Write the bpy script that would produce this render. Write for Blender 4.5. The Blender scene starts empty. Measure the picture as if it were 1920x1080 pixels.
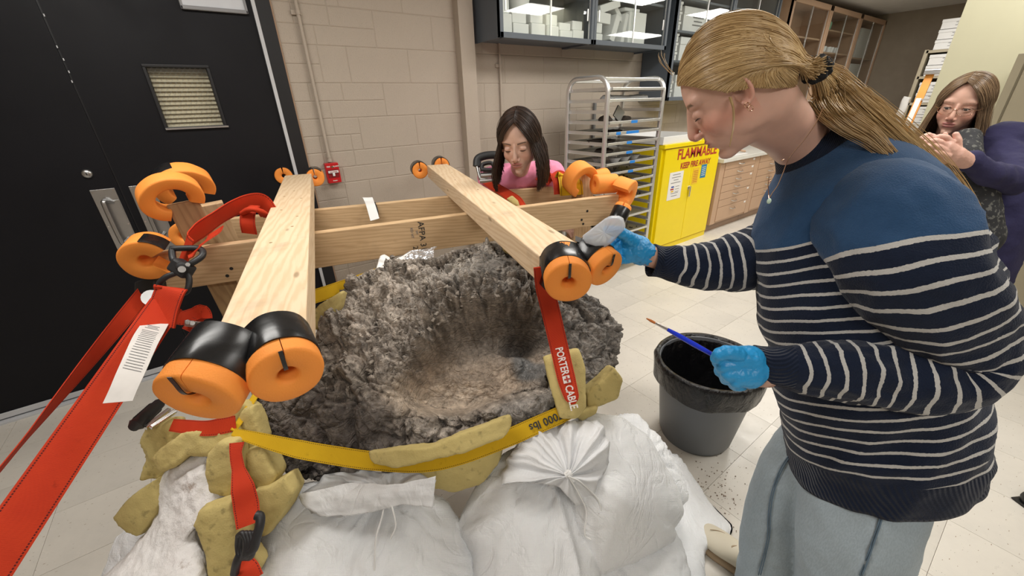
import bpy, bmesh, math, random
import numpy as np
from mathutils import Vector, Matrix, noise as mnoise
random.seed(7); rng = np.random.default_rng(7)
SC = bpy.context.scene; COL = SC.collection
PI = math.pi
# ---------------------------------------------------------------- camera (wide lens, held at eye height, tilted down)
FPX, YAW, PITCH, ROLL, HC = 738.5, 0.9484, 0.4381, -0.0305, 1.45
_F = np.array([math.cos(YAW), math.sin(YAW), 0]); _R = np.array([math.sin(YAW), -math.cos(YAW), 0]); _U = np.array([0, 0, 1.])
CF = _F*math.cos(PITCH)-_U*math.sin(PITCH); _u = _F*math.sin(PITCH)+_U*math.cos(PITCH)
CR = _R*math.cos(ROLL)+_u*math.sin(ROLL); CU = -_R*math.sin(ROLL)+_u*math.cos(ROLL)
CAMP = np.array([0, 0, HC])
cd = bpy.data.cameras.new('camera'); cam = bpy.data.objects.new('camera', cd); COL.objects.link(cam)
cd.sensor_width = 36; cd.lens = 36*FPX/1920; cd.clip_start = .02; cd.clip_end = 60
cam.matrix_world = Matrix(((CR[0], CU[0], -CF[0], 0), (CR[1], CU[1], -CF[1], 0), (CR[2], CU[2], -CF[2], HC), (0, 0, 0, 1)))
SC.camera = cam
# ---------------------------------------------------------------- exposure, world, lamps
SC.view_settings.view_transform = 'Standard'; SC.view_settings.look = 'None'
SC.view_settings.gamma = 1; SC.view_settings.use_curve_mapping = False
SC.view_settings.exposure = 0.0
w = bpy.data.worlds.new('world'); SC.world = w; w.use_nodes = True
w.node_tree.nodes['Background'].inputs[0].default_value = (.9, .93, 1, 1)
w.node_tree.nodes['Background'].inputs[1].default_value = .25
LAMPS = [(-.3, 1.5), (-.3, -1.2), (2.1, -.35), (2.1, 1.35), (4.3, .25), (4.6, 1.4), (6.9, 1.3), (7.3, -.6)]
LAMPW = 29
for lx, ly in LAMPS:
    ld = bpy.data.lights.new('troffer_light', 'AREA'); ld.shape = 'RECTANGLE'; ld.size = 1.15; ld.size_y = .55
    ld.energy = LAMPW; ld.color = (1, .97, .92)
    lo = bpy.data.objects.new('troffer_light', ld); COL.objects.link(lo); lo.location = (lx, ly, 2.575)

# ---------------------------------------------------------------- helpers
def ray(px, py): return CR*(px-960)/FPX-CU*(py-540)/FPX+CF
def P(px, py, d): return CAMP+ray(px, py)*d
def PZ(px, py, z): v = ray(px, py); return CAMP+v*((z-HC)/v[2])
def PY(px, py, y): v = ray(px, py); return CAMP+v*(y/v[1])
def PX(px, py, x): v = ray(px, py); return CAMP+v*(x/v[0])
def proj(V):
    q = np.asarray(V)-CAMP; d = q@CF
    return 960+FPX*(q@CR)/d, 540-FPX*(q@CU)/d, d
def nrm(v): v = np.asarray(v, float); return v/(np.linalg.norm(v)+1e-12)

class G:
    def __init__(s): s.v = []; s.f = []; s.m = []; s.a = []; s.n = 0
    def add(s, V, F, m=0, A=None):
        V = np.asarray(V, float).reshape(-1, 3); o = s.n
        s.v.append(V); s.a.append(np.zeros((len(V), 3)) if A is None else np.asarray(A, float).reshape(-1, 3))
        s.f += [tuple(i+o for i in q) for q in F]; s.m += [m]*len(F); s.n += len(V); return s
    def box(s, c, sz, R=None, m=0, taper=0):
        sx, sy, sz_ = [k/2 for k in sz]
        V = np.array([(x*sx*(1-taper*(z > 0)), y*sy*(1-taper*(z > 0)), z*sz_) for z in (-1, 1) for y in (-1, 1) for x in (-1, 1)], float)
        if R is not None: V = V@np.asarray(R, float)   # rows of R = local axes
        return s.add(V+np.asarray(c), [(0, 2, 3, 1), (4, 5, 7, 6), (0, 1, 5, 4), (2, 6, 7, 3), (0, 4, 6, 2), (1, 3, 7, 5)], m)
    def bx(s, x0, x1, y0, y1, z0, z1, m=0): return s.box(((x0+x1)/2, (y0+y1)/2, (z0+z1)/2), (x1-x0, y1-y0, z1-z0), None, m)
    def sweep(s, pts, ra, rb=None, ref=(0, 0, 1), n=12, caps=True, m=0, closed=False, sq=1.0, us=1.0, noise=None, T=None):
        pts = np.asarray(pts, float); k = len(pts)
        ra = np.broadcast_to(np.asarray(ra, float), (k,)); rb = ra if rb is None else np.broadcast_to(np.asarray(rb, float), (k,))
        if T is None:
            T = np.gradient(pts, axis=0) if not closed else np.roll(pts, -1, 0)-np.roll(pts, 1, 0)
        T = np.array([nrm(t) for t in T]); rf = np.asarray(ref, float)
        rf = np.broadcast_to(rf, (k, 3)); V = []; A = []; L = 0
        th = np.arange(n)*2*PI/n; c, q = np.cos(th), np.sin(th)
        if sq != 1: c = np.sign(c)*abs(c)**sq; q = np.sign(q)*abs(q)**sq
        for i in range(k):
            if i: L += np.linalg.norm(pts[i]-pts[i-1])
            x = np.cross(T[i], rf[i]); x = nrm(x); y = nrm(np.cross(x, T[i]))
            V.append(pts[i]+np.outer(c*ra[i], x)+np.outer(q*rb[i], y)); A.append(np.stack([np.full(n, L*us), th*ra[i], th], 1))
        V = np.concatenate(V); A = np.concatenate(A); Fs = []
        for i in range(k if closed else k-1):
            j = (i+1) % k
            for t in range(n): u = (t+1) % n; Fs.append((i*n+t, i*n+u, j*n+u, j*n+t))
        if caps and not closed: Fs.append(tuple(range(n))[::-1]); Fs.append(tuple((k-1)*n+t for t in range(n)))
        return s.add(V, Fs, m, A)
    def cyl(s, a, b, ra, rb=None, n=16, m=0, caps=True):
        a = np.asarray(a, float); b = np.asarray(b, float); t = nrm(b-a)
        ref = (1, 0, 0) if abs(t[2]) > .9 else (0, 0, 1)
        return s.sweep([a, b], [ra, ra if rb is None else rb], ref=ref, n=n, m=m, caps=caps)
    def ribbon(s, pts, W, wid, th=.0025, m=0):
        pts = np.asarray(pts, float); k = len(pts); W = np.broadcast_to(np.asarray(W, float), (k, 3)); wid = np.broadcast_to(wid, (k,))
        T = np.gradient(pts, axis=0); V = []; A = []; L = 0
        for i in range(k):
            if i: L += np.linalg.norm(pts[i]-pts[i-1])
            t = nrm(T[i]); w_ = nrm(W[i]-t*(W[i]@t)); n_ = nrm(np.cross(t, w_))
            for a, b in ((-1, -1), (-.5, -1), (0, -1), (.5, -1), (1, -1), (1, 1), (.5, 1), (0, 1), (-.5, 1), (-1, 1)):
                V.append(pts[i]+w_*a*wid[i]/2+n_*b*th/2); A.append((L, a, b))
        Fs = []; n = 10
        for i in range(k-1):
            for t in range(n): u = (t+1) % n; Fs.append((i*n+t, i*n+u, (i+1)*n+u, (i+1)*n+t))
        Fs.append(tuple(range(n))[::-1]); Fs.append(tuple((k-1)*n+t for t in range(n)))
        return s.add(V, Fs, m, A)
    def lathe(s, prof, c=(0, 0, 0), ax=(0, 0, 1), n=32, m=0):
        prof = np.asarray(prof, float); ax = nrm(ax); x = nrm(np.cross(ax, (1, 0, 0) if abs(ax[0]) < .8 else (0, 1, 0))); y = np.cross(ax, x); V = []
        for r_, z in prof:
            for t in range(n): a = 2*PI*t/n; V.append(np.asarray(c)+ax*z+(x*math.cos(a)+y*math.sin(a))*r_)
        Fs = [(i*n+t, i*n+(t+1) % n, (i+1)*n+(t+1) % n, (i+1)*n+t) for i in range(len(prof)-1) for t in range(n)]
        return s.add(V, Fs, m)
    def sphere(s, c, r_, R=None, nu=20, nv=12, m=0):
        r_ = np.broadcast_to(np.asarray(r_, float), (3,)); V = []
        for i in range(nv+1):
            a = PI*i/nv
            for t in range(nu): b = 2*PI*t/nu; V.append((math.sin(a)*math.cos(b), math.sin(a)*math.sin(b), math.cos(a)))
        V = np.array(V)*r_
        if R is not None: V = V@np.asarray(R, float)
        return s.add(V+np.asarray(c), [(i*nu+t, i*nu+(t+1) % nu, (i+1)*nu+(t+1) % nu, (i+1)*nu+t) for i in range(nv) for t in range(nu)], m)
    def prism(s, top, bot, m=0):
        n = len(top)
        return s.add(np.concatenate([top, bot]), [tuple(range(n)), tuple(range(2*n-1, n-1, -1))]+[(i, i+n, (i+1) % n+n, (i+1) % n) for i in range(n)], m)

def origin_of(o):
    while o.parent: o = o.parent
    return np.array(o.location)
def mesh_of(name, g, mats, o0, smooth):
    me = bpy.data.meshes.new(name); V = np.concatenate(g.v)-o0
    me.from_pydata(V.tolist(), [], g.f); me.validate(clean_customdata=False)
    for m in (mats if isinstance(mats, (list, tuple)) else [mats]): me.materials.append(m)
    if len(me.polygons) == len(g.m): me.polygons.foreach_set('material_index', g.m)
    if len(me.vertices) == len(V):
        at = me.attributes.new('uvw', 'FLOAT_VECTOR', 'POINT'); at.data.foreach_set('vector', np.concatenate(g.a).ravel())
    me.polygons.foreach_set('use_smooth', [bool(smooth)]*len(me.polygons))
    bm = bmesh.new(); bm.from_mesh(me); bmesh.ops.recalc_face_normals(bm, faces=bm.faces); bm.to_mesh(me); bm.free()
    if smooth and smooth is not True and smooth != 1: me.set_sharp_from_angle(angle=math.radians(smooth))
    return me
def obj(name, g, mats, parent=None, smooth=0, loc=None, bevel=0, subd=0):
    """g holds world coordinates; parts are stored relative to their thing"""
    o0 = origin_of(parent) if parent else (np.array(loc, float) if loc is not None else np.zeros(3))
    if parent is None and loc is None:
        A = np.concatenate(g.v); o0 = np.array([(A[:, 0].min()+A[:, 0].max())/2, (A[:, 1].min()+A[:, 1].max())/2, A[:, 2].min()])
    me = mesh_of(name, g, mats, o0, smooth); o = bpy.data.objects.new(name, me); COL.objects.link(o)
    if parent: o.parent = parent
    else: o.location = o0
    if bevel:
        b = o.modifiers.new('bevel', 'BEVEL'); b.width = bevel; b.segments = 2; b.limit_method = 'ANGLE'; b.angle_limit = .7
    if subd: q = o.modifiers.new('sub', 'SUBSURF'); q.levels = subd; q.render_levels = subd
    return o
def tag(o, label=None, cat=None, group=None, kind=None):
    if label: o['label'] = label
    if cat: o['category'] = cat
    if group: o['group'] = group
    if kind: o['kind'] = kind
    return o
def thing(name, label, cat, loc, group=None):
    o = bpy.data.objects.new(name, None); COL.objects.link(o); o.location = tuple(loc); o.empty_display_size = .05
    return tag(o, label, cat, group)
def struct(o): o['kind'] = 'structure'; return o
def kids(o): return [c for c in bpy.data.objects if c.parent == o]
def dup(o, dloc=(0, 0, 0), label=None, group=None, rotz=0):
    r_ = o.copy(); COL.objects.link(r_); r_.location = np.array(o.location)+np.array(dloc); r_.rotation_euler[2] += rotz
    if label: r_['label'] = label
    if group: r_['group'] = group
    for c in kids(o):
        k = c.copy(); COL.objects.link(k); k.parent = r_
        for c2 in kids(c): k2 = c2.copy(); COL.objects.link(k2); k2.parent = k
    return r_
def cat_rom(pts, n=8):
    """smooth curve through control points; extra columns are interpolated too"""
    p = np.asarray(pts, float); p = np.vstack([2*p[0]-p[1], p, 2*p[-1]-p[-2]]); out = []
    for i in range(1, len(p)-2):
        for t in np.arange(n)/n:
            out.append(.5*((2*p[i])+(-p[i-1]+p[i+1])*t+(2*p[i-1]-5*p[i]+4*p[i+1]-p[i+2])*t*t+(-p[i-1]+3*p[i]-3*p[i+1]+p[i+2])*t**3))
    out.append(p[-2]); return np.array(out)
# numpy gradient noise
_perm = rng.permutation(4096); _grad = rng.normal(size=(4096, 3)); _grad /= np.linalg.norm(_grad, axis=1)[:, None]; _rnd = rng.random((4096, 4))
def _h(i, j, k): return _perm[(_perm[(_perm[i & 4095]+j) & 4095]+k) & 4095]
def pn(V):
    V = np.asarray(V, float); i = np.floor(V).astype(int); f_ = V-i; u = f_*f_*f_*(f_*(f_*6-15)+10); o = 0
    for a in (0, 1):
        for b in (0, 1):
            for c in (0, 1):
                g_ = _grad[_h(i[:, 0]+a, i[:, 1]+b, i[:, 2]+c)]
                o = o+(g_*(f_-[a, b, c])).sum(1)*np.where(a, u[:, 0], 1-u[:, 0])*np.where(b, u[:, 1], 1-u[:, 1])*np.where(c, u[:, 2], 1-u[:, 2])
    return o*1.5
def fbm(V, oc=4, ridge=False):
    V = np.asarray(V, float); s_, a = 0, 1; t = 0
    for k in range(oc):
        n_ = pn(V*2**k+17.3*k); n_ = (1-2*abs(n_)) if ridge else n_
        s_ = s_+a*n_; t += a; a *= .5
    return s_/t
def worley(V):
    V = np.asarray(V, float); i = np.floor(V).astype(int); b1 = np.full(len(V), 9.); b2 = b1.copy(); idd = np.zeros(len(V), int); off = np.zeros((len(V), 3))
    for a in (-1, 0, 1):
        for b in (-1, 0, 1):
            for c in (-1, 0, 1):
                h_ = _h(i[:, 0]+a, i[:, 1]+b, i[:, 2]+c); q = i+[a, b, c]+_rnd[h_, :3]; dv = V-q; d_ = np.sqrt((dv**2).sum(1))
                n_ = d_ < b1; b2 = np.where(n_, b1, np.minimum(b2, d_)); b1 = np.where(n_, d_, b1); idd = np.where(n_, h_, idd); off[n_] = dv[n_]
    return b1, b2, _rnd[idd], off
def remesh(g, voxel, smooth_it=4):
    """union of everything in g as one continuous skin -> verts, faces"""
    me = mesh_of('tmp', g, [], np.zeros(3), 0); o = bpy.data.objects.new('tmp', me); COL.objects.link(o)
    r_ = o.modifiers.new('r', 'REMESH'); r_.mode = 'VOXEL'; r_.voxel_size = voxel
    if smooth_it: q = o.modifiers.new('s', 'SMOOTH'); q.iterations = smooth_it; q.factor = .5
    ev = o.evaluated_get(bpy.context.evaluated_depsgraph_get()); m2 = ev.to_mesh()
    V = np.empty(len(m2.vertices)*3); m2.vertices.foreach_get('co', V); N = np.empty(len(m2.vertices)*3); m2.vertices.foreach_get('normal', N)
    Fs = [tuple(p_.vertices) for p_ in m2.polygons]
    ev.to_mesh_clear(); bpy.data.objects.remove(o); bpy.data.meshes.remove(me)
    return V.reshape(-1, 3), Fs, N.reshape(-1, 3)
def normals(V, Fs):
    me = bpy.data.meshes.new('t'); me.from_pydata(V.tolist(), [], Fs); N = np.empty(len(V)*3); me.vertices.foreach_get('normal', N); bpy.data.meshes.remove(me); return N.reshape(-1, 3)
def geo(V, F_): g = G(); g.add(V, F_); return g
def paint(o, C, name='tint'):
    at = o.data.attributes.new(name, 'FLOAT_COLOR', 'POINT'); C = np.concatenate([C, np.ones((len(C), 1))], 1); at.data.foreach_set('color', C.ravel())

# ---------------------------------------------------------------- materials
class NT:
    def __init__(s, name):
        s.mat = bpy.data.materials.new(name); s.mat.use_nodes = True; s.t = s.mat.node_tree; s.b = s.t.nodes['Principled BSDF']
        s.co = s.n('ShaderNodeTexCoord').outputs['Object']
    def n(s, k, **kw):
        x = s.t.nodes.new(k)
        for a, b in kw.items(): setattr(x, a, b)
        return x
    def l(s, a, b): s.t.links.new(a, b)
    def put(s, sock, v):
        if hasattr(v, 'links') or isinstance(v, bpy.types.NodeSocket): s.l(v, sock)
        elif isinstance(v, (tuple, list)): sock.default_value = (*v, 1) if len(v) == 3 and len(sock.default_value) == 4 else v
        else: sock.default_value = v
    def noise(s, scale, det=3, rough=.5, co=None, st=None, dist=0):
        x = s.n('ShaderNodeTexNoise'); x.inputs['Scale'].default_value = scale; x.inputs['Detail'].default_value = det; x.inputs['Roughness'].default_value = rough; x.inputs['Distortion'].default_value = dist
        s.l(s.mapc(co, st) if st else (co or s.co), x.inputs['Vector']); return x.outputs['Fac']
    def mapc(s, co, st):
        m = s.n('ShaderNodeMapping'); m.inputs['Scale'].default_value = st; s.l(co or s.co, m.inputs['Vector']); return m.outputs[0]
    def vor(s, scale, feature='F1', co=None, out='Distance', st=None):
        x = s.n('ShaderNodeTexVoronoi', feature=feature); x.inputs['Scale'].default_value = scale; s.l(s.mapc(co, st) if st else (co or s.co), x.inputs['Vector']); return x.outputs[out]
    def wave(s, scale, dist=0, det=2, co=None, st=None, dirn='X', dsc=1):
        x = s.n('ShaderNodeTexWave', bands_direction=dirn); x.inputs['Scale'].default_value = scale; x.inputs['Distortion'].default_value = dist; x.inputs['Detail'].default_value = det; x.inputs['Detail Scale'].default_value = dsc
        s.l(s.mapc(co, st) if st else (co or s.co), x.inputs['Vector']); return x.outputs['Fac']
    def ramp(s, f, stops, mode='LINEAR'):
        x = s.n('ShaderNodeValToRGB'); e = x.color_ramp.elements; x.color_ramp.interpolation = mode
        while len(e) < len(stops): e.new(.5)
        for q, (p_, c) in zip(e, stops): q.position = p_; q.color = (*c, 1) if not isinstance(c, (int, float)) else (c, c, c, 1)
        s.l(f, x.inputs[0]); return x.outputs[0]
    def mix(s, f, a, b, mode='MIX'):
        x = s.n('ShaderNodeMix', data_type='RGBA', blend_type=mode); s.put(x.inputs[0], f); s.put(x.inputs[6], a); s.put(x.inputs[7], b); return x.outputs[2]
    def math(s, op, a, b=0, c=0):
        x = s.n('ShaderNodeMath', operation=op); s.put(x.inputs[0], a); s.put(x.inputs[1], b); s.put(x.inputs[2], c); return x.outputs[0]
    def attr(s, name, out='Vector'): x = s.n('ShaderNodeAttribute', attribute_name=name); return x.outputs[out]
    def sep(s, v): x = s.n('ShaderNodeSeparateXYZ'); s.l(v, x.inputs[0]); return x.outputs
    def bump(s, h, st=.3, dist=.002, nrm_=None):
        x = s.n('ShaderNodeBump'); x.inputs['Strength'].default_value = st; x.inputs['Distance'].default_value = dist; s.l(h, x.inputs['Height'])
        if nrm_: s.l(nrm_, x.inputs['Normal'])
        s.l(x.outputs[0], s.b.inputs['Normal']); return x.outputs[0]
    def set(s, **kw):
        mp = dict(col='Base Color', rough='Roughness', metal='Metallic', trans='Transmission Weight', ior='IOR', alpha='Alpha', em='Emission Color', ems='Emission Strength', coat='Coat Weight', sss='Subsurface Weight', sheen='Sheen Weight', spec='Specular IOR Level')
        for k, v in kw.items(): s.put(s.b.inputs[mp[k]], v)
        return s
def mul(c, k): return tuple(min(1, x*k) for x in c)
def M(name, col, rough=.5, metal=0, var=.12, vs=8, bump=0, bs=80, bd=.001, det=3, **kw):
    t = NT(name); t.set(rough=rough, metal=metal, **kw)
    if var: t.set(col=t.mix(t.noise(vs, 4), mul(col, 1-var), mul(col, 1+var)))
    else: t.set(col=col)
    if bump: t.bump(t.noise(bs, det), bump, bd)
    return t.mat
MT = {}
# painted block wall
t = NT('wall_paint'); n = t.noise(3, 5); c = t.mix(n, (.44, .375, .305), (.50, .43, .355)); sp = t.ramp(t.noise(240, 2), [(.27, .82), (.36, 1)]); c = t.mix(1, c, sp, 'MULTIPLY')
t.set(col=c, rough=.55); t.bump(t.noise(150, 5, .75), .8, .004); MT['block'] = t.mat
MT['mortar'] = M('mortar_paint', (.43, .365, .295), .7, bump=.4, bs=120, bd=.002)
MT['ceil'] = M('ceiling_paint', (.72, .70, .66), .9)
MT['endwall'] = M('brown_wall_paint', (.33, .28, .22), .8)
MT['palewall'] = M('pale_wall_paint', (.62, .60, .43), .7, var=.03)
# floor tile
t = NT('vinyl_tile'); base = t.mix(t.noise(5, 5), (.67, .63, .56), (.76, .72, .65)); co = t.co
fl = t.ramp(t.vor(95, st=(.35, 1, 1)), [(.10, 1), (.13, 0)]); gate = t.ramp(t.noise(22, 2), [(.46, 0), (.52, 1)])
c = t.mix(t.math('MULTIPLY', fl, gate), base, (.33, .25, .18)); fl2 = t.ramp(t.vor(150, st=(.5, 1, 1)), [(.08, 1), (.11, 0)])
gate2 = t.ramp(t.noise(16, 2, co=t.mapc(None, (1.3, .8, 1))), [(.56, 0), (.62, 1)]); c = t.mix(t.math('MULTIPLY', fl2, gate2), c, (.10, .12, .07))
scu = t.ramp(t.noise(2.2, 6, .65), [(.42, 1), (.75, .80)]); c = t.mix(1, c, scu, 'MULTIPLY'); t.set(col=c, rough=t.ramp(t.noise(9, 4), [(.3, .25), (.8, .42)])); MT['tile'] = t.mat
MT['subfloor'] = M('tile_joint', (.42, .37, .31), .8)
# black door
t = NT('black_door_paint'); t.set(spec=.25, col=t.mix(t.noise(2, 5), (.003, .003, .0045), (.007, .007, .010)), rough=t.ramp(t.noise(3, 5), [(.3, .42), (.7, .62)])); t.bump(t.noise(4, 3), .1, .01); MT['door'] = t.mat
MT['frame_black'] = M('black_frame_paint', (.008, .008, .010), .45)
MT['steel'] = M('brushed_steel', (.50, .50, .50), .33, 1, var=.1, vs=30, bump=.1, bs=200)
MT['chrome'] = M('chrome', (.75, .75, .76), .15, 1, var=0)
MT['alum'] = M('aluminium', (.74, .74, .73), .34, .85, var=.06, vs=20)
MT['strip'] = M('grey_gasket', (.55, .56, .58), .5)
MT['white'] = M('white_paint', (.78, .78, .77), .45, var=.04)
MT['paper'] = M('paper', (.80, .79, .77), .7, var=.03)
MT['black'] = M('black_plastic', (.012, .012, .013), .4)
MT['rubber'] = M('black_rubber', (.018, .018, .020), .5, bump=.2, bs=200)
MT['red'] = M('red_enamel', (.52, .012, .016), .3, var=.05)
MT['yellow'] = M('yellow_enamel', (.86, .66, .0), .32, var=.03)
MT['redink'] = M('red_ink', (.42, .03, .02), .5, var=0); MT['blackink'] = M('black_ink', (.02, .02, .02), .6, var=0); MT['greyink'] = M('grey_ink', (.18, .18, .18), .6, var=0)
MT['blueink'] = M('blue_sticker', (.02, .20, .38), .5, var=0); MT['orangeink'] = M('amber_sticker', (.80, .50, .02), .5, var=0); MT['whiteink'] = M('white_ink', (.75, .70, .66), .6, var=0)
MT['greycab'] = M('grey_cabinet_paint', (.095, .115, .14), .45, var=.05)
MT['maple'] = M('maple_laminate', (.50, .33, .215), .45, var=.08, vs=5)
MT['mapled'] = M('brown_laminate', (.33, .22, .15), .5, var=.08, vs=5)
MT['locker'] = M('khaki_locker_paint', (.33, .29, .20), .45, var=.04)
MT['styro'] = M('white_foam_block', (.86, .87, .85), .7, var=.05, vs=6)
MT['tapeblue'] = M('blue_tape', (.01, .20, .62), .6, var=.1)
MT['dirt'] = M('dark_fossil_dirt', (.075, .06, .05), .9, var=.5, vs=40, bump=.8, bs=60, bd=.004)
MT['traymet'] = M('tray_metal', (.42, .42, .41), .4, .8)
t = NT('glass'); t.set(col=(.93, .97, .95), rough=.02, trans=1, ior=1.45); MT['glass'] = t.mat
t = NT('thin_glass'); lw_ = t.n('ShaderNodeLayerWeight'); lw_.inputs[0].default_value = .5; f4 = t.math('POWER', lw_.outputs['Facing'], 4); f5 = t.math('MULTIPLY_ADD', f4, .6, .045); tr = t.n('ShaderNodeBsdfTransparent'); tr.inputs[0].default_value = (.96, .975, .97, 1); gl = t.n('ShaderNodeBsdfGlossy'); gl.inputs['Roughness'].default_value = .015
mx = t.n('ShaderNodeMixShader'); t.l(f5, mx.inputs[0]); t.l(tr.outputs[0], mx.inputs[1]); t.l(gl.outputs[0], mx.inputs[2]); t.l(mx.outputs[0], t.t.nodes['Material Output'].inputs[0]); MT['pane'] = t.mat
# timber, grain runs along local X
def wood(name, light, dark, seed):
    t = NT(name); mp = t.n('ShaderNodeMapping'); mp.inputs['Location'].default_value = (seed, seed*.37, seed*.71); t.l(t.co, mp.inputs[0]); co = mp.outputs[0]
    g_ = t.wave(9, 7, 3, co=co, st=(.35, 3, 4.5), dirn='DIAGONAL', dsc=1.3); g2 = t.noise(26, 5, .6, co=co, st=(.12, 2, 2))
    c = t.mix(t.ramp(g_, [(.25, 0), (.95, .55)]), light, dark); c = t.mix(t.ramp(g2, [(.45, 0), (.75, .35)]), c, dark)
    kn = t.vor(3.6, co=co, st=(.8, 2.6, 2.6)); c = t.mix(t.ramp(kn, [(.035, .75), (.075, 0)]), c, mul(dark, .45))
    bl = t.noise(5, 4, .6, co=co); c = t.mix(t.ramp(bl, [(.60, 0), (.74, .30)]), c, (.20, .15, .11))
    st = t.noise(30, 3, co=co, st=(.5, 1, 1)); c = t.mix(t.ramp(st, [(.68, 0), (.78, .35)]), c, mul(dark, .7))
    t.set(col=c, rough=.62); t.bump(g2, .18, .0015); return t.mat
MT['wood1'] = wood('pine_timber', (.80, .62, .42), (.66, .45, .25), 1.3)
MT['wood2'] = wood('aged_pine_timber', (.66, .46, .26), (.48, .30, .15), 5.1)
MT['wood3'] = wood('dark_pine_timber', (.42, .27, .13), (.26, .15, .07), 9.7)
t = NT('orange_foam'); n = t.noise(4, 3); t.set(col=t.mix(n, (.90, .27, .035), (.95, .34, .055)), rough=.7, sss=.08); t.b.inputs['Subsurface Radius'].default_value = (.02, .008, .003)
t.bump(t.noise(350, 2), .35, .0015); MT['noodle'] = t.mat
t = NT('yellow_foam'); n = t.noise(9, 5); c = t.mix(n, (.44, .345, .12), (.66, .54, .23)); sp = t.ramp(t.noise(45, 3), [(.60, 1), (.74, .62)]); c = t.mix(1, c, sp, 'MULTIPLY'); t.set(col=c, rough=.95); t.bump(t.noise(260, 4), .5, .002); MT['foam'] = t.mat
t = NT('black_tape'); t.set(col=(.008, .008, .009), rough=t.ramp(t.noise(14, 3), [(.3, .18), (.7, .38)])); t.bump(t.noise(9, 2, .4, st=(1, 3, 1)), .3, .006); MT['tape'] = t.mat
def webbing(name, c1, c2, stitch):
    t = NT(name); u = t.attr('uvw'); s_ = t.sep(u); w_ = t.wave(160, 1, 1, co=u, st=(1, .0, 0)); 
    c = t.mix(t.noise(12, 5), c1, c2); e = t.math('ABSOLUTE', s_[1]); e = t.math('ABSOLUTE', t.math('SUBTRACT', e, .86)); line = t.math('LESS_THAN', e, .035)
    dash = t.math('GREATER_THAN', t.wave(60, 0, 0, co=u, st=(1, 0, 0)), .25); c = t.mix(t.math('MULTIPLY', line, dash), c, stitch)
    c = t.mix(t.ramp(t.noise(30, 5, .7), [(.62, 0), (.8, .5)]), c, mul(c1, .3)); t.set(col=c, rough=.75, spec=.25); t.bump(w_, .35, .0012); return t.mat
MT['redweb'] = webbing('red_webbing', (.44, .024, .007), (.62, .052, .012), (.10, .01, .01))
MT['yelweb'] = webbing('yellow_webbing', (.58, .34, .008), (.72, .45, .012), (.12, .07, .01))
MT['label'] = M('worn_label', (.66, .63, .60), .7, var=.12, vs=30)
# white woven sack
t = NT('woven_sack'); c = t.mix(t.noise(6, 5), (.80, .81, .83), (.90, .91, .92)); dt = t.ramp(t.noise(38, 5, .7), [(.70, 0), (.76, .7)]); c = t.mix(dt, c, (.28, .2, .14))
u = t.attr('uvw'); w1 = t.wave(115, 0, 0, co=u, st=(1, 0, 0)); w2 = t.wave(115, 0, 0, co=u, st=(0, 1, 0), dirn='Y'); h_ = t.math('ADD', t.math('MULTIPLY', w1, .25), t.math('MULTIPLY', w2, .25)); 
h2 = t.math('ADD', h_, t.math('MULTIPLY', t.noise(9, 4, .55, co=u, st=(1, 3, 1)), 2.5)); cr_ = t.math('ABSOLUTE', t.math('SUBTRACT', t.noise(7, 4, .5, dist=1.2), .5)); h2 = t.math('ADD', h2, t.math('MULTIPLY', t.math('MINIMUM', cr_, .05), 24))
t.set(col=c, rough=.40); t.bump(h2, .5, .004); MT['sack'] = t.mat
t = NT('plaster'); c = t.mix(t.noise(14, 6, .7), (.70, .66, .63), (.88, .87, .87)); dt = t.ramp(t.noise(7, 6, .75), [(.60, 0), (.68, .75)]); c = t.mix(dt, c, (.30, .21, .15)); t.set(col=c, rough=.85); t.bump(t.noise(45, 6, .7), .7, .008); MT['plaster'] = t.mat
# fossil
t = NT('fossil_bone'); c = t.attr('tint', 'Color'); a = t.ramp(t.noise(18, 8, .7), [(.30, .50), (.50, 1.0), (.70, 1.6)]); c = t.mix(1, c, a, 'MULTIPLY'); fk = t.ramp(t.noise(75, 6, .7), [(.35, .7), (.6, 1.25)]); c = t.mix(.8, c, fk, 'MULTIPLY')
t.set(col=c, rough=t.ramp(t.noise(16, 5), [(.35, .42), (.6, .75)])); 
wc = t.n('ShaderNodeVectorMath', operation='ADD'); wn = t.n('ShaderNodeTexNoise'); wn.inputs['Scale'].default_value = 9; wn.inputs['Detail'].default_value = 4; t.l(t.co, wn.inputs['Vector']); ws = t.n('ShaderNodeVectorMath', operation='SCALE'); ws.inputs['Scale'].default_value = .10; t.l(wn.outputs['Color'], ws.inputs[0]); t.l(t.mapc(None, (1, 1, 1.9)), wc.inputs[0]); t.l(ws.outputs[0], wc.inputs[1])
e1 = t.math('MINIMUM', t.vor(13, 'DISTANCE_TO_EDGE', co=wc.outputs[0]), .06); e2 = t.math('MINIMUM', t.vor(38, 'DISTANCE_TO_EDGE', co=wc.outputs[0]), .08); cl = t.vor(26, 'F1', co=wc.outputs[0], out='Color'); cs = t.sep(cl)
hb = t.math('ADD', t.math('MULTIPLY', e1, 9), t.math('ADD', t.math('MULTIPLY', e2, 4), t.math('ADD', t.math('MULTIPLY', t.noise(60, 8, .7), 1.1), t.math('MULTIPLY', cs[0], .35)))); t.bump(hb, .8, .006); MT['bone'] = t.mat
t = NT('sand'); c = t.mix(t.noise(20, 7, .7), (.23, .18, .13), (.36, .29, .22)); t.set(col=c, rough=.95); t.bump(t.noise(120, 5, .7), .5, .004); MT['sand'] = t.mat
t = NT('knit'); u = t.attr('uvw'); s_ = t.sep(u); per = .0245
jit = t.math('MULTIPLY', t.math('SUBTRACT', t.noise(260, 1, co=u), .5), .0018); fr = t.math('FRACT', t.math('DIVIDE', t.math('ADD', s_[0], jit), per)); st = t.math('LESS_THAN', fr, .235)
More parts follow.
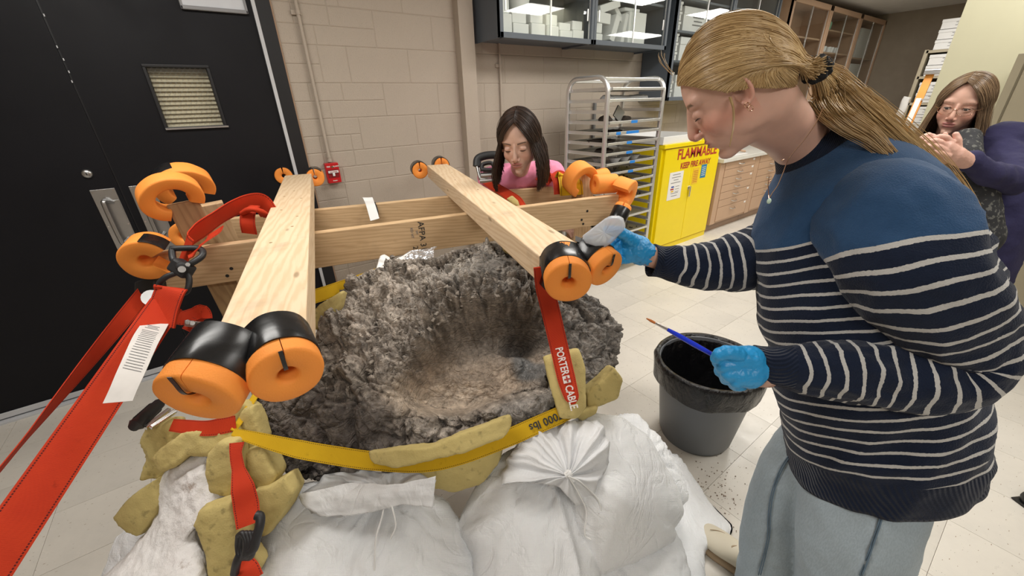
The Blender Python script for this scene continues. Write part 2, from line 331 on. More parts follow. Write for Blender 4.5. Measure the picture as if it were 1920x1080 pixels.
nonrib = t.math('LESS_THAN', s_[2], 1.0); below = t.math('GREATER_THAN', s_[0], 0.0); st = t.math('MULTIPLY', t.math('MULTIPLY', st, below), nonrib); dark = t.math('MAXIMUM', below, t.math('GREATER_THAN', s_[2], 1.0))
nv = t.mix(t.noise(60, 5, .7), (.0035, .007, .020), (.010, .018, .042)); bl = t.mix(t.noise(45, 5, .7), (.016, .050, .120), (.032, .085, .185))
c = t.mix(dark, bl, nv); c = t.mix(st, c, (.50, .49, .47)); rib = t.wave(42, 0, 0, co=u, st=(0, 1, 0), dirn='Y'); isr = t.math('GREATER_THAN', s_[2], 1.0)
kn = t.noise(420, 2, .6); hh = t.math('ADD', t.math('MULTIPLY', t.math('MULTIPLY', rib, isr), 2.2), kn); t.set(col=c, rough=.95, sheen=.15, spec=.2); t.bump(hh, .5, .003); MT['knit'] = t.mat
t = NT('light_denim'); c = t.mix(t.noise(3, 4, .5), (.29, .36, .41), (.41, .48, .53)); wv = t.ramp(t.noise(420, 2, st=(1, 1, .25)), [(.35, .92), (.65, 1.06)]); c = t.mix(1, t.mix(1, c, wv, 'MULTIPLY'), t.attr('tint', 'Color'), 'MULTIPLY'); t.set(col=c, rough=.9, sheen=.1); t.bump(t.noise(200, 3), .3, .001); MT['denim'] = t.mat
MT['denimseam'] = M('denim_seam', (.12, .18, .24), .9)
def skinmat(name, k, pink):
    t = NT(name); c = t.attr('tint', 'Color'); n = t.ramp(t.noise(30, 5), [(.3, .93), (.7, 1.05)]); t.set(col=t.mix(1, t.mix(1, c, n, 'MULTIPLY'), k, 'MULTIPLY'), rough=.48, sss=.12); t.b.inputs['Subsurface Radius'].default_value = (.012, .004, .002)
    t.b.inputs['Subsurface Scale'].default_value = .6; t.bump(t.noise(300, 3), .12, .0008); return t.mat
MT['skin'] = skinmat('skin', (1, 1, 1), .1)
def hairmat(name, c1, c2, c3):
    t = NT(name); s_ = t.sep(t.attr('uvw')); c = t.ramp(s_[1], [(0, c1), (.5, c2), (1, c3)]); t.set(col=c, rough=.32, spec=.55); return t.mat
MT['blonde'] = hairmat('blonde_hair', (.26, .155, .065), (.52, .345, .155), (.80, .61, .34)); MT['brunette'] = hairmat('dark_brown_hair', (.012, .006, .004), (.028, .014, .009), (.075, .035, .02)); MT['lightbrown'] = hairmat('greying_brown_hair', (.09, .055, .03), (.20, .13, .075), (.38, .25, .14))
t = NT('nitrile'); t.set(col=t.mix(t.noise(7, 4), (.012, .26, .60), (.03, .36, .74)), rough=.38); t.bump(t.noise(45, 4, .6, st=(1, 1, 1.6)), .6, .004); MT['glove'] = t.mat
t = NT('clear_plastic'); t.set(col=(.86, .90, .96), rough=.25, trans=.55, ior=1.2, alpha=.8); MT['clear'] = t.mat
MT['pink'] = M('pink_cotton', (.80, .27, .42), .85, var=.1, vs=6, bump=.5, bs=14, bd=.01)
MT['navycloth'] = M('navy_cardigan_knit', (.018, .016, .060), .9, var=.25, vs=20, bump=.4, bs=120, bd=.003)
t = NT('floral_blouse'); c = t.mix(t.ramp(t.noise(70, 3), [(.56, 0), (.62, 1)]), (.018, .019, .022), (.11, .11, .10)); t.set(col=c, rough=.8); MT['floral'] = t.mat
MT['binplastic'] = M('grey_bin_plastic', (.15, .16, .175), .42, var=.05, bump=.12, bs=120)
t = NT('bin_liner'); t.set(col=(.006, .006, .007), rough=.25); t.bump(t.noise(14, 5, .6, st=(1, 1, .5), dist=1.5), .9, .02); MT['liner'] = t.mat
MT['shoe'] = M('cream_leather', (.66, .60, .47), .55, var=.06); MT['sole'] = M('tan_sole', (.40, .29, .18), .7)
MT['gold'] = M('rose_gold', (.75, .50, .36), .2, 1, var=0); MT['pearl'] = M('pale_stone', (.55, .72, .60), .25, var=0)
MT['brushblue'] = M('blue_lacquer', (.01, .035, .55), .15, var=0); MT['bristle'] = M('orange_bristle', (.45, .14, .03), .8)
MT['fibreglass'] = M('orange_fibreglass', (.75, .30, .04), .5); MT['scrunchie'] = M('black_scrunchie', (.008, .008, .009), .95, bump=.8, bs=120, bd=.004)
MT['lash'] = M('dark_lash', (.03, .018, .012), .6, var=0); MT['bag'] = M('clear_wrap', (.70, .72, .74), .25, bump=.8, bs=25, bd=.01)
MT['foil'] = M('foil', (.75, .75, .77), .25, .8, bump=.9, bs=30, bd=.01)
t = NT('lamp_diffuser'); t.set(col=(.9, .9, .9), em=(1, .98, .94), ems=5); MT['lamp'] = t.mat

def text(name, s_, size, org, xdir, ydir, mat_, parent, ext=.0006, align='CENTER', bold=0, sx=1):
    """flat lettering as a thin mesh; org = centre, xdir/ydir = reading and up directions"""
    c = bpy.data.curves.new('t', 'FONT'); c.body = s_; c.size = size; c.extrude = 0; c.align_x = align; c.align_y = 'CENTER'; c.offset = bold; c.resolution_u = 2
    o = bpy.data.objects.new('t', c); COL.objects.link(o); me = o.evaluated_get(bpy.context.evaluated_depsgraph_get()).to_mesh()
    V = np.empty(len(me.vertices)*3); me.vertices.foreach_get('co', V); V = V.reshape(-1, 3); Fs = [tuple(p_.vertices) for p_ in me.polygons]
    o.to_mesh_clear(); bpy.data.objects.remove(o)
    x = nrm(xdir); y = nrm(np.asarray(ydir)-x*(np.asarray(ydir)@x)); z = np.cross(x, y)
    g = G(); g.add(np.asarray(org)+np.outer(V[:, 0]*sx, x)+np.outer(V[:, 1], y)+z*ext, Fs); return obj(name, g, mat_, parent)
# ================================================================ the room (X runs along the back wall, Y into it)
WY = 2.92; XE = 9.7; CZ = 2.62
o = obj('floor', G().bx(-3.2, XE, -3.2, WY+.3, -.10, -.004), MT['subfloor'], loc=(0, 0, 0)); struct(o); floor = o
# vinyl tiles, one object each
tl = G().box((0, 0, -.002), (.3041, .3041, .006), taper=.002); tm = mesh_of('tile', tl, MT['tile'], np.zeros(3), 0)
TS = .3048; tx0 = .02; ty0 = -.165
cells = []
for i in range(-10, 32):
    for j in range(-9, 11):
        x, y = tx0+(i+.5)*TS, ty0+(j+.5)*TS
        if x < -3 or x > XE or y > WY+.02 or y < -3: continue
        q = proj((x, y, 0)); 
        if q[2] > .3 and -140 < q[0] < 2050 and 250 < q[1] < 1300: cells.append((q[2], x, y))
cells.sort(); 
for d_, x, y in cells[:240]:
    if y+.15 > WY: continue
    t_ = bpy.data.objects.new('tile', tm); COL.objects.link(t_); t_.parent = floor; t_.location = (x, y, 0); t_.rotation_euler = (0, 0, random.choice((0, PI)))
rest = G(); near_ = set((round(x, 3), round(y, 3)) for _, x, y in cells[:240])
for i in range(-10, 32):
    for j in range(-10, 11):
        x, y = tx0+(i+.5)*TS, ty0+(j+.5)*TS
        if (round(x, 3), round(y, 3)) in near_ or x < -3.1 or x > XE-.15 or y > WY-.1 and y > WY+.15 : continue
        rest.bx(x-.1514, x+.1514, y-.1514, min(y+.1514, WY+.02), -.005, .001)
o = obj('tile_field', rest, MT['tile'], floor); o['kind'] = 'stuff'
struct(obj('ceiling', G().bx(-3.2, XE+.1, -3.2, WY+.2, CZ, CZ+.1), MT['ceil'], loc=(0, 0, 0)))
# back wall: painted blocks and half-height bricks standing proud of the joints
wall = struct(obj('wall_back', G().bx(.44, XE, WY, WY+.2, -.05, CZ).bx(-3.2, -1.55, WY, WY+.2, -.05, CZ).bx(-1.55, .44, WY, WY+.2, 2.3, CZ), MT['mortar'], loc=(0, 0, 0)))
def blockmesh(w_, h_):
    a, b, e, k = w_/2, h_/2, .0045, .0024
    V = [(-a, 0, -b), (a, 0, -b), (a, 0, b), (-a, 0, b), (-a+e, -k, -b+e), (a-e, -k, -b+e), (a-e, -k, b-e), (-a+e, -k, b-e)]
    g = G(); g.add(V, [(4, 5, 6, 7), (0, 1, 5, 4), (1, 2, 6, 5), (2, 3, 7, 6), (3, 0, 4, 7)]); return mesh_of('block', g, MT['block'], np.zeros(3), 0)
BM = {}
def block(x0, x1, z0, z1, nm):
    k = (round(x1-x0, 3), round(z1-z0, 3))
    if k not in BM: BM[k] = blockmesh(k[0]-.0025, k[1]-.0025)
    b = bpy.data.objects.new(nm, BM[k]); COL.objects.link(b); b.parent = wall; b.location = ((x0+x1)/2, WY-.0005, (z0+z1)/2)
z0r = 1.19-.2032*5; BXE = 4.6; r_ = 0
for r_ in range(-1, 13):
    za = max(0.0, z0r+(r_-1)*.2032); zb = min(CZ, z0r+r_*.2032)
    if zb-za < .05 or zb < .35: continue
    off = (.2 if r_ % 2 else 0); x = .87+off
    # bricks between the door frame and the first block
    for h in (0, 1):
        zz = za+(zb-za)*h/2; ze = za+(zb-za)*(h+1)/2; xx = .505; k = 0
        cuts = [.505, .705, x] if (h+r_) % 2 else [.505, .605, .80, x]
        if r_ % 4 == 0: cuts = [.505, .70] ; 
        for a, b in zip(cuts[:-1], cuts[1:]):
            if b-a > .03: block(a, b, zz, ze, 'brick')
    if r_ % 4 == 0: block(.70, x, za, zb, 'block')
    while x < BXE:
        x2 = min(x+.4064, BXE)
        if not (x > 1.65 and x2 < 1.78): block(x, x2, za, zb, 'block')
        x = x2
struct(obj('trim_1', G().bx(1.655, 1.775, WY-.075, WY-.002, 0, CZ), MT['block'], loc=(1.7, WY, 0)))
o = obj('pilaster_joint', G().bx(1.66, 1.77, WY-.078, WY-.0745, 1.0, 1.003), MT['mortar'])
bpy.data.objects.remove(o)
struct(obj('trim_2', G().bx(.497, .507, WY-.012, WY+.01, 0, 2.3), MT['maple'], loc=(.5, WY, 0)))
struct(obj('baseboard_back', G().bx(.51, 1.65, WY-.010, WY-.004, 0, .10).bx(1.78, 2.3, WY-.01, WY-.004, 0, .1), MT['black'], loc=(1, WY, 0)))
struct(obj('wall_end', G().bx(XE, XE+.12, -3.2, WY+.2, -.05, CZ), MT['endwall'], loc=(XE, 0, 0)))
struct(obj('wall_left', G().bx(-3.3, -3.2, -3.2, WY+.2, -.05, CZ), MT['block'], loc=(-3.2, 0, 0)))
struct(obj('wall_rear', G().bx(-3.3, XE, -3.3, -3.2, -.05, CZ), MT['block'], loc=(0, -3.2, 0)))
# pale partition on the right
q = PX(1770, 110, 4.35); yE = float(PX(1772, 110, 4.35)[1])
struct(obj('wall_right', G().bx(4.35, 4.47, -3.2, yE, -.01, CZ), MT['palewall'], loc=(4.35, -1, 0)))
# ---- black double door
def door(n, x0, x1, kids_):
    d_ = struct(obj(n, G().bx(x0, x1, WY-.02, WY+.025, .012, 2.20), MT['door'], loc=(x0, WY, 0), bevel=.003)); return d_
DS = -.42   # seam
d1 = struct(bpy.data.objects.new('door_1', None)); COL.objects.link(d1); d1.location = (DS, WY, 0)
wx0, wx1, wz0, wz1 = -.135, .115, 1.385, 1.665
g = G().bx(DS+.004, wx0, WY-.02, WY+.025, .03, 2.2).bx(wx1, .405, WY-.02, WY+.025, .03, 2.2).bx(wx0, wx1, WY-.02, WY+.025, .03, wz0).bx(wx0, wx1, WY-.02, WY+.025, wz1, 2.2)
obj('door_leaf', g, MT['door'], d1)
d2 = struct(bpy.data.objects.new('door_2', None)); COL.objects.link(d2); d2.location = (DS-.9, WY, 0)
obj('door_leaf', G().bx(DS-.93, DS-.004, WY-.02, WY+.025, .03, 2.2), MT['door'], d2)
g = G(); m_ = .014
for a in ((wx0-m_, wx1+m_, wz1, wz1+m_), (wx0-m_, wx1+m_, wz0-m_*.6, wz0), (wx0-m_, wx0, wz0, wz1), (wx1, wx1+m_, wz0, wz1)): g.bx(a[0], a[1], WY-.030, WY-.018, a[2], a[3])
wf = obj('window_frame', g, MT['frame_black'], d1, bevel=.003)
obj('sill', G().bx(wx0-.01, wx1+.02, WY-.036, WY-.028, wz0-.012, wz0-.004), MT['steel'], wf)
t = NT('blind_slat'); t.set(col=(.80, .70, .52), rough=.45); MT['slat'] = t.mat
for k in range(13):
    zc = wz0+.010+k*(wz1-wz0-.01)/12.5; g = G(); Rr = Matrix.Rotation(.75, 3, 'X'); g.box(((wx0+wx1)/2, WY+.035, zc), (wx1-wx0-.002, .030, .0012), np.array(Rr).T); obj('blind_slat', g, MT['slat'], d1)
obj('blind_backing', G().bx(wx0-.02, wx1+.02, WY+.06, WY+.065, wz0-.02, wz1+.02), M('dim_room_beyond', (.16, .15, .11), .8), d1)
g = G()
for k in range(-12, 24):
    a = wx0+k*.0225
    for s_ in (1, -1):
        xa, za_, xb, zb_ = (a, wz0, a+(wz1-wz0)*.8, wz1) if s_ > 0 else (a, wz1, a+(wz1-wz0)*.8, wz0)
        pts = []
        for t0 in np.linspace(0, 1, 30):
            xx = xa+(xb-xa)*t0
            if wx0 <= xx <= wx1: pts.append((xx, WY-.004, za_+(zb_-za_)*t0))
        if len(pts) > 1: g.cyl(pts[0], pts[-1], .0005, n=4)
o = obj('wire_mesh', g, MT['alum'], d1); o['kind'] = 'stuff'
obj('pane', G().bx(wx0, wx1, WY-.008, WY-.003, wz0, wz1), MT['pane'], d1)
def pull(dd, xa, xb):
    z0, z1 = .80, 1.11; pl = obj('handle_plate', G().bx(xa, xb, WY-.023, WY-.0195, z0-.06, z1), MT['steel'], dd, bevel=.001)
    g = G()
    for sx in (xa+.008, xb-.008):
        for sz in (z1-.012, z1-.19, z0-.04): g.cyl((sx, WY-.025, sz), (sx, WY-.0225, sz), .0035, n=8)
    obj('screw', g, MT['chrome'], pl)
    xc = (xa+xb)/2-.012; pts = cat_rom([(xc+.03, WY-.022, z1-.07), (xc+.005, WY-.055, z1-.055), (xc, WY-.062, z1-.09), (xc, WY-.062, z0+.06), (xc+.005, WY-.055, z0+.03), (xc+.03, WY-.022, z0+.045)], 6)
    obj('pull_handle', G().sweep(pts, .0105, ref=(1, 0, 0), n=12), MT['steel'], dd, smooth=50)
    obj('finger_cup', G().bx(xc, xb-.004, WY-.0245, WY-.0225, z0+.035, z1-.06), MT['steel'], pl, bevel=.001)
pull(d1, DS+.035, DS+.135); pull(d2, DS-.115, DS-.02)
obj('lock_cylinder', G().lathe([(.0, -.012), (.012, -.012), (.019, -.008), (.022, .0), (.022, .004)], (DS-.095, WY-.022, 1.19), (0, 1, 0), 24), MT['steel'], d2, smooth=40)
obj('key_slot', G().bx(DS-.097, DS-.093, WY-.036, WY-.0335, 1.184, 1.196), MT['black'], d2)
# frame, gasket, threshold
g = G().bx(.425, .497, WY-.03, WY+.12, 0, 2.30).bx(-1.62, -1.36, WY-.03, WY+.12, 0, 2.3).bx(-1.4, .43, WY-.03, WY+.12, 2.215, 2.3)
struct(obj('trim_3', g, MT['frame_black'], loc=(.46, WY, 0)))
struct(obj('trim_4', G().bx(.406, .424, WY-.034, WY-.012, .03, 2.21), MT['strip'], loc=(.41, WY, 0)))
struct(obj('trim_5', G().bx(-1.5, .45, WY-.06, WY+.08, -.002, .012).bx(-1.5, .40, WY-.032, WY-.0215, .02, .05), MT['strip'], loc=(0, WY, 0), bevel=.002))
obj('seam_dark_strip', G().bx(DS-.02, DS+.02, WY-.012, WY+.02, .03, 2.2), MT['frame_black'], d1)  # black strip added behind the gap between leaves to make the seam dark
g = G()
for zz in (1.93, 1.86, 1.74, 1.69, 1.64, 1.60): g.box((DS+random.uniform(-.003, .004), WY-.0205, zz), (.004, .0012, .010))
obj('paint_chip', g, MT['strip'], d1)
# sign holder on the door
a = PY(338, 12, WY-.02); b = PY(466, 28, WY-.02); g = G()
sx0, sx1, sz0 = a[0], b[0], b[2]+.0
hd = thing('sign_holder', 'grey rimmed paper holder mounted high on the black door', 'sign holder', (sx0, WY-.02, sz0))
obj('rim', G().bx(sx0, sx1, WY-.04, WY-.021, sz0, sz0+.018).bx(sx0, sx0+.012, WY-.04, WY-.021, sz0, sz0+.4).bx(sx1-.012, sx1, WY-.04, WY-.021, sz0, sz0+.4).bx(sx0, sx1, WY-.04, WY-.021, sz0+.39, sz0+.4), M('silver_grey_plastic', (.25, .25, .26), .4), hd, bevel=.004)
obj('sheet', G().bx(sx0+.01, sx1-.01, WY-.033, WY-.024, sz0+.015, sz0+.395), M('whiteboard_face', (.62, .64, .68), .2), hd)
# conduit + alarm
def conduit(x, za, zb, r_, lab):
    t_ = thing('conduit', lab, 'pipe', (x, WY-.03, za)); obj('pipe', G().cyl((x, WY-.022, za), (x, WY-.022, zb), r_, n=14), MT['block'], t_, smooth=40)
    g = G().cyl((x, WY-.022, za), (x, WY-.022, za+.02), r_*1.45, n=14).cyl((x, WY-.022, za+.026), (x, WY-.022, za+.034), r_*1.3, n=14)
    obj('coupling', g, MT['block'], t_, smooth=30)
    zc = za+.82; obj('strap_clip', G().bx(x-.035, x+.02, WY-.016, WY-.005, zc-.012, zc+.012).cyl((x, WY-.022, zc-.012), (x, WY-.022, zc+.012), r_*1.25, n=12), MT['block'], t_, bevel=.002)
conduit(.632, 1.135, CZ, .0105, 'beige painted conduit running down to the red alarm box')
conduit(2.03, .9, CZ, .0085, 'thin beige conduit on block wall below the grey cabinet')
ax0, ax1, az0, az1 = .592, .676, 1.0, 1.128
al = thing('fire_alarm', 'red wall mounted fire alarm pull station beside the door', 'fire alarm', (.634, WY-.005, az0))
obj('case', G().box(((ax0+ax1)/2, WY-.025, (az0+az1)/2), (ax1-ax0, .04, az1-az0)), MT['red'], al, bevel=.004)
obj('recess', G().bx(ax0+.008, ax1-.008, WY-.047, WY-.044, az0+.035, az0+.088), M('alarm_recess', (.22, .008, .01), .4), al)
obj('pull_bar', G().bx(ax0+.010, ax1-.010, WY-.055, WY-.046, az0+.066, az0+.080).bx(ax0+.035, ax1-.035, WY-.055, WY-.046, az0+.046, az0+.068), MT['white'], al, bevel=.001)
obj('key_lock', G().cyl((.634, WY-.050, az0+.104), (.634, WY-.044, az0+.104), .007, n=14), MT['chrome'], al)
X_, Z_ = (1, 0, 0), (0, 0, 1)
text('lettering', 'FIRE', .012, (ax0+.018, WY-.046, az0+.106), X_, Z_, MT['whiteink'], al, bold=.0005); text('lettering', 'ALARM', .012, (ax1-.019, WY-.046, az0+.106), X_, Z_, MT['whiteink'], al, bold=.0005)
text('lettering', 'PULL DOWN', .0075, (.634, WY-.056, az0+.073), X_, Z_, MT['redink'], al, bold=.0003); text('lettering', 'Simplex', .009, (.636, WY-.046, az0+.016), X_, Z_, MT['whiteink'], al, bold=.0004)

# ---- grey glazed wall cabinets
CY = 2.57
def glazed(x0, x1, z0, z1, lab, mt, depth=.34, bars=(.5,), fw=.035, shelves=(), handles=True, cat='cabinet', gr='grey glass-front wall cabinets'):
    c_ = thing('wall_cabinet', lab, cat, (x0, CY, z0), gr); th = .02
    g = G().bx(x0, x0+th, CY, CY+depth, z0, z1).bx(x1-th, x1, CY, CY+depth, z0, z1).bx(x0+th, x1-th, CY+.005, CY+depth, z0+.012, z0+.03).bx(x0+th, x1-th, CY, CY+depth, z1-th, z1).bx(x0+th, x1-th, CY+depth-.012, CY+depth, z0+.03, z1-th)
    obj('carcass', g, mt, c_)
    g = G().bx(x0, x1, CY-.004, CY+.03, z0, z0+fw).bx(x0, x1, CY-.004, CY+.03, z1-fw, z1).bx(x0, x0+fw*.8, CY-.004, CY+.03, z0, z1).bx(x1-fw*.8, x1, CY-.004, CY+.03, z0, z1)
    obj('face_frame', g, mt, c_, bevel=.002)
    xm = (x0+x1)/2
    for k, (a, b, yy) in enumerate(((x0+fw*.8, xm+.01, CY+.006), (xm-.01, x1-fw*.8, CY+.018))):
        dr = obj('sliding_door', G().bx(a, b, yy, yy+.005, z0+fw, z1-fw), MT['pane'], c_)
        if handles: hx = a+.02 if k == 0 else b-.035; obj('handle', G().bx(hx, hx+.014, yy-.006, yy+.001, z0+fw+.12, z0+fw+.20), MT['alum'], dr, bevel=.002)
        obj('edge_strip', G().bx(b-.008 if k == 0 else b-.006, b+.004, yy-.003, yy+.007, z0+fw, z1-fw), MT['alum'], dr)
    for zs in shelves: obj('shelf', G().bx(x0+th, x1-th, CY+.04, CY+depth-.015, zs, zs+.018), mt, c_)
    return c_
cz0 = 1.8575; cabs = []
c1 = glazed(1.81, 2.712, 1.858, 2.56, 'grey glass-front wall cabinet above the woman in pink, packed with white foam blocks', MT['greycab'], shelves=(2.22,))
c2 = glazed(2.716, 3.68, 1.858, 2.56, 'grey glass-front wall cabinet above the tray rack, foam pieces lying at odd angles', MT['greycab'], shelves=(2.19,))
c3 = glazed(3.80, 4.78, 1.43, 2.56, 'taller grey glass-front cabinet left of the blonde head, holding labelled white cartons', MT['greycab'], shelves=(1.77, 2.02, 2.28))
c4 = glazed(4.784, 5.80, 1.43, 2.56, 'taller grey glass-front cabinet mostly hidden behind the blonde head', MT['greycab'], shelves=(1.9, 2.28))
wg = 'brown wooden glass-front cabinets'
c5 = glazed(6.10, 7.29, 1.0, 2.52, 'wooden glass-front cabinet just behind the blonde head, mirroring a ceiling light', MT['maple'], shelves=(1.35, 1.72, 2.12), handles=False, gr=wg, fw=.06)
c6 = glazed(7.30, 8.49, 1.0, 2.52, 'wooden glass-front cabinet, middle bay with white cups on its shelves', MT['maple'], shelves=(1.35, 1.68, 1.98, 2.25), handles=False, gr=wg, fw=.06)
c7 = glazed(8.50, 9.69, 1.0, 2.52, 'wooden glass-front cabinet, farthest bay against the end wall', MT['maple'], shelves=(1.45, 1.95), handles=False, gr=wg, fw=.06)
# foam blocks, each its own thing
FB = 'white foam blocks in the grey cabinets'
def fblock(x, y, z, sx, sy, sz, ry, lab, rz=0, nm='foam_block'):
    g = G(); Rr = (Matrix.Rotation(rz, 3, 'Z')@Matrix.Rotation(ry, 3, 'Y')); g.box((x, y, z+sz/2), (sx, sy, sz), np.array(Rr).T)
    return tag(obj(nm, g, MT['styro'], bevel=.006), lab, 'foam block', FB)
b0 = 1.889
L = [(1.90, .10, .22, 0), (2.03, .14, .13, 0), (2.19, .13, .15, 0), (2.33, .12, .14, 0), (2.47, .13, .10, 0), (2.60, .12, .12, 0)]
desc = ['leftmost', 'second', 'third', 'fourth', 'fifth', 'rightmost']
for k, (x, sx, sz, ry) in enumerate(L):
    fblock(x, 2.70, b0, sx, .16, sz*.55, 0, f'white foam block on the bottom of the left grey cabinet, {desc[k]} column'); 
    fblock(x+random.uniform(-.01, .01), 2.71, b0+sz*.55+.002, sx*.9, .15, sz*.5, 0, f'white foam block lying on another in the left grey cabinet, {desc[k]} column')
g = G().lathe([(.0, 0), (.055, 0), (.085, .10), (.080, .102), (.0, .03)], (2.10, 2.74, b0+.145), n=24); tag(obj('foam_cup', g, MT['styro'], smooth=40), 'round white foam tub resting between blocks in the left grey cabinet', 'tub')
for (x, z, sx, sz, ry, d_) in ((2.80, b0, .13, .055, 0, 'bottom'), (2.80, b0+.057, .11, .07, 0, 'second'), (2.83, b0+.13, .24, .075, .05, 'third')): fblock(x, 2.70, z, sx, .18, sz, ry, f'white foam block in the {d_} layer at the left of the second grey cabinet')
fblock(2.95, 2.69, b0+.225, .24, .14, .055, -.28, 'long white foam slab tilted on top of the pile in the second grey cabinet')
fblock(3.12, 2.72, b0+.20, .20, .10, .04, .75, 'thin white foam slab leaning steeply behind the tilted slab')
fblock(3.05, 2.72, b0+.01, .06, .16, .20, .35, 'white foam slab leaning against the large square block'); fblock(3.16, 2.72, b0+.005, .04, .18, .22, .2, 'narrow white foam slab leaning beside the large square block')
fblock(3.31, 2.70, b0, .23, .16, .24, 0, 'large square white foam block in the second grey cabinet')
fblock(3.25, 2.72, b0+.243, .20, .16, .025, 0, 'thin white foam sheet lying on the large square block')
fblock(3.2, 2.72, 2.21, .5, .18, .12, 0, 'long white foam block on the upper shelf of the second grey cabinet'); fblock(2.25, 2.72, 2.24, .6, .18, .1, 0, 'long white foam block on the upper shelf of the left grey cabinet')
def carton(x, y, z, sx, sy, sz, lab, gr, face='y', m='white', lines=3):
    t_ = thing('carton', lab, 'box', (x, y, z), gr); obj('body', G().box((x, y, z+sz*.4), (sx, sy, sz*.8)), MT[m], t_); obj('lid', G().box((x, y, z+sz*.83), (sx+.012, sy+.012, sz*.3)), MT[m], t_, bevel=.002)
    g = G()
    for k in range(lines):
        if face == 'y': g.box((x+.1*sx, y-sy/2-.0012, z+sz*(.6-.15*k)), (sx*(.45-.1*(k % 2)), .001, sz*.05))
        else: g.box((x-sx/2-.0012, y-.05*sy, z+sz*(.6-.15*k)), (.001, sy*(.4-.1*(k % 2)), sz*.05))
    if lines: obj('printing', g, MT['greyink'], t_)
    return t_
gg = 'white cartons in the tall grey cabinet'
for zz, nmz in ((1.46, 'lowest shelf'), (1.79, 'second shelf'), (2.04, 'third shelf'), (2.30, 'top shelf')):
    for k in range(3):
        carton(3.90+k*.0, 2.74, zz+k*.078, .13, .2, .072, f'small white labelled carton on the {nmz} at the left, {["bottom", "middle", "top"][k]} of its stack', gg)
    carton(4.25, 2.76, zz, .42, .2, .21, f'wide pale carton on the {nmz} beside the small stack', gg)
for k, x in enumerate((7.45, 7.58, 7.75, 7.86, 8.0)):
    g = G().lathe([(0, 0), (.035, 0), (.045, .07), (.04, .07), (.03, .01), (0, .01)], (x, 2.66, 2.0), n=16); g.sweep(cat_rom([(x+.04, 2.66, 2.055), (x+.07, 2.66, 2.045), (x+.065, 2.66, 2.02), (x+.037, 2.66, 2.015)], 4), .006, ref=(0, 1, 0), n=6)
    tag(obj('cup', g, MT['white'], smooth=40), 'small white cup on the wooden cabinet shelf, ' + ['leftmost', 'second from the left', 'middle one', 'fourth from the left', 'rightmost'][k]+' in its row', 'cup', 'white cups on the cabinet shelves')
for k, x in enumerate((7.5, 7.62, 7.74)):
    g = G().sweep([(x-.03, 2.65, 1.73+.0*k), (x+.03, 2.68, 1.74)], [.035, .045], n=14); tag(obj('cast', g, MT['white'], smooth=40), 'small white plaster cast on the lower cabinet shelf, '+['left', 'middle', 'right'][k]+' of three', 'cast', 'white casts')
g = G().box((7.62, 2.7, 2.33), (.16, .06, .12), np.array(Matrix.Rotation(.25, 3, 'Y')).T); tag(obj('green_card', g, M('mint_card', (.30, .62, .42), .6)), 'mint green card standing on the upper shelf of the wooden cabinet', 'card')
for k, (x, z) in enumerate(((6.75, 1.37), (6.75, 1.50), (6.75, 1.75), (6.80, 1.87))): carton(x, 2.76, z, .5, .2, .12, 'pale document box inside the wooden cabinet behind the blonde hair, '+['lowest', 'second', 'third', 'topmost'][k], 'document boxes in the wooden cabinet', m='mapled', lines=0)
for k, (x, z) in enumerate(((9.15, 1.47), (9.2, 1.97))): fblock(x, 2.76, z, .5, .2, .42, 0, 'large pale foam board in the far wooden cabinet, '+['lower', 'upper'][k]+' shelf', nm='foam_board')
# white-topped yellow flammables cabinet
x0, x1, y0, y1, zt = 3.38, 4.42, 2.25, 2.80, 1.06
yc = thing('safety_cabinet', 'yellow metal flammables cabinet with red lettering beside the tray rack', 'cabinet', (x0, y0, 0))
obj('body', G().bx(x0, x1, y0+.02, y1, .0, zt), MT['yellow'], yc, bevel=.004)
obj('top_lip', G().bx(x0-.005, x1+.005, y0-.012, y0+.05, zt-.03, zt+.006), MT['yellow'], yc, bevel=.004)
xm = (x0+x1)/2; dL = obj('door', G().bx(x0+.035, xm-.002, y0, y0+.022, .06, zt-.04), MT['yellow'], yc, bevel=.003); dR = obj('door', G().bx(xm+.002, x1-.025, y0, y0+.022, .06, zt-.04), MT['yellow'], yc, bevel=.003)
obj('base_plinth', G().bx(x0+.02, x1-.02, y0+.01, y0+.03, 0, .05), MT['yellow'], yc)
hp = obj('handle', G().box((xm+.0, y0-.014, .575), (.018, .022, .11)), MT['chrome'], yc, bevel=.006); obj('escutcheon', G().cyl((xm, y0-.006, .61), (xm, y0+.001, .61), .024, n=16), MT['chrome'], hp)
fy = y0-.001
text('lettering', 'FLAMMABLE', .135, (xm+.07, fy, .955), X_, Z_, MT['redink'], yc, bold=.003, sx=.98); text('lettering', 'KEEP FIRE AWAY', .078, (xm+.06, fy, .845), X_, Z_, MT['redink'], yc, bold=.0025, sx=.92)
pn_ = obj('notice_sheet', G().bx(x0+.15, x0+.38, y0-.0022, y0-.0005, .53, .80), MT['paper'], yc); g = G()
for k in range(9): w_ = (.13, .15, .08, .16, 0, 0, 0, .12, .10)[k]; g.bx(x0+.265-w_/2, x0+.265+w_/2, y0-.0030, y0-.0024, .772-k*.026, .7775-k*.026)
for k in range(3): g.bx(x0+.27, x0+.335, y0-.0030, y0-.0024, .655-k*.026, .659-k*.026)
obj('notice_print', g, MT['greyink'], pn_)
for k, m_ in enumerate((M('blue_bar', (.02, .05, .35), .5), MT['redink'], MT['orangeink'])): obj('colour_bar', G().bx(x0+.20-.012*(k == 1), x0+.245, y0-.003, y0-.0024, .650-k*.022, .664-k*.022), m_, pn_)
s1 = obj('amber_sticker', G().bx(xm+.03, xm+.14, y0-.002, y0-.0005, .64, .80), MT['orangeink'], yc); g = G()
for k in range(7): g.bx(xm+.045, xm+.125, y0-.003, y0-.0022, .66+k*.018, .664+k*.018)
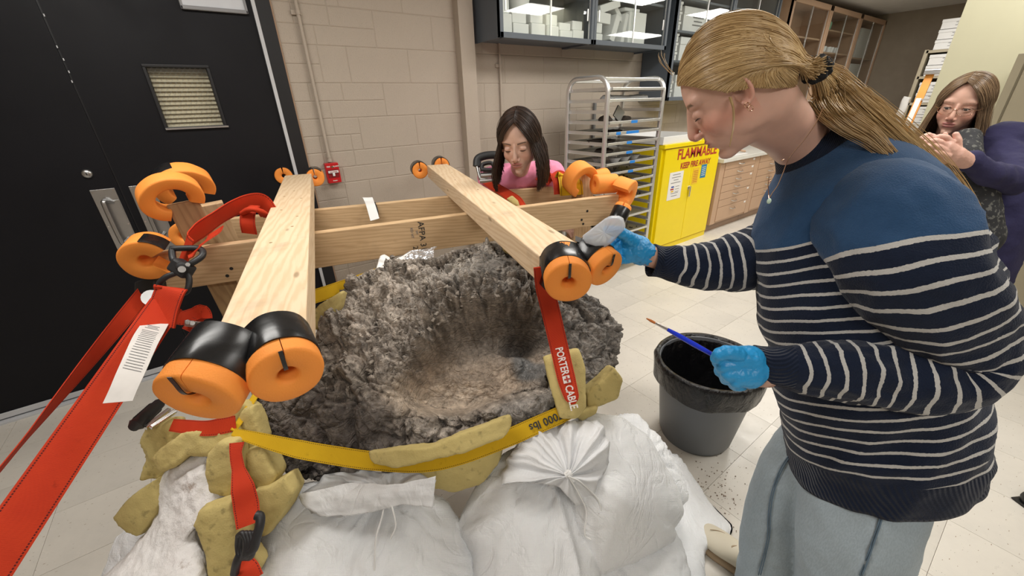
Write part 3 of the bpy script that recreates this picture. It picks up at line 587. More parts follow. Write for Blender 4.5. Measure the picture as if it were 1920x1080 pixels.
obj('sticker_print', g, MT['redink'], s1)
s2 = obj('blue_sticker', G().bx(xm+.18, xm+.28, y0-.002, y0-.0005, .685, .82), MT['blueink'], yc); g = G()
for k in range(5): g.bx(xm+.195, xm+.262, y0-.003, y0-.0022, .71+k*.02, .716+k*.02)
obj('sticker_print', g, MT['whiteink'], s2)
tw = thing('shallow_tray', 'white shallow tray lying on top of the yellow cabinet', 'tray', (x0+.1, y0+.1, zt+.006))
obj('tray_floor', G().bx(x0-.005, x0+.62, y0+.02, y1-.02, zt+.006, zt+.012), MT['white'], tw); g = G()
for a in ((x0-.01, x0+.63, y0+.01, y0+.02), (x0-.01, x0+.63, y1-.02, y1-.01), (x0-.01, x0, y0+.02, y1-.02), (x0+.62, x0+.63, y0+.02, y1-.02)): g.bx(*a, zt+.006, zt+.075)
obj('tray_rim', g, MT['white'], tw, bevel=.003)
# maple drawer unit
def drawer_unit(x0, x1, lab, nd):
    y0, y1 = 2.25, 2.85; dz = thing('drawer_unit', lab, 'drawers', (x0, y0, 0), 'maple drawer units')
    obj('carcass', G().bx(x0, x1, y0+.02, y1, .10, .80).bx(x0, x0+.10, y0, y0+.02, .10, .80).bx(x0+.1, x1, y0+.008, y0+.02, .1, .8), MT['maple'], dz); obj('plinth', G().bx(x0, x1, y0+.06, y1, 0, .10), MT['mapled'], dz)
    hs = [.085]*6+[.165]; z = .795
    for k in range(nd):
        h_ = hs[k]; d_ = obj('drawer', G().bx(x0+.105, x1-.012, y0-.006, y0+.008, z-h_+.004, z), MT['maple'], dz, bevel=.002); xm_ = (x0+x1)/2+.04
        zc_ = z-h_/2 if k < 6 else z-.05
        obj('handle', G().sweep(cat_rom([(xm_-.055, y0-.006, zc_+.008), (xm_-.03, y0-.03, zc_), (xm_+.03, y0-.03, zc_), (xm_+.055, y0-.006, zc_+.008)], 4), .006, ref=(0, 0, 1), n=8), MT['chrome'], d_, smooth=40)
        if k != 3 and k != 5: obj('label_tag', G().bx(x1-.085, x1-.045, y0-.009, y0-.0065, z-.032, z-.012), MT['paper'], d_)
        z -= h_
drawer_unit(4.47, 5.28, 'maple drawer unit of seven drawers standing against the yellow cabinet', 7); drawer_unit(5.285, 6.1, 'second maple drawer unit mostly hidden behind the sweater', 7)
ct = tag(obj('worktop', G().bx(4.455, 6.11, 2.215, 2.90, .80, .84), M('white_worktop', (.66, .65, .60), .4), bevel=.004), 'off-white worktop lying over the maple drawer units', 'worktop')
g = G(); g.bx(4.62, 5.1, 2.28, 2.66, .841, .846); tag(obj('paper_sheet', g, MT['paper']), 'white paper sheets spread on the worktop behind the yellow cabinet', 'paper')
g = G().sweep(cat_rom([(4.95, 2.4, .865), (5.0, 2.36, .885), (5.07, 2.33, .87), (5.12, 2.32, .86)], 5), [.012]*15+[.01], ref=(0, 0, 1), n=8); tag(obj('bone_fragment', g, MT['maple'], smooth=40), 'small tan fragment resting on the papers of the worktop', 'fragment')
# ---- aluminium tray rack
rx0, rx1, ry0, ry1, rt = 2.45, 3.12, 2.15, 2.56, 1.605
rk = thing('tray_rack', 'tall aluminium bakery rack with many runners against the block wall', 'rack', (rx0, ry0, 0))
pr = .0165
for xx in (rx0, rx1):
    pts = [(xx, ry0, .08)]+[(xx, ry0, z) for z in np.linspace(.3, rt-.10, 8)]+[(xx, ry0+.10*(1-math.cos(a)), rt-.10+.10*math.sin(a)) for a in np.linspace(.2, PI/2, 6)]+[(xx, y, rt) for y in np.linspace(ry0+.13, ry1-.13, 4)]+[(xx, ry1-.10*(1-math.sin(a)), rt-.10+.10*math.cos(a)) for a in np.linspace(0.0, PI/2, 6)]+[(xx, ry1, z) for z in np.linspace(rt-.14, .08, 8)]
    obj('upright_frame', G().sweep(pts, pr, pr, ref=(1, 0, 0), n=12, sq=.7), MT['alum'], rk, smooth=50)
    for k in range(20):
        z = 1.515-.0762*k; 
        if z > .12: 
            s_ = 1 if xx == rx0 else -1
            obj('runner', G().bx(xx+(.0 if s_ > 0 else -.04), xx+(.04 if s_ > 0 else 0), ry0-.012, ry1+.01, z-.0025, z).bx(xx-.003+s_*.016, xx+.003+s_*.016, ry0-.012, ry1+.01, z, z+.022), MT['alum'], rk)
for (yy, zz) in ((ry0+.05, rt-.012), (ry1-.05, rt-.012), (ry0, .12), (ry1, .12), (ry1, .9)): obj('cross_bar', G().box(((rx0+rx1)/2, yy, zz), (rx1-rx0, .022, .022)), MT['alum'], rk, bevel=.003)
for xx in (rx0, rx1):
    for yy in (ry0, ry1): obj('castor', G().cyl((xx-.015, yy, .04), (xx+.015, yy, .04), .04, n=16).box((xx, yy, .085), (.04, .04, .02)), MT['rubber'], rk, smooth=40)
tg = 'metal trays in the aluminium rack'; ords = ['top', 'second', 'third', 'fourth', 'fifth', 'sixth', 'seventh', 'eighth', 'ninth', 'tenth', 'eleventh', 'twelfth', 'thirteenth', 'fourteenth']
slots = [0, 1, 3, 4, 5, 6, 7, 8, 9, 10, 11, 13, 15, 17]; TR = []
tapes = {3: [(.40, .12)], 4: [(.14, .08), (.33, .24)], 5: [(.36, .10)], 6: [(.38, .12)], 7: [(.45, .10)], 8: [(.45, .10)], 9: [(.2, .03), (.45, .10)], 11: [(.30, .18)]}
cont = {0: 'holding wrapped plastic', 1: 'empty and bright', 3: 'holding dark fragments', 4: 'with two blue tapes on its rim', 5: 'with a thin layer of brown dirt', 6: 'with a blue tape near its middle', 7: 'holding white paper cups', 8: 'holding grey specks', 9: 'with a hanging blue tape', 10: 'pushed fully in', 11: 'with a wide blue tape', 13: 'nearly bare', 15: 'with small fragments', 17: 'lowest in view'}
for i, k in enumerate(slots):
    z = 1.515-.0762*k; xa, xb, ya, yb = rx0+.02, rx1-.02, ry0-.018, ry1-.01; yo = random.uniform(-.008, .012); ya += yo
    t_ = thing('baking_tray', f'metal tray {cont[k]}, {ords[i]} from the top of the rack', 'tray', (rx0, ry0, z), tg)
    obj('tray_floor', G().bx(xa+.006, xb-.006, ya+.006, yb, z+.001, z+.003), MT['traymet'], t_)
    g = G()
    for a in ((xa, xb, ya, ya+.006), (xa, xb, yb, yb+.006), (xa, xa+.006, ya, yb), (xb-.006, xb, ya, yb)): g.bx(*a, z+.001, z+.020)
    obj('tray_rim', g, MT['alum'], t_, bevel=.002)
    for (u_, wd) in tapes.get(k, ()): obj('blue_tape', G().bx(xa+u_*(xb-xa), xa+(u_+wd)*(xb-xa), ya-.0015, ya-.0004, z-.002-(.02 if wd < .05 else 0), z+.019), MT['tapeblue'], t_)
# tray contents
def lumps(z, spec, mt, lab, nm, cat):
    for li, (x, y, rr, h_) in enumerate(spec):
        g = G().sphere((x, y, z+h_*.5), (rr, rr*.8, h_*.55), nu=18, nv=12); V = g.v[0]; g.v[0] = V+(fbm(V*28, 3)[:, None])*(V-np.array([x, y, z+h_*.5]))*.6; tag(obj(nm, g, mt, smooth=1), lab+(', '+('left' if li == 0 else 'right')+' one' if len(spec) > 1 else ''), cat, 'pieces on the rack trays')
z3 = 1.515-.0762*3+.003; lumps(z3, [(2.62, 2.3, .06, .05), (2.86, 2.32, .07, .04)], MT['dirt'], 'dark fossil lump on the third rack tray', 'fossil_fragment', 'fossil')
g = G().box((2.77, 2.30, z3+.06), (.10, .012, .09), np.array(Matrix.Rotation(.6, 3, 'Y')).T); tag(obj('stone_flake', g, MT['traymet']), 'grey angular flake propped on the third rack tray', 'fossil')
for kk, sp in ((4, [(2.6, 2.3, .08, .015), (2.75, 2.33, .08, .018)]), (5, [(2.60, 2.32, .12, .03)]), (6, [(2.62, 2.3, .09, .035)])):
    lumps(1.515-.0762*kk+.003, sp, MT['dirt'], f'low brown dirt heap on the {["", "", "", "", "fourth", "fifth", "sixth"][kk]} rack tray', 'dirt_heap', 'dirt')
for kk in (8, 9, 11, 15, 17):
    g = G(); z = 1.515-.0762*kk+.0035
    for q in range(46):
        x, y = random.uniform(rx0+.05, rx1-.05), random.uniform(ry0+.02, ry1-.03); s_ = random.uniform(.004, .012); g.box((x, y, z+s_*.3), (s_*1.6, s_, s_*.7), np.array(Matrix.Rotation(random.random()*6, 3, 'Z')).T)
    tag(obj('fossil_chips', g, MT['dirt']), f'loose small dark chips scattered on a rack tray, {ords[slots.index(kk)]} from the top', 'chips', kind='stuff')
zw = 1.515-.0762*0+.004
g = G().sweep(cat_rom([(2.52, 2.26, zw+.02), (2.62, 2.25, zw+.025), (2.78, 2.26, zw+.02), (2.95, 2.25, zw+.025), (3.02, 2.25, zw+.02)], 8), .03, .02, n=18); V = g.v[0]; g.v[0] = V+pn(V*45)[:, None]*.008; zz_ = 1.515-.0762+.004; g.v[0][:, 2] += zz_-zw+.0; tag(obj('plastic_wrap', g, MT['bag'], smooth=1), 'crumpled clear plastic wrap on the upper rack tray', 'plastic wrap')
z7 = 1.515-.0762*7+.004
for k, (x, y) in enumerate(((2.60, 2.34), (2.70, 2.25), (2.82, 2.25), (2.97, 2.27))):
    g = G(); V = []; n_ = 48
    for (rr, zz) in ((0, 0), (.03, 0), (.055, .035)):
        for q in range(n_): a = 2*PI*q/n_; r2 = rr*(1+.06*(-1)**q*(rr > .04)); V.append((x+math.cos(a)*r2, y+math.sin(a)*r2, z7+zz+.004*(-1)**q*(rr > .04)))
    g.add(V, [(i*n_+q, i*n_+(q+1) % n_, (i+1)*n_+(q+1) % n_, (i+1)*n_+q) for i in range(2) for q in range(n_)])
    o = tag(obj('paper_cup', g, MT['white']), 'fluted white paper cup on the seventh rack tray, '+['leftmost', 'second from the left', 'third from the left', 'rightmost with blue inside'][k], 'paper cup', 'fluted paper cups on the tray'); sm = o.modifiers.new('s', 'SOLIDIFY'); sm.thickness = .001
# small bracket rail on the wall behind the rack
tag(obj('wall_rail', G().bx(3.12, 3.145, WY-.03, WY-.006, 1.0, 1.45), MT['greyink']), 'dark vertical rail on the block wall seen through the rack', 'rail')
# ---- khaki lockers at right
lx = 3.72; lk = thing('locker', 'khaki metal locker bank at the right edge behind the woman in glasses', 'locker', (lx, 0, 0)); yt = .36; zt_ = 1.62
obj('body', G().bx(lx+.012, lx+.5, -2.6, yt, .0, zt_), MT['locker'], lk, bevel=.004); obj('face_frame', G().bx(lx, lx+.014, yt-.035, yt, .02, zt_).bx(lx, lx+.014, -2.6, yt-.035, zt_-.04, zt_), MT['locker'], lk, bevel=.002)
for k in range(5):
    ya = yt-.045-k*.46; d_ = obj('door', G().bx(lx-.004, lx+.010, ya-.45, ya, .05, zt_-.05), MT['locker'], lk, bevel=.003)
    obj('label_holder', G().bx(lx-.007, lx-.0045, ya-.28, ya-.2, 1.33, 1.38), MT['fibreglass'] if k == 0 else MT['steel'], d_)
struct(obj('baseboard_right', G().bx(lx-.006, lx+.008, -2.6, yt, 0, .045), MT['black'], loc=(lx, 0, 0)))
# ---- shelf of document boxes by the end wall
sx = 8.2; ya, yb = .35, 1.64; su = thing('shelf_unit', 'beige metal shelf unit loaded with white document boxes by the end wall', 'shelf', (sx, ya, 0)); kh = M('beige_shelf_paint', (.42, .37, .27), .5)
for yy in (ya, yb): obj('side_panel', G().bx(sx, sx+.42, yy-.02, yy+.02, 0, 1.95), kh, su)
zs = [1.93, 1.62, 1.29, .93, .6, .3, .03]
for z in zs: obj('shelf', G().bx(sx, sx+.42, ya, yb, z-.02, z+.012), kh, su)
obj('back_panel', G().bx(sx+.41, sx+.42, ya, yb, 0, 1.93), MT['mapled'], su)
nm_ = ['top', 'upper', 'middle', 'lower', 'low', 'bottom']
for i, z in enumerate(zs[:5]):
    for r2 in range(3 if i in (0, 3) else 2):
        for k in range(2):
            h_ = (.112, .125, .125, .10, .125)[i]
            carton(sx+.19, yb-.24-k*.40, z+.014+r2*(h_+.004), .36, .37, h_, f'white document box on the {["unit top", "upper shelf", "middle shelf", "third shelf", "lower shelf"][i]}, {["bottom", "second", "third"][r2]} layer, {["outer", "inner"][k]} column', 'white document boxes on the shelf unit', face='x')
# step ladder in front of it
def seg(a, b, w_, t_, m, nm, par): return obj(nm, G().ribbon([a, b], (0, 1, 0), w_, t_), m, par)
pa, pb = PX(1744, 140, 7.5), PX(1688, 265, 7.2); la = thing('step_ladder', 'orange fibreglass step ladder leaning beside the document boxes', 'ladder', (float(pb[0]), float(pb[1]), 0))
dirn = (pa-pb)/(pa[2]-pb[2]); pb = pa-dirn*(pa[2]-.02)
for k, off in enumerate((0, -.42)):
    obj('rail', G().box((pa+pb)/2+[0, off, 0], (.03, .075, np.linalg.norm(pa-pb)), np.array([nrm(np.cross((0, 1, 0), dirn)), nrm(np.cross(dirn, nrm(np.cross((0, 1, 0), dirn)))), nrm(dirn)])), MT['fibreglass'], la)
for k in range(6): c = pa-dirn*(.28+k*.28); obj('step', G().box(c+[0, -.21, 0], (.08, .36, .02)), MT['alum'], la)
obj('top_cap', G().box(pa+[.0, -.21, .03], (.14, .54, .06)), MT['steel'], la, bevel=.01); c = pa-dirn*.42; obj('safety_sticker', G().box(c+[-.03, 0, 0], (.004, .05, .34), np.array([nrm(np.cross((0, 1, 0), dirn)), (0, 1, 0), nrm(dirn)])), MT['paper'], la)
pts = [PX(a, b, 7.4) for a, b in ((1702, 182), (1697, 190), (1692, 205), (1683, 222), (1676, 245))]; pts += [pts[-1]+[0, 0.0, -.5], [pts[-1][0], pts[-1][1], 0.01]]
tag(obj('white_post', G().sweep(cat_rom(pts, 6), .04, .02, ref=(1, 0, 0), n=12), MT['white'], smooth=60), 'curved white plastic post standing left of the shelf unit', 'post')
# dark things at the right edge of the floor
o = thing('shoe', 'dark shoe tip at the right edge of the picture on the pale floor', 'shoe', PZ(1922, 945, 0)); q = PZ(1934, 948, 0)
g = G().sweep(cat_rom([q+[-.03, .02, .02], q+[0, 0, .028], q+[.08, -.05, .035], q+[.16, -.10, .045]], 5), [.012, .02, .028, .032, .034, .034, .036, .036, .036, .036, .036, .036, .034, .034, .034, .03], ref=(0, 0, 1), n=14); obj('upper', g, MT['rubber'], o, smooth=60)
g = G().sweep(cat_rom([q+[-.035, .022, .006], q+[.08, -.05, .006], q+[.17, -.105, .006]], 6), .036, .006, ref=(0, 0, 1), n=14); obj('outsole', g, MT['black'], o, smooth=60)
# ================================================================ timber frame over the fossil
fr = thing('timber_frame', 'pine timber lifting frame of two long beams and two cross beams standing over the fossil', 'frame', (.4, 1.6, 0))
FR0 = np.array(fr.location)
def timber(name, a, b, wd, ht, mt, parent=fr, up=(0, 0, 1), bev=.003, org=FR0):
    a, b = np.asarray(a, float), np.asarray(b, float); x = nrm(b-a); y = nrm(np.cross(up, x)); z = np.cross(x, y); L_ = np.linalg.norm(b-a)
    g = G().box((0, 0, 0), (L_, wd, ht)); me = mesh_of(name, g, mt, np.zeros(3), 0); o = bpy.data.objects.new(name, me); COL.objects.link(o)
    c = (a+b)/2-org; o.parent = parent; o.matrix_local = Matrix(((x[0], y[0], z[0], c[0]), (x[1], y[1], z[1], c[1]), (x[2], y[2], z[2], c[2]), (0, 0, 0, 1)))
    m_ = o.modifiers.new('bevel', 'BEVEL'); m_.width = bev; m_.segments = 2; return o
ZT, ZL = 1.10, 1.022
la, lb = np.array([-.02, .70, ZT-.038]), np.array([.40, 2.72, ZT-.038]); ra, rb = np.array([.655, .66, ZT-.038]), np.array([1.19, 2.46, ZT-.038])
timber('cross_beam', la, lb, .145, .076, MT['wood1']); timber('cross_beam', ra, rb, .135, .076, MT['wood1'])
fa, fb = np.array([-.245, 1.76, ZL-.07]), np.array([1.60, 1.30, ZL-.07]); ba, bb = np.array([-.16, 2.19, ZL-.07]), np.array([1.70, 1.64, ZL-.07])
timber('long_beam', fa, fb, .038, .14, MT['wood2']); timber('long_beam', ba, bb, .038, .14, MT['wood2'])
fd = nrm(fb-fa); fn = np.array([fd[1], -fd[0], 0])   # fn: towards the camera side
# posts between the long beams, splayed a little
pLt = P(338, 368, 1.36); pLt2 = P(388, 372, 1.52); pRt = P(1100, 325, 2.06)
timber('post', pLt+[0, 0, -.02], [pLt[0]+.10, pLt[1]-.05, .0], .09, .04, MT['wood3'], up=(0, 1, 0)); timber('post', pLt2+[0, 0, -.02], [pLt2[0]+.08, pLt2[1]+.12, .0], .09, .04, MT['wood2'], up=(0, 1, 0))
timber('post', pRt, [pRt[0]-.10, pRt[1]-.05, 0], .09, .04, MT['wood2'], up=(0, 1, 0)); timber('post', pRt+[.05, .08, -.05], [pRt[0]+.02, pRt[1]+.18, 0], .09, .04, MT['wood3'], up=(0, 1, 0))
# mill stamp on the front beam, reading downwards
sp = P(795, 437, 1.6); k = ((sp-fa)@fd); sp = fa+fd*k-np.array([0, 0, 0])+fn*(.0195+.0006)
for t_, off, sz in (('AFPA 31', -.0, .036), ('2', -.034, .030), ('KD HT', -.040, .015), ('SPF', -.020, .012)):
    o_ = sp+fd*off+np.array([0, 0, .0 if t_ == 'AFPA 31' else (-.045 if t_ == '2' else .02)])
    text('stamp', t_, sz, o_, (0, 0, -1), fd, MT['blackink'] if sz > .02 else MT['greyink'], fr, bold=.0002)
for (a, b, z) in ((.06, 0, -.02), (.04, 0, -.045), (1.72, 0, .01), (1.69, 0, -.03), (1.70, 0, -.052)):
    c = fa+fd*(a+.15*(a < 1))+fn*.0195+[0, 0, z]; obj('nail_hole', G().cyl(c-fn*.001, c+fn*.0008, .006, n=10), MT['black'], fr)
for (u_, v_, bm) in ((.30, -.03, 0), (.45, .03, 0), (.52, -.03, 0), (.62, .035, 0), (.66, -.035, 0), (.38, .02, 0), (.72, .0, 0), (.5, .02, 1), (.66, -.02, 1), (.8, .02, 1)):
    A, B = ((la, lb), (ra, rb))[bm]; d_ = nrm(B-A); s_ = np.array([d_[1], -d_[0], 0]); c = A+(B-A)*u_+s_*v_+[0, 0, .038]; obj('nail_dent', G().cyl(c-[0, 0, .001], c+[0, 0, .0006], .0045, n=8), MT['wood3'], fr)

# ---------------------------------------------------------------- foam noodle pieces (arches of foam, some wrapped in black tape)
NG = 'orange foam noodle pieces padding the timber ends'
def arch(c, ax, up, ro, ri, a0, a1, L_, lean=(0, 0, 0), n=40, round_=.006, squash=1):
    """extruded ring sector; ax = axis, up = direction of angle 90"""
    ax = nrm(ax); up = nrm(np.asarray(up)-ax*(np.asarray(up)@ax)); x = np.cross(up, ax); g = G(); V = []; c = np.asarray(c, float)
    prof = [(ri, -L_/2+round_), (ri+round_, -L_/2), (ro-round_, -L_/2), (ro-round_*.3, -L_/2+round_*.3), (ro, -L_/2+round_), (ro, L_/2-round_), (ro-round_*.3, L_/2-round_*.3), (ro-round_, L_/2), (ri+round_, L_/2), (ri, L_/2-round_)]; m_ = len(prof)
    for i in range(n+1):
        a = math.radians(a0+(a1-a0)*i/n)
        for r_, z in prof: V.append(c+ax*z+(x*math.cos(a)+up*math.sin(a)*squash)*r_+np.asarray(lean)*(z/L_))
    F_ = [(i*m_+t, i*m_+(t+1) % m_, (i+1)*m_+(t+1) % m_, (i+1)*m_+t) for i in range(n) for t in range(m_)]+[tuple(range(m_))[::-1], tuple(n*m_+t for t in range(m_))]
    V = np.array(V); V += (pn(V*25)*.0022)[:, None]*nrm(up); return g.add(V, F_)
def noodle(lab, c, ax, up, ro=.048, ri=.014, a0=95, a1=445, L_=.10, tape=None, slit=True, grp=NG, squash=1):
    t_ = thing('foam_noodle', lab, 'foam noodle', c, grp); obj('foam', arch(c, ax, up, ro, ri, a0, a1, L_, squash=squash), MT['noodle'], t_, smooth=50)
    if tape:
        b0, b1, z0, z1 = tape; c2 = np.asarray(c)+nrm(ax)*((z0+z1)/2*L_)
        g = arch(c2, ax, up, ro+.0022, ro-.0005, b0, b1, (z1-z0)*L_, round_=.0005, squash=squash); V = g.v[0]; g.v[0] = V+nrm(up)*(pn(V*22+3)*.003)[:, None]; obj('black_tape', g, MT['tape'], t_, smooth=50)
    return t_
def tape_flap(t_, pts, W, wid, nm='tape_tail', mt='tape'): return obj(nm, G().ribbon(cat_rom(pts, 6), W, wid, .0012), MT[mt], t_, smooth=60)
ul = nrm(lb-la); ur = nrm(rb-ra); Z3 = np.array([0, 0, 1.])
def near(labl, A, B, ro, a0, tape, **kw):
    A, B = np.asarray(A), np.asarray(B); c = (A+B)/2; L_ = np.linalg.norm(B-A); ax = nrm(B-A); t_ = noodle(labl, c, ax, Z3, ro=ro, ri=ro*.27, a0=a0, a1=a0+358.6, L_=L_, tape=tape); return t_, A, ax
A = P(368, 750, .595); n1, A1, x1_ = near('large orange noodle piece with black tape on the left cross beam, nearest the camera', A, P(436, 648, .672), .060, 100, (5, 185, -.20, .5))
A = P(541, 706, .64); n2, A2, x2_ = near('orange noodle piece under black tape at the right corner of the left cross beam', A, P(517, 634, .71), .056, 95, (-40, 215, -.22, .5))
A = P(1066, 532, .86); n3, A3, x3_ = near('orange noodle ring facing the camera on the left corner of the right cross beam', A, P(1055, 487, .94), .0525, 90, (-5, 190, -.18, .5))
A = P(1139, 507, .90); n4, A4, x4_ = near('orange noodle ring turned sideways under black tape beside the container hand', A, P(1096, 470, .95), .046, 90, (-40, 215, -.15, .5))
# slit lines and crumpled tape tucked into the holes
for t_, A, ax, ro in ((n1, A1, x1_, .062), (n2, A2, x2_, .057), (n3, A3, x3_, .0525), (n4, A4, x4_, .046)):
    up_ = nrm(Z3-ax*(Z3@ax)); tape_flap(t_, [A-ax*.003+up_*(ro+.001), A-ax*.004+up_*ro*.8, A-ax*.004+up_*ro*.35, A+ax*.02+up_*.0], np.cross(ax, up_), ro*.11)
# tape pulled from the noodles onto the timber ends
def wrap(end, d_, s_, t_, side, wd, ht):
    d_ = nrm(d_); x = np.array([d_[1], -d_[0], 0])*side; g = G(); c0 = end+x*wd*.24
    ring = lambda c, hw, hh: [c-x*hw-Z3*hh, c+x*hw-Z3*hh, c+x*hw+Z3*hh, c-x*hw+Z3*hh]
    rs = [ring(c0-d_*.002, wd*.268, ht*.54), ring(c0+d_*.035, wd*.266, ht*.52)]
    g.add(np.array(rs[0]+rs[1]), [(0, 1, 5, 4), (1, 2, 6, 5), (2, 3, 7, 6), (3, 0, 4, 7), (0, 3, 2, 1)]); return obj('timber_wrap', g, MT['tape'], t_, bevel=.004)
wrap(la, ul, 0, n1, -1, .145, .078); wrap(la, ul, 0, n2, 1, .145, .078); wrap(ra, ur, 0, n3, -1, .135, .078); wrap(ra, ur, 0, n4, 1, .135, .078)
# far ends of the cross beams
for (px, py, d_, lab, s_) in ((533, 328, 2.50, 'noodle piece taped at the far left corner of the left cross beam', 1), (591, 331, 2.44, 'noodle piece at the far right corner of the left cross beam, near the alarm', 1), (786, 318, 2.62, 'noodle piece taped on the far left corner of the right cross beam', 1), (826, 309, 2.70, 'noodle piece at the far right corner of the right cross beam', 1)):
    c = P(px, py, d_); noodle('orange '+lab, c, ul if px < 700 else ur, Z3, ro=.052, ri=.012, L_=.10, tape=(-20, 200, -.5, .5) if px != 591 else (30, 140, -.5, .5))
# arches over the left posts
view = nrm(ray(320, 350))
noodle('orange foam arch over the front left post top, open side down', P(321, 369, 1.33), np.array([-.12, 1, .38]), (-.22, -.2, 1), ro=.090, ri=.046, a0=-62, a1=215, L_=.06, squash=.85)
noodle('orange foam arch with a black tape edge over the rear left post', P(345, 348, 1.50), np.array([-.12, 1, .45]), (.12, -.2, 1), ro=.094, ri=.050, a0=-50, a1=200, L_=.07, tape=(10, 75, -.1, .5), squash=.85)
t_ = noodle('orange foam cap with a black band over the left end of the front beam', P(280, 479, 1.31), np.array([.25, .9, .15]), np.array([-.95, 0, .32]), ro=.070, ri=.020, a0=-62, a1=222, L_=.085, tape=(165, 222, -.5, .2))
noodle('orange foam cap over the left end of the rear beam', ba+np.array([-.01, -.01, .02]), np.array([.25, .9, 0]), np.array([-1, 0, .1]), ro=.058, ri=.02, a0=-50, a1=230, L_=.06)
# right end cluster
noodle('orange foam arch hugging the left side of the right post top', P(1087, 336, 2.0), np.array([.1, 1, .35]), (-.6, 0, .8), ro=.085, ri=.045, a0=-30, a1=200, L_=.08)
noodle('orange foam piece on top of the right post, seen edge-on', P(1122, 336, 2.12), np.array([1, -.2, .1]), (0, 0, 1), ro=.052, ri=.015, L_=.10)
noodle('orange foam barrel lying across the front beam near its right end', P(1134, 345, 1.99), np.array([1, -.3, -.05]), (0, .3, 1), ro=.048, ri=.014, L_=.125)
noodle('orange foam cap curled around the right end of the front beam', P(1168, 362, 1.97), np.array([-.25, .9, .2]), np.array([.95, 0, -.1]), ro=.075, ri=.026, a0=-60, a1=200, L_=.085)
noodle('small orange foam piece wrapped in black tape below the right beam end', P(1162, 402, 1.9), np.array([.6, .1, .7]), (-.6, -.5, .5), ro=.040, ri=.012, L_=.10, tape=(-180, 180, -.45, .30))

# ---------------------------------------------------------------- straps and ratchets
def strap(nm, lab, pts, W, wid, mt, n=10, par=None, th=.003, grp=None):
    g = G().ribbon(cat_rom(pts, n), W, wid, th)
    if par: return obj(nm, g, mt, par, smooth=40)
    return tag(obj(nm, g, mt, smooth=40), lab, 'strap', grp)
RS = 'straps holding the frame and fossil'
# left red sling over the beam
s1 = thing('red_sling', 'red webbing sling draped over the left beams with black shackle rings and a white tag', 'strap', P(350, 480, 1.28), RS)
pts = [P(357, 474, 1.27), P(345, 463, 1.29), P(362, 442, 1.33), P(395, 418, 1.38), P(428, 396, 1.44), P(460, 382, 1.50), P(488, 380, 1.55), P(505, 400, 1.58)]
cv = cat_rom(pts, 8); Wd = np.array([CU*.8+CR*.45-CF*.2]*len(cv)); obj('webbing', G().ribbon(cv, Wd, np.interp(np.linspace(0, 1, len(cv)), [0, .15, .3, .8, 1], [.085, .10, .085, .075, .07]), .003), MT['redweb'], s1, smooth=40)
pts = [P(352, 478, 1.27), P(372, 462, 1.28), P(398, 444, 1.32), P(405, 432, 1.36)]; obj('webbing', G().ribbon(cat_rom(pts, 6), CU*.5+CR*.8, .06, .003), MT['redweb'], s1, smooth=40)
pts = [P(478, 386, 1.50), P(466, 398, 1.47), P(464, 418, 1.46), P(468, 438, 1.48)]; obj('hanging_loop', G().ribbon(cat_rom(pts, 6), CR, [.04]*3+[.055]*16, .004), MT['redweb'], s1, smooth=40)
obj('fold', G().sweep(cat_rom([P(455, 400, 1.46), P(470, 392, 1.44), P(488, 396, 1.46), P(498, 404, 1.5)], 6), .014, .010, n=12), MT['redweb'], s1, smooth=1)
def loop(pts, r_, nm, mt, par, n=10): return obj(nm, G().sweep(cat_rom(list(pts)+[pts[0]], 6)[:-1], r_, ref=nrm(CF+.01), n=n, closed=True), mt, par, smooth=60)
loop([P(322, 466, 1.25), P(325, 487, 1.24), P(340, 500, 1.23), P(362, 492, 1.23), P(380, 478, 1.25), P(378, 469, 1.26), P(366, 484, 1.25), P(352, 496, 1.245), P(334, 490, 1.25), P(331, 468, 1.26)][:5]+[P(372, 466, 1.27)], .0095, 'shackle_ring', MT['rubber'], s1)
obj('shackle_body', G().box(P(341, 503, 1.23), (.060, .04, .045), np.array([nrm(CR*.8-CU*.5), nrm(CF), nrm(CU*.8+CR*.5)])).cyl(P(341, 500, 1.20), P(341, 500, 1.265), .016, n=16), MT['rubber'], s1, bevel=.008)
obj('pin', G().cyl(P(341, 505, 1.19), P(341, 505, 1.20), .010, n=12).cyl(P(352, 496, 1.19), P(352, 496, 1.2), .006, n=10), MT['steel'], s1)
loop([P(330, 512, 1.22), P(310, 520, 1.21), P(298, 534, 1.21), P(304, 542, 1.21), P(330, 548, 1.22), P(347, 549, 1.22), P(354, 536, 1.22), P(352, 516, 1.225)], .0085, 'shackle_ring', MT['rubber'], s1)
pts = [P(324, 540, 1.215), P(319, 545, 1.20), P(308, 575, 1.195), P(300, 612, 1.19)]; obj('doubled_webbing', G().ribbon(cat_rom(pts, 6), CR-CU*.25, .088, .006), MT['redweb'], s1, smooth=40)
a_, b_ = P(312, 570, 1.21), P(20, 1000, .80); end = a_+(b_-a_)*1.75
wdv = nrm(np.cross(nrm(b_-a_), ray(150, 800))); obj('long_webbing', G().ribbon([a_+(end-a_)*t0 for t0 in np.linspace(0, 1, 24)], wdv, .082, .003), MT['redweb'], s1, smooth=40)
tg_ = thing('care_tag', 'worn white printed tag hanging from the red sling above the floor', 'tag', P(290, 612, 1.17))
pts = [P(291, 607, 1.165), P(272, 640, 1.06), P(245, 700, .975), P(221, 754, .93)]; cv = cat_rom(pts, 6); wv_ = nrm(CR*.98-CU*.22); obj('tag_sheet', G().ribbon(cv, wv_, .060, .001), MT['label'], tg_, smooth=40)
g = G()
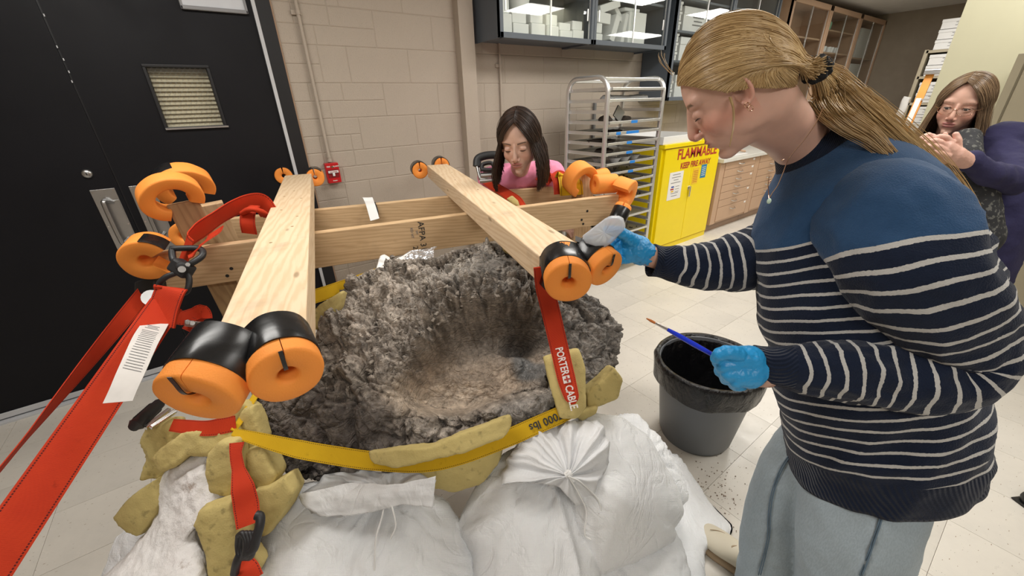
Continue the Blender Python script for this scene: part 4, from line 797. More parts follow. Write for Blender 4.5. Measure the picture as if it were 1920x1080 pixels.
for k in range(22):
    t0 = .06+.6*k/22; i = t0*(len(cv)-1); i0 = int(i); c = cv[i0]*(1-(i-i0))+cv[i0+1]*(i-i0); dd_ = nrm(cv[-1]-cv[0]); nn = nrm(np.cross(wv_, dd_)); nn = nn*(-1 if nn@CF > 0 else 1)
    wl = .048 if k > 3 else (.04, .03, .045, .0)[k]
    if wl: g.box(c+nn*.0012, (wl*random.uniform(.9, 1), .0022 if k > 3 else .003, .0003), np.array([wv_, dd_, nn]))
obj('small_print', g, MT['greyink'], tg_)
# thin strap with its ratchet
s2 = thing('narrow_strap', 'narrow twisted red strap running from a small buckle past the black door', 'strap', P(265, 560, 1.3), RS)
a_, b_ = P(277, 543, 1.36), P(10, 868, .95); n_ = 30; cv = [a_+(b_-a_)*1.5*t0 for t0 in np.linspace(0, 1, n_)]; W_ = []
base_w = nrm(np.cross(nrm(b_-a_), ray(150, 700))); other = nrm(np.cross(base_w, nrm(b_-a_)))
for t0 in np.linspace(0, 1, n_): an = .1+2.2*t0 if t0 < .6 else .1+2.2*.6; W_.append(base_w*math.cos(an)+other*math.sin(an))
obj('webbing', G().ribbon(cv, np.array(W_), .048, .0022), MT['redweb'], s2, smooth=40)
obj('buckle', G().box(P(283, 536, 1.36), (.075, .05, .05), np.array([nrm(CR+CU*.3), nrm(CF), nrm(CU)])), MT['black'], s2, bevel=.006)
obj('roller', G().cyl(P(263, 562, 1.38), P(280, 548, 1.40), .022, n=18), MT['steel'], s2, smooth=40); obj('roller', G().cyl(P(283, 558, 1.32), P(292, 562, 1.38), .026, n=18), MT['steel'], s2, smooth=40)
pts = [P(318, 585, 1.34), P(340, 596, 1.37), P(365, 590, 1.40), P(378, 584, 1.42), P(382, 600, 1.42), P(372, 612, 1.40), P(350, 604, 1.38)]; obj('folded_loop', G().ribbon(cat_rom(pts, 6), CU+CF*.3, .05, .003), MT['redweb'], s2, smooth=40)
obj('metal_bar', G().box(P(368, 608, 1.37), (.075, .012, .022), np.array([nrm(CR-CU*.12), nrm(CF), nrm(CU)])).cyl(P(352, 604, 1.355), P(352, 604, 1.37), .009, n=12).cyl(P(361, 606, 1.355), P(361, 606, 1.37), .009, n=12), MT['steel'], s2, bevel=.002)
# ratchet on the rear beam
rt_ = thing('ratchet', 'black-handled steel ratchet buckle on the rear beam before the woman in pink', 'ratchet', P(918, 340, 2.13)); d0 = 2.13
loop([P(900, 335, d0), P(895, 310, d0), P(900, 296, d0), P(918, 292, d0), P(936, 296, d0), P(936, 315, d0), P(926, 338, d0)], .010, 'steel_frame', MT['steel'], rt_)
obj('grip', G().sweep(cat_rom([P(894, 312, d0), P(897, 297, d0), P(916, 291, d0), P(938, 292, d0), P(938, 303, d0)], 6), .022, .017, ref=nrm(CF), n=12), MT['rubber'], rt_, smooth=50)
loop([P(903, 318, d0-.02), P(906, 308, d0-.02), P(922, 306, d0-.02), P(925, 318, d0-.02)], .011, 'release_bar', MT['rubber'], rt_)
obj('spindle', G().cyl(P(902, 330, d0), P(932, 328, d0), .017, n=14).cyl(P(900, 340, d0), P(930, 338, d0), .012, n=12), MT['steel'], rt_, smooth=40)
pts = [P(918, 342, 2.1), P(928, 350, 2.05), P(942, 358, 2.0), P(962, 372, 1.92), P(975, 392, 1.86)]; strap('red_strap', 'red strap slanting from the rear ratchet down behind the right cross beam', pts, CR, .075, MT['redweb'], grp=RS)
# straps folded over the rear beam, right
cR = ba+nrm(bb-ba)*1.52
r1 = strap('red_strap', 'red folded strap over the rear beam between the woman in pink and foam arches', [P(1016, 342, 2.12), P(1028, 328, 2.14), P(1044, 326, 2.12), P(1052, 340, 2.06), P(1054, 364, 2.05)], CR+CU*.2, [.085]*41, MT['redweb'], grp=RS)
for k in range(3): obj('fold', G().ribbon(cat_rom([P(1046+k*5, 336, 2.15-.01*k), P(1054+k*4, 340, 2.12-.01*k), P(1058+k*3, 360, 2.12-.01*k)], 5), CR+CF*.6, .035, .003), MT['redweb'], r1, smooth=40)
strap('yellow_strap', 'olive yellow strap wrapped over the rear beam beside the foam arches', [P(1058, 342, 2.10), P(1066, 330, 2.08), P(1070, 344, 2.03), P(1072, 366, 2.02)], CR, [.12]*31, MT['yelweb'], grp=RS)
# white hook-and-loop band between the beams
v1 = thing('white_band', 'white hook-and-loop band hanging over the rear beam', 'band', P(690, 372, 1.93)); obj('band', G().ribbon(cat_rom([P(686, 371, 1.96), P(690, 372, 1.91), P(696, 388, 1.90), P(703, 412, 1.86)], 5), CR, .042, .002), MT['white'], v1, smooth=40)
obj('dark_lining', G().ribbon(cat_rom([P(700, 380, 1.93), P(705, 395, 1.92), P(706, 408, 1.90)], 4), CR, .02, .006), MT['black'], v1, smooth=40)
# ================================================================ generic modelled lumps from an outline with its own depths
def rbf(ctrl):
    c = np.array(ctrl, float); X = c[:, :2]/300; n = len(X); D = np.linalg.norm(X[:, None]-X[None], axis=2); K = np.zeros((n+3, n+3)); K[:n, :n] = D**2*np.log(D+1e-9); K[:n, n:] = np.c_[np.ones(n), X]; K[n:, :n] = K[:n, n:].T
    K[range(n), range(n)] += .02; w_ = np.linalg.solve(K, np.r_[c[:, 2], 0, 0, 0])
    def f(q):
        q = np.atleast_2d(np.asarray(q, float))/300; d_ = np.linalg.norm(q[:, None]-X[None], axis=2); return (d_**2*np.log(d_+1e-9))@w_[:n]+w_[n]+q@w_[n+1:]
    return f
def resample(pts, n):
    p = np.array(pts, float); p = np.vstack([p, p[:1]]); L_ = np.r_[0, np.cumsum(np.linalg.norm(np.diff(p[:, :2], axis=0), axis=1))]; t = np.linspace(0, L_[-1], n, endpoint=False)
    return np.stack([np.interp(t, L_, p[:, k]) for k in range(p.shape[1])], 1)
def PV(px, py, d): px, py, d = map(np.asarray, (px, py, d)); return CAMP+(np.outer(px-960, CR)/FPX-np.outer(py-540, CU)/FPX+CF)*d[:, None]
def lump(outline, center, dfun, shift, dome=.08, edge=.5, voxel=.007, sm=3, n=90, rings=14, back=.85):
    """closed body: front face domed towards the viewer side, flanks rounded, back offset by shift"""
    o = resample(outline, n)[:, :2]; c = np.array(center, float); g = G(); V = []
    for i in range(rings+1):
        r_ = i/rings; q = c+(o-c)*r_; d_ = dfun(q)-dome*np.sqrt(max(0, 1-r_**2.4))+dome*.3; V.append(PV(q[:, 0], q[:, 1], d_))
    sh = np.asarray(shift); L0 = V[-1]; C3 = L0.mean(0)
    for k, s_ in ((.35, 1.03), (.7, .99), (1, back)): V.append(C3+(L0-C3)*s_+sh*k)
    V.append(np.repeat((C3+sh*1.12)[None], n, 0)); m_ = len(V); V = np.concatenate(V)
    g.add(V, [(i*n+t, i*n+(t+1) % n, (i+1)*n+(t+1) % n, (i+1)*n+t) for i in range(m_-1) for t in range(n)])
    return remesh(g, voxel, sm)
def gauss(x, y, cx, cy, rx, ry, a=0, p=2):
    a = math.radians(a); u = ((x-cx)*math.cos(a)+(y-cy)*math.sin(a))/rx; v = (-(x-cx)*math.sin(a)+(y-cy)*math.cos(a))/ry; return np.exp(-(u*u+v*v)**(p/2))
def linedist(x, y, pts):
    b = np.full(len(x), 1e9)
    for (x0, y0), (x1, y1) in zip(pts[:-1], pts[1:]):
        t_ = np.clip(((x-x0)*(x1-x0)+(y-y0)*(y1-y0))/((x1-x0)**2+(y1-y0)**2), 0, 1); b = np.minimum(b, np.hypot(x-x0-t_*(x1-x0), y-y0-t_*(y1-y0)))
    return b

# ---------------------------------------------------------------- the fossil
fo = [(930, 452), (985, 468), (1040, 500), (1085, 540), (1140, 575), (1166, 622), (1158, 665), (1140, 720), (1095, 762), (1040, 782), (960, 800), (880, 835), (800, 862), (740, 872), (690, 872), (640, 862), (610, 890), (580, 915), (548, 890), (520, 868), (490, 830), (466, 800), (470, 765), (490, 730), (560, 690), (588, 650), (585, 615), (610, 575), (640, 540), (690, 505), (740, 490), (800, 478), (860, 462)]
fdep = rbf([(930, 455, 1.47), (1040, 500, 1.42), (1140, 575, 1.40), (1160, 650, 1.36), (1095, 760, 1.20), (960, 800, 1.13), (800, 860, 1.10), (690, 872, 1.09), (580, 912, 1.10), (470, 790, 1.12), (560, 690, 1.22), (590, 620, 1.33), (690, 505, 1.50), (800, 478, 1.50), (830, 650, 1.25), (950, 650, 1.25), (700, 700, 1.20)])
V, Fc, N = lump(fo, (830, 670), fdep, CF*.26+np.array([0, 0, -.12]), dome=.05, voxel=.0042, sm=2, n=140, rings=20, back=.72)
x, y, dd = proj(V); front = np.clip(-(N@CF)*2.2, 0, 1)
ry_ = y-gauss(x, y, 900, 640, 170, 200)*0
cx_ = x+14*fbm(V*9, 3); cy_ = y+14*fbm(V*9+7, 3); cav = np.clip(gauss(cx_, cy_, 905, 668, 162, 90, -22, 9)*1.05, 0, 1); cavS = gauss(x, y, 815, 735, 95, 48, 0, 4)
brow = gauss(x, y, 800, 590, 120, 40, -38, 2)+gauss(x, y, 930, 545, 130, 38, 8, 2)
disp = -.135*cav-.035*cavS+.042*brow
disp += -.05*gauss(x, y, 990, 617, 42, 22, 5, 3)*1.1-.02*gauss(x, y, 935, 600, 70, 26, 10, 3)
disp += .028*gauss(x, y, 1002, 668, 24, 48, -38, 4)+.030*gauss(x, y, 985, 765, 75, 22, -14, 3)+.022*gauss(x, y, 800, 835, 150, 20, -8, 3)
disp += -.030*gauss(x, y, 822, 797, 16, 9, 0, 3)-.018*gauss(x, y, 860, 776, 12, 8, 0, 3)+.02*gauss(x, y, 640, 760, 110, 60, 30, 2)
disp += -.016*np.exp(-(linedist(x, y, [(612, 690), (590, 740), (566, 800)])/4)**2)-.016*np.exp(-(linedist(x, y, [(1106, 600), (1098, 650), (1112, 690)])/5)**2)-.02*np.exp(-(linedist(x, y, [(690, 640), (672, 720), (660, 800), (668, 850)])/7)**2)-.02*np.exp(-(linedist(x, y, [(1000, 520), (1040, 545), (1060, 600)])/6)**2)
smooth_ = np.clip(cav*1.1+cavS+gauss(x, y, 560, 800, 110, 80, 0, 4)*.85+gauss(x, y, 690, 805, 60, 55, 0, 4)*.8+gauss(x, y, 1002, 668, 26, 50, -38, 4)+gauss(x, y, 1125, 630, 60, 100, 0, 4)*.6+gauss(x, y, 985, 765, 75, 22, -14, 3)*.8+gauss(x, y, 905, 505, 55, 22, -20, 3)*.7, 0, 1); rough_ = 1-smooth_*.82
# flaking plates: layered along a slanted bedding direction
bd = nrm([.35, -.25, .9]); b1_, b2_ = nrm(np.cross(bd, (0, 1, 0))), None; b2_ = np.cross(bd, b1_)
Q = np.stack([V@b1_, V@b2_, V@bd], 1); Q = Q+.018*np.stack([pn(V*14), pn(V*14+9), pn(V*14+19)], 1)
for (sc, am) in ((np.array([7, 7, 13]), .034), (np.array([17, 17, 32]), .017), (np.array([44, 44, 90]), .004)):
    w1, w2, rn, off = worley(Q*sc); tilt = (off*(rn[:, :3]-.5)*2).sum(1); disp += am*rough_*((rn[:, 3]-.5)*1.2+tilt*.55-.8*np.exp(-((w2-w1)/.07)**2))
for (sc, lv, am) in ((6.5, 5, .080), (15, 5, .028)):
    q_ = fbm(Q*np.array([1, 1, 1.7])*sc+31, 5)*lv; fl_ = np.floor(q_); fr_ = q_-fl_; disp += am/lv*rough_*(fl_+np.clip((fr_-.82)/.18, 0, 1)+.15*fr_)
disp += -.012*rough_+.022*rough_*fbm(np.stack([(V@b2_)*3.5, (V@b1_)*9, (V@bd)*5], 1), 3, True)*(1-cav)+.003*fbm(V*30, 4)*(rough_*.8+.2)
disp += .004*np.clip(cav, 0, 1)*fbm(V*60, 3)
V2 = V+N*(disp*(.25+.75*front))[:, None]
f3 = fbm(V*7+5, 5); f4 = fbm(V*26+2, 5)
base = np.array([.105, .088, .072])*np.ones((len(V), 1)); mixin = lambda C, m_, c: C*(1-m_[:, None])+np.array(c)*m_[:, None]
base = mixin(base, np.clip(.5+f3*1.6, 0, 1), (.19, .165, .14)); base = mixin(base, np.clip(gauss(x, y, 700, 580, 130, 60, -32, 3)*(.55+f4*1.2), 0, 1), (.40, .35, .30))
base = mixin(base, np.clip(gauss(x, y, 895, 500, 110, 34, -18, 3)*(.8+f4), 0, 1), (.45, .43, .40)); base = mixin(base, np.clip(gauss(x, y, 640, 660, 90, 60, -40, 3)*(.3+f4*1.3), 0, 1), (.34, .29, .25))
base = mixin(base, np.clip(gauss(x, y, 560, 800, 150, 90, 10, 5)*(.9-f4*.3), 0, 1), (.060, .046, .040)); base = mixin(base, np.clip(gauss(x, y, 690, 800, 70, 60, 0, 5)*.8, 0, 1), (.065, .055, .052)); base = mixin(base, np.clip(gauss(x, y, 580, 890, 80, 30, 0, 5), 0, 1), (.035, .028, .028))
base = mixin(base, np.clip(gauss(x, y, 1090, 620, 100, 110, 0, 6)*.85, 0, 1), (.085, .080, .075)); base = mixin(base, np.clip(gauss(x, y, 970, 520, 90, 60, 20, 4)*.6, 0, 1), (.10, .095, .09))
base = mixin(base, np.clip(cav*1.1+f4*.25*cav, 0, 1)*np.clip((y-610)/50, 0, 1), (.27, .215, .165)); base = mixin(base, np.clip(cavS*1.3, 0, 1), (.42, .35, .28)); base = mixin(base, np.clip(cav*np.clip((640-y)/40, 0, 1), 0, 1)*.7, (.12, .10, .082))  # sand colours; upper hollow under the brow darkened, its shade put into the tint
base = mixin(base, np.clip(gauss(x, y, 985, 617, 42, 22, 5, 4), 0, 1), (.030, .025, .022)); base = mixin(base, np.clip(gauss(x, y, 1002, 668, 24, 48, -38, 6), 0, 1), (.115, .118, .12)); base = mixin(base, np.clip(gauss(x, y, 990, 765, 75, 20, -14, 5)*.9, 0, 1), (.24, .23, .22)); base = mixin(base, np.clip(gauss(x, y, 815, 800, 50, 20, 0, 4)*.7, 0, 1), (.33, .30, .27)); base = mixin(base, np.clip(gauss(x, y, 800, 840, 150, 16, -8, 4)*.8, 0, 1), (.055, .047, .043))  # the small deep hole is painted dark, shade put into the tint
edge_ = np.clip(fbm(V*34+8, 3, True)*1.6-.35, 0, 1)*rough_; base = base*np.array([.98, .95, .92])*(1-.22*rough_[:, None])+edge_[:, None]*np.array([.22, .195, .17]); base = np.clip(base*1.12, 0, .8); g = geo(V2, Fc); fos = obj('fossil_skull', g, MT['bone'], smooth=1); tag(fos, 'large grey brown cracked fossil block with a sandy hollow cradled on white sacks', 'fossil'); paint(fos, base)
# loose sand lying in the hollow is part of the block; small loose flakes of bone on its surface
ff_ = V2[(front > .6) & (rough_ > .8) & (x < 960) & (y < 700)]
g = G()
for q in ff_[rng.choice(len(ff_), 420, replace=False)]:
    s_ = random.uniform(.004, .013); Rr = np.array(Matrix.Rotation(random.uniform(-.6, .6), 3, 'X')@Matrix.Rotation(random.random()*6, 3, 'Z')); g.box(q+[0, 0, .001], (s_*1.6, s_, s_*.28), Rr.T, taper=.3)
o = obj('bone_flakes', g, M('pale_bone_flake', (.30, .26, .22), .8, var=.4, vs=30), fos); o['kind'] = 'stuff'

# ---------------------------------------------------------------- white woven sacks
SG = 'white woven sandbags under the fossil'
FLOORZ = .012
def sack(lab, outline, center, ctrl, dome, shift, knot=None, namp=.008, nfold=26, voxel=.009, tie=None, seed=0, nm='sandbag', folds=()):
    dfun = rbf(ctrl); V, F_, N = lump(outline, center, dfun, shift, dome=dome, voxel=voxel, sm=5, n=100, rings=14, back=.96)
    x, y, d_ = proj(V); disp = .012*fbm(V*4+seed, 3)
    kx, ky = knot or center; th = np.arctan2(y-ky, x-kx); r_ = np.hypot(x-kx, y-ky)/220; e = np.exp(-r_*1.5)
    wr = fbm(np.stack([th*nfold/6.28+fbm(V*5, 2)*1.2, r_*1.2, np.full(len(V), seed*1.7)], 1), 3, True); disp += namp*1.3*wr*(e*1.4+.2)+.0025*fbm(np.stack([th*9+fbm(V*6, 2)*2, r_*3, np.full(len(V), seed)], 1), 3, True)
    for (pl, w_, h_) in folds: disp += h_*np.exp(-(linedist(x, y, pl)/w_)**2)
    V = V+N*disp[:, None]; V[:, 2] = np.maximum(V[:, 2], FLOORZ)
    g = G(); ux = (x-kx)/700; uy = (y-ky)/700; g.add(V, F_, 0, np.stack([ux*1.0, uy*1.0, x*0], 1)); t_ = thing(nm, lab, 'sandbag', (V[:, 0].mean(), V[:, 1].mean(), V[:, 2].min()), SG); obj('sack_body', g, MT['sack'], t_, smooth=1); return t_
dn = lambda k: CF*.10+np.array([0, 0, -k])
bA = sack('large white sack at the bottom centre, tied top with a crumpled folded flap', [(545, 915), (600, 905), (680, 895), (760, 905), (830, 935), (875, 985), (905, 1060), (915, 1150), (905, 1300), (400, 1330), (425, 1180), (462, 1080), (500, 990), (520, 940)], (680, 1100), [(600, 905, 1.12), (800, 920, 1.12), (880, 1000, 1.10), (915, 1200, .92), (650, 1320, .80), (420, 1300, .82), (460, 1080, .98), (680, 1080, .97)], .05, dn(.42), knot=(722, 925), seed=1, nfold=30, namp=.010)
bB = sack('tall white sack right of the bottom centre with a raised seam running down', [(880, 940), (915, 890), (950, 850), (1000, 815), (1060, 800), (1100, 850), (1120, 950), (1125, 1060), (1120, 1200), (1110, 1320), (895, 1310), (900, 1150), (890, 1040), (860, 990)], (1000, 1060), [(880, 940, 1.12), (960, 850, 1.14), (1060, 800, 1.14), (1120, 950, 1.06), (1120, 1200, .90), (900, 1300, .82), (890, 1050, 1.02), (1000, 1050, .98)], .055, dn(.42), knot=(1062, 892), seed=2, nfold=26, folds=[([(1030, 880), (1050, 960), (1075, 1060), (1085, 1150)], 6, .016)], namp=.010)
bC = sack('big smooth white sack on the right with a gathered pleated top', [(1040, 800), (1110, 772), (1165, 780), (1210, 815), (1245, 870), (1272, 920), (1284, 962), (1260, 985), (1270, 1010), (1200, 1045), (1120, 1075), (1080, 1000), (1060, 900)], (1170, 920), [(1060, 790, 1.16), (1165, 780, 1.20), (1245, 870, 1.20), (1284, 962, 1.16), (1200, 1040, 1.05), (1090, 1060, .98), (1060, 900, 1.06), (1180, 920, 1.05)], .06, dn(.25), knot=(1065, 892), seed=3, nfold=20, namp=.0045)
bD = sack('white sack in the lower right stack, beneath the big smooth one', [(1090, 1030), (1180, 1020), (1262, 985), (1280, 1020), (1296, 1080), (1305, 1160), (1290, 1300), (1080, 1320), (1085, 1150)], (1210, 1160), [(1100, 1030, 1.05), (1270, 990, 1.18), (1330, 1080, 1.12), (1330, 1300, .95), (1090, 1300, .86), (1200, 1150, 1.0)], .045, dn(.3), knot=(1090, 1040), seed=4)
bE = sack('flattened white sack on the floor by the cream shoe', [(1215, 830), (1265, 850), (1310, 905), (1335, 950), (1372, 990), (1362, 1010), (1320, 1030), (1322, 1080), (1345, 1180), (1290, 1240), (1260, 1100), (1240, 950)], (1290, 1000), [(1230, 840, 1.62), (1310, 905, 1.58), (1340, 960, 1.50), (1400, 1040, 1.36), (1410, 1200, 1.20), (1280, 1100, 1.22), (1240, 950, 1.45)], .03, np.array([0, 0, -.12]), knot=(1240, 850), seed=5)
bF = sack('pale sack at the lower left behind the plaster limb', [(215, 1010), (300, 960), (400, 960), (420, 1060), (420, 1250), (120, 1280), (160, 1180), (195, 1080)], (300, 1120), [(215, 1010, 1.10), (400, 960, 1.12), (420, 1240, .98), (130, 1270, .90), (300, 1100, 1.05)], .04, dn(.4), seed=6)
bG = sack('white sack behind the big smooth one, next to the waste bin', [(1120, 790), (1190, 775), (1235, 820), (1270, 880), (1290, 930), (1250, 960), (1180, 900)], (1205, 860), [(1120, 790, 1.34), (1190, 775, 1.38), (1270, 880, 1.36), (1250, 950, 1.28), (1205, 860, 1.3)], .03, dn(.25), seed=7)
def ruffle(par, kn, rim, plead, amp=.014, n=160, rings=12, name='gathered_top', twist=0):
    """cloth gathered at a knot and fanned out in pleats"""
    k3 = P(*kn); rr = resample([(*P(*q),) for q in rim], n); g = G(); V = []; A = []
    tocam = -nrm(k3-CAMP)
    for i in range(rings+1):
        t_ = i/rings
        for j in range(n):
            a = 2*PI*j/n; pl = math.sin(a*plead+2.2*math.sin(a*2+1))*.5+math.sin(a*int(plead*.6)+2+1.5*math.sin(a*3))*.6+.35*math.sin(a*int(plead*2.3)+3*math.sin(a)+t_*3)
            p_ = k3+(rr[j]-k3)*t_+tocam*(amp*pl*(.25+t_)*(1-.3*t_)+.018*(1-t_)**2+.012*math.sin(PI*t_)); V.append(p_+.010*t_*np.array([mnoise.noise(Vector(p_*22)), mnoise.noise(Vector(p_*22+np.array([9, 0, 0]))), mnoise.noise(Vector(p_*16+np.array([0, 9, 0])))*1.6])); A.append((t_*.3, a*.1, 0))
    g.add(np.array(V), [(i*n+j, i*n+(j+1) % n, (i+1)*n+(j+1) % n, (i+1)*n+j) for i in range(rings) for j in range(n)], 0, A)
    o = obj(name, g, MT['sack'], par, smooth=1); s_ = o.modifiers.new('s', 'SOLIDIFY'); s_.thickness = .002; return o
ruffle(bC, (1066, 893, .985), [(945, 905, 1.03), (950, 860, 1.06), (985, 815, 1.09), (1060, 790, 1.10), (1120, 785, 1.10), (1146, 830, 1.06), (1142, 870, 1.03), (1110, 925, .99), (1080, 945, .98), (1050, 920, .985), (1000, 900, 1.0)], 11, .016)
ruffle(bA, (728, 925, 1.0), [(562, 935, 1.05), (600, 890, 1.09), (670, 880, 1.10), (740, 885, 1.07), (816, 892, 1.03), (814, 948, .99), (770, 940, .985), (730, 945, .985), (690, 960, .99), (640, 970, 1.0), (580, 968, 1.03)], 7, .018)
# folded flap on the first sack
def sheet(name, grid, mt, par=None, th=.002, amp=.006, ns=22, nu=26, nv=16):
    """cloth from a coarse grid of (px,py,d)"""
    g0 = np.array([[P(*q) for q in r_] for r_ in grid]); a = np.array([cat_rom(r_, nu) for r_ in g0]); b = np.array([cat_rom(a[:, k], nv) for k in range(a.shape[1])]); n_, m_ = b.shape[:2]; V = b.reshape(-1, 3)
    V = V-CF*(amp*fbm(V*ns, 4, True))[:, None]; g = G(); uu = np.stack([np.repeat(np.arange(n_), m_)*.008, np.tile(np.arange(m_), n_)*.008, np.zeros(n_*m_)], 1)
    g.add(V, [(i*m_+j, (i+1)*m_+j, (i+1)*m_+j+1, i*m_+j+1) for i in range(n_-1) for j in range(m_-1)], 0, uu); o = obj(name, g, mt, par, smooth=1); s_ = o.modifiers.new('s', 'SOLIDIFY'); s_.thickness = th; return o
sheet('folded_flap', [[(560, 925, 1.03), (650, 905, 1.02), (740, 905, .985), (818, 890, .97)], [(575, 950, 1.01), (660, 935, .99), (745, 925, .965), (815, 915, .955)], [(600, 968, 1.0), (680, 962, .975), (752, 945, .96), (812, 948, .955)]], MT['sack'], bA, amp=.012, ns=14, nu=14, nv=10)
for par, pts, nm in ((bA, [(728, 925, .975), (735, 950, .955), (742, 985, .945), (732, 1010, .94)], 'tie_string'), (bA, [(724, 930, .975), (716, 970, .955), (705, 1010, .935), (702, 1070, .92)], 'tie_string'), (bC, [(1066, 893, .955), (1085, 925, .96), (1100, 960, .965), (1096, 1000, .96), (1108, 1012, .955)], 'tie_string'), (bC, [(1066, 893, .955), (1090, 905, .965), (1120, 935, .98), (1128, 960, .98)], 'tie_string')):
    obj(nm, G().sweep(cat_rom([P(*q) for q in pts], 8), .0022, ref=nrm(CF), n=6), MT['white'], par, smooth=60)
g = G(); 
for a, b in (((1062, 884, .972), (1074, 902, .972)), ((1060, 892, .97), (1072, 886, .97))): g.cyl(P(*a), P(*b), .008, n=10)
obj('tie_knot', g, MT['white'], bC, smooth=50)

# ---------------------------------------------------------------- yellow foam pieces
FG = 'yellow foam padding pieces around the fossil'
def foam(lab, outline, d, th=.05, shift=None, voxel=.0055, dome=.012, amp=.004, back=.92, seed=0):
    """a cut slab of foam: outline (px,py) or (px,py,d)"""
    o = np.array([q if len(q) == 3 else (*q, d) for q in outline], float); c = o[:, :2].mean(0); dfun = rbf([tuple(q) for q in o]+[(*c, o[:, 2].mean())]) if len(o) > 3 else (lambda q: np.full(len(q), d))
    V, F_, N = lump(o[:, :2], c, dfun, (CF*th if shift is None else shift), dome=dome*.5, voxel=voxel, sm=1, n=70, rings=8, back=back)
    V = V+N*(amp*fbm(V*22+seed*3, 4)+amp*.9*fbm(V*9+seed, 2)+.0012*fbm(V*90, 2))[:, None]; return tag(obj('foam_piece', geo(V, F_), MT['foam'], smooth=1), lab, 'foam padding', FG)
foam('crumpled yellow foam lump at the far left end, under the ratchet handle', [(262, 828), (275, 800), (318, 792), (326, 830), (318, 865), (296, 900), (262, 900), (268, 868)], 1.02, .06, amp=.012, seed=1)
foam('grooved yellow foam roll draped over the top of the plaster limb', [(300, 835), (345, 808), (430, 802), (444, 822), (442, 862), (400, 858), (350, 856), (322, 878), (300, 885), (280, 862)], .985, .06, amp=.010, seed=2)
foam('bent yellow foam block hanging down over the plaster, left of the red strap', [(388, 852), (412, 828), (440, 828), (446, 882), (448, 880), (428, 934), (388, 926), (384, 890)], .955, .05, seed=3)
foam('square-cut yellow foam block jutting out at the left of the plaster limb', [(209, 972), (240, 936), (286, 899), (300, 945), (275, 985), (258, 1008), (236, 998)], 1.0, .09, amp=.004, seed=4)
foam('tall smooth yellow foam block standing in front of the plaster limb', [(362, 985), (372, 958), (432, 938), (442, 985), (446, 1040), (444, 1110), (398, 1110), (385, 1045)], .90, .07, dome=.02, seed=5)
foam('upper yellow foam piece between the red strap and the dark fossil edge', [(438, 800), (452, 770), (470, 762), (482, 790), (492, 820), (490, 850), (470, 858), (448, 845)], 1.03, .05, seed=6)
foam('faceted yellow foam block right of the red strap, lower one', [(452, 850), (490, 838), (504, 868), (517, 892), (510, 910), (482, 922), (462, 900), (452, 878)], .99, .06, seed=7)
foam('yellow foam wedge between the red strap and the crumpled sack', [(474, 920), (505, 912), (534, 894), (550, 925), (530, 965), (498, 1006), (470, 1006), (446, 1000), (446, 985), (476, 975)], .97, .07, seed=8)
foam('small yellow foam scrap at the bottom behind the dark hook', [(440, 1040), (475, 1030), (490, 1060), (460, 1110), (436, 1110)], .93, .04, seed=9)
foam('long pale foam strip laid along the lower rim of the fossil above the strap', [(690, 848, 1.01), (745, 842, 1.0), (800, 840, 1.0), (868, 812, 1.01), (955, 780, 1.035), (958, 800, 1.03), (944, 822, 1.02), (870, 850, 1.0), (790, 868, .99), (745, 880, .99), (698, 870, 1.0)], 1.0, .03, shift=CF*.028, voxel=.0045, dome=.006, amp=.004, seed=10)
foam('dark mottled yellow foam wad under the strap between two sacks', [(735, 882), (800, 866), (870, 848), (946, 822), (936, 868), (900, 912), (850, 926), (800, 915), (770, 895)], 1.09, .09, dome=.03, seed=11)
foam('upright yellow foam piece behind the red strap at the right end', [(1019, 672, 1.14), (1045, 664, 1.14), (1085, 655, 1.15), (1098, 690, 1.14), (1100, 765, 1.10), (1082, 787, 1.08), (1050, 785, 1.07), (1036, 740, 1.09)], 1.1, .05, seed=12, dome=.02)
foam('rough yellow foam lump at the right tip of the fossil above the sack', [(1100, 738), (1130, 712), (1152, 690), (1169, 712), (1158, 748), (1130, 760), (1103, 770)], 1.16, .08, seed=13)
foam('small yellow foam wad tucked under the right foam lump', [(1075, 778), (1100, 768), (1122, 762), (1118, 776), (1092, 790)], 1.14, .06, seed=14)
foam('rolled yellow foam at the upper left edge of the fossil beside the yellow strap', [(564, 606), (600, 570), (642, 545), (636, 575), (620, 600), (592, 618), (574, 620)], 1.34, .05, seed=15)
foam('yellow foam pad squeezed between fossil and right cross beam', [(935, 448), (1005, 470), (1015, 488), (985, 492), (945, 470)], 1.40, .05, seed=16)
foam('yellow foam piece just behind the large taped noodle', [(425, 765), (455, 752), (475, 770), (462, 795), (432, 796)], 1.08, .05, seed=17)
foam('small olive foam corner behind the right cross beam by the red strap', [(950, 372), (960, 366), (972, 376), (975, 388), (962, 384)], 1.86, .03, seed=18)
# foil and tissue behind the fossil top
sheet('t', [[(706, 512, 1.55), (714, 484, 1.6), (722, 478, 1.62)], [(730, 512, 1.53), (735, 490, 1.58), (745, 488, 1.62)], [(765, 500, 1.55), (768, 478, 1.6), (775, 470, 1.62)]], MT['paper'], None, amp=.02, ns=22, nu=10, nv=10); o = bpy.data.objects['t']; o.name = 'crumpled_tissue'; tag(o, 'crumpled white tissue behind the upper edge of the fossil', 'tissue')
sheet('t', [[(755, 500, 1.56), (760, 480, 1.6), (770, 470, 1.64)], [(785, 492, 1.55), (790, 474, 1.6), (795, 468, 1.64)], [(815, 482, 1.55), (815, 470, 1.6), (820, 462, 1.64)]], MT['foil'], None, amp=.025, ns=26, nu=10, nv=10); o = bpy.data.objects['t']; o.name = 'crumpled_foil'; tag(o, 'crumpled silver foil behind the top of the fossil', 'foil')

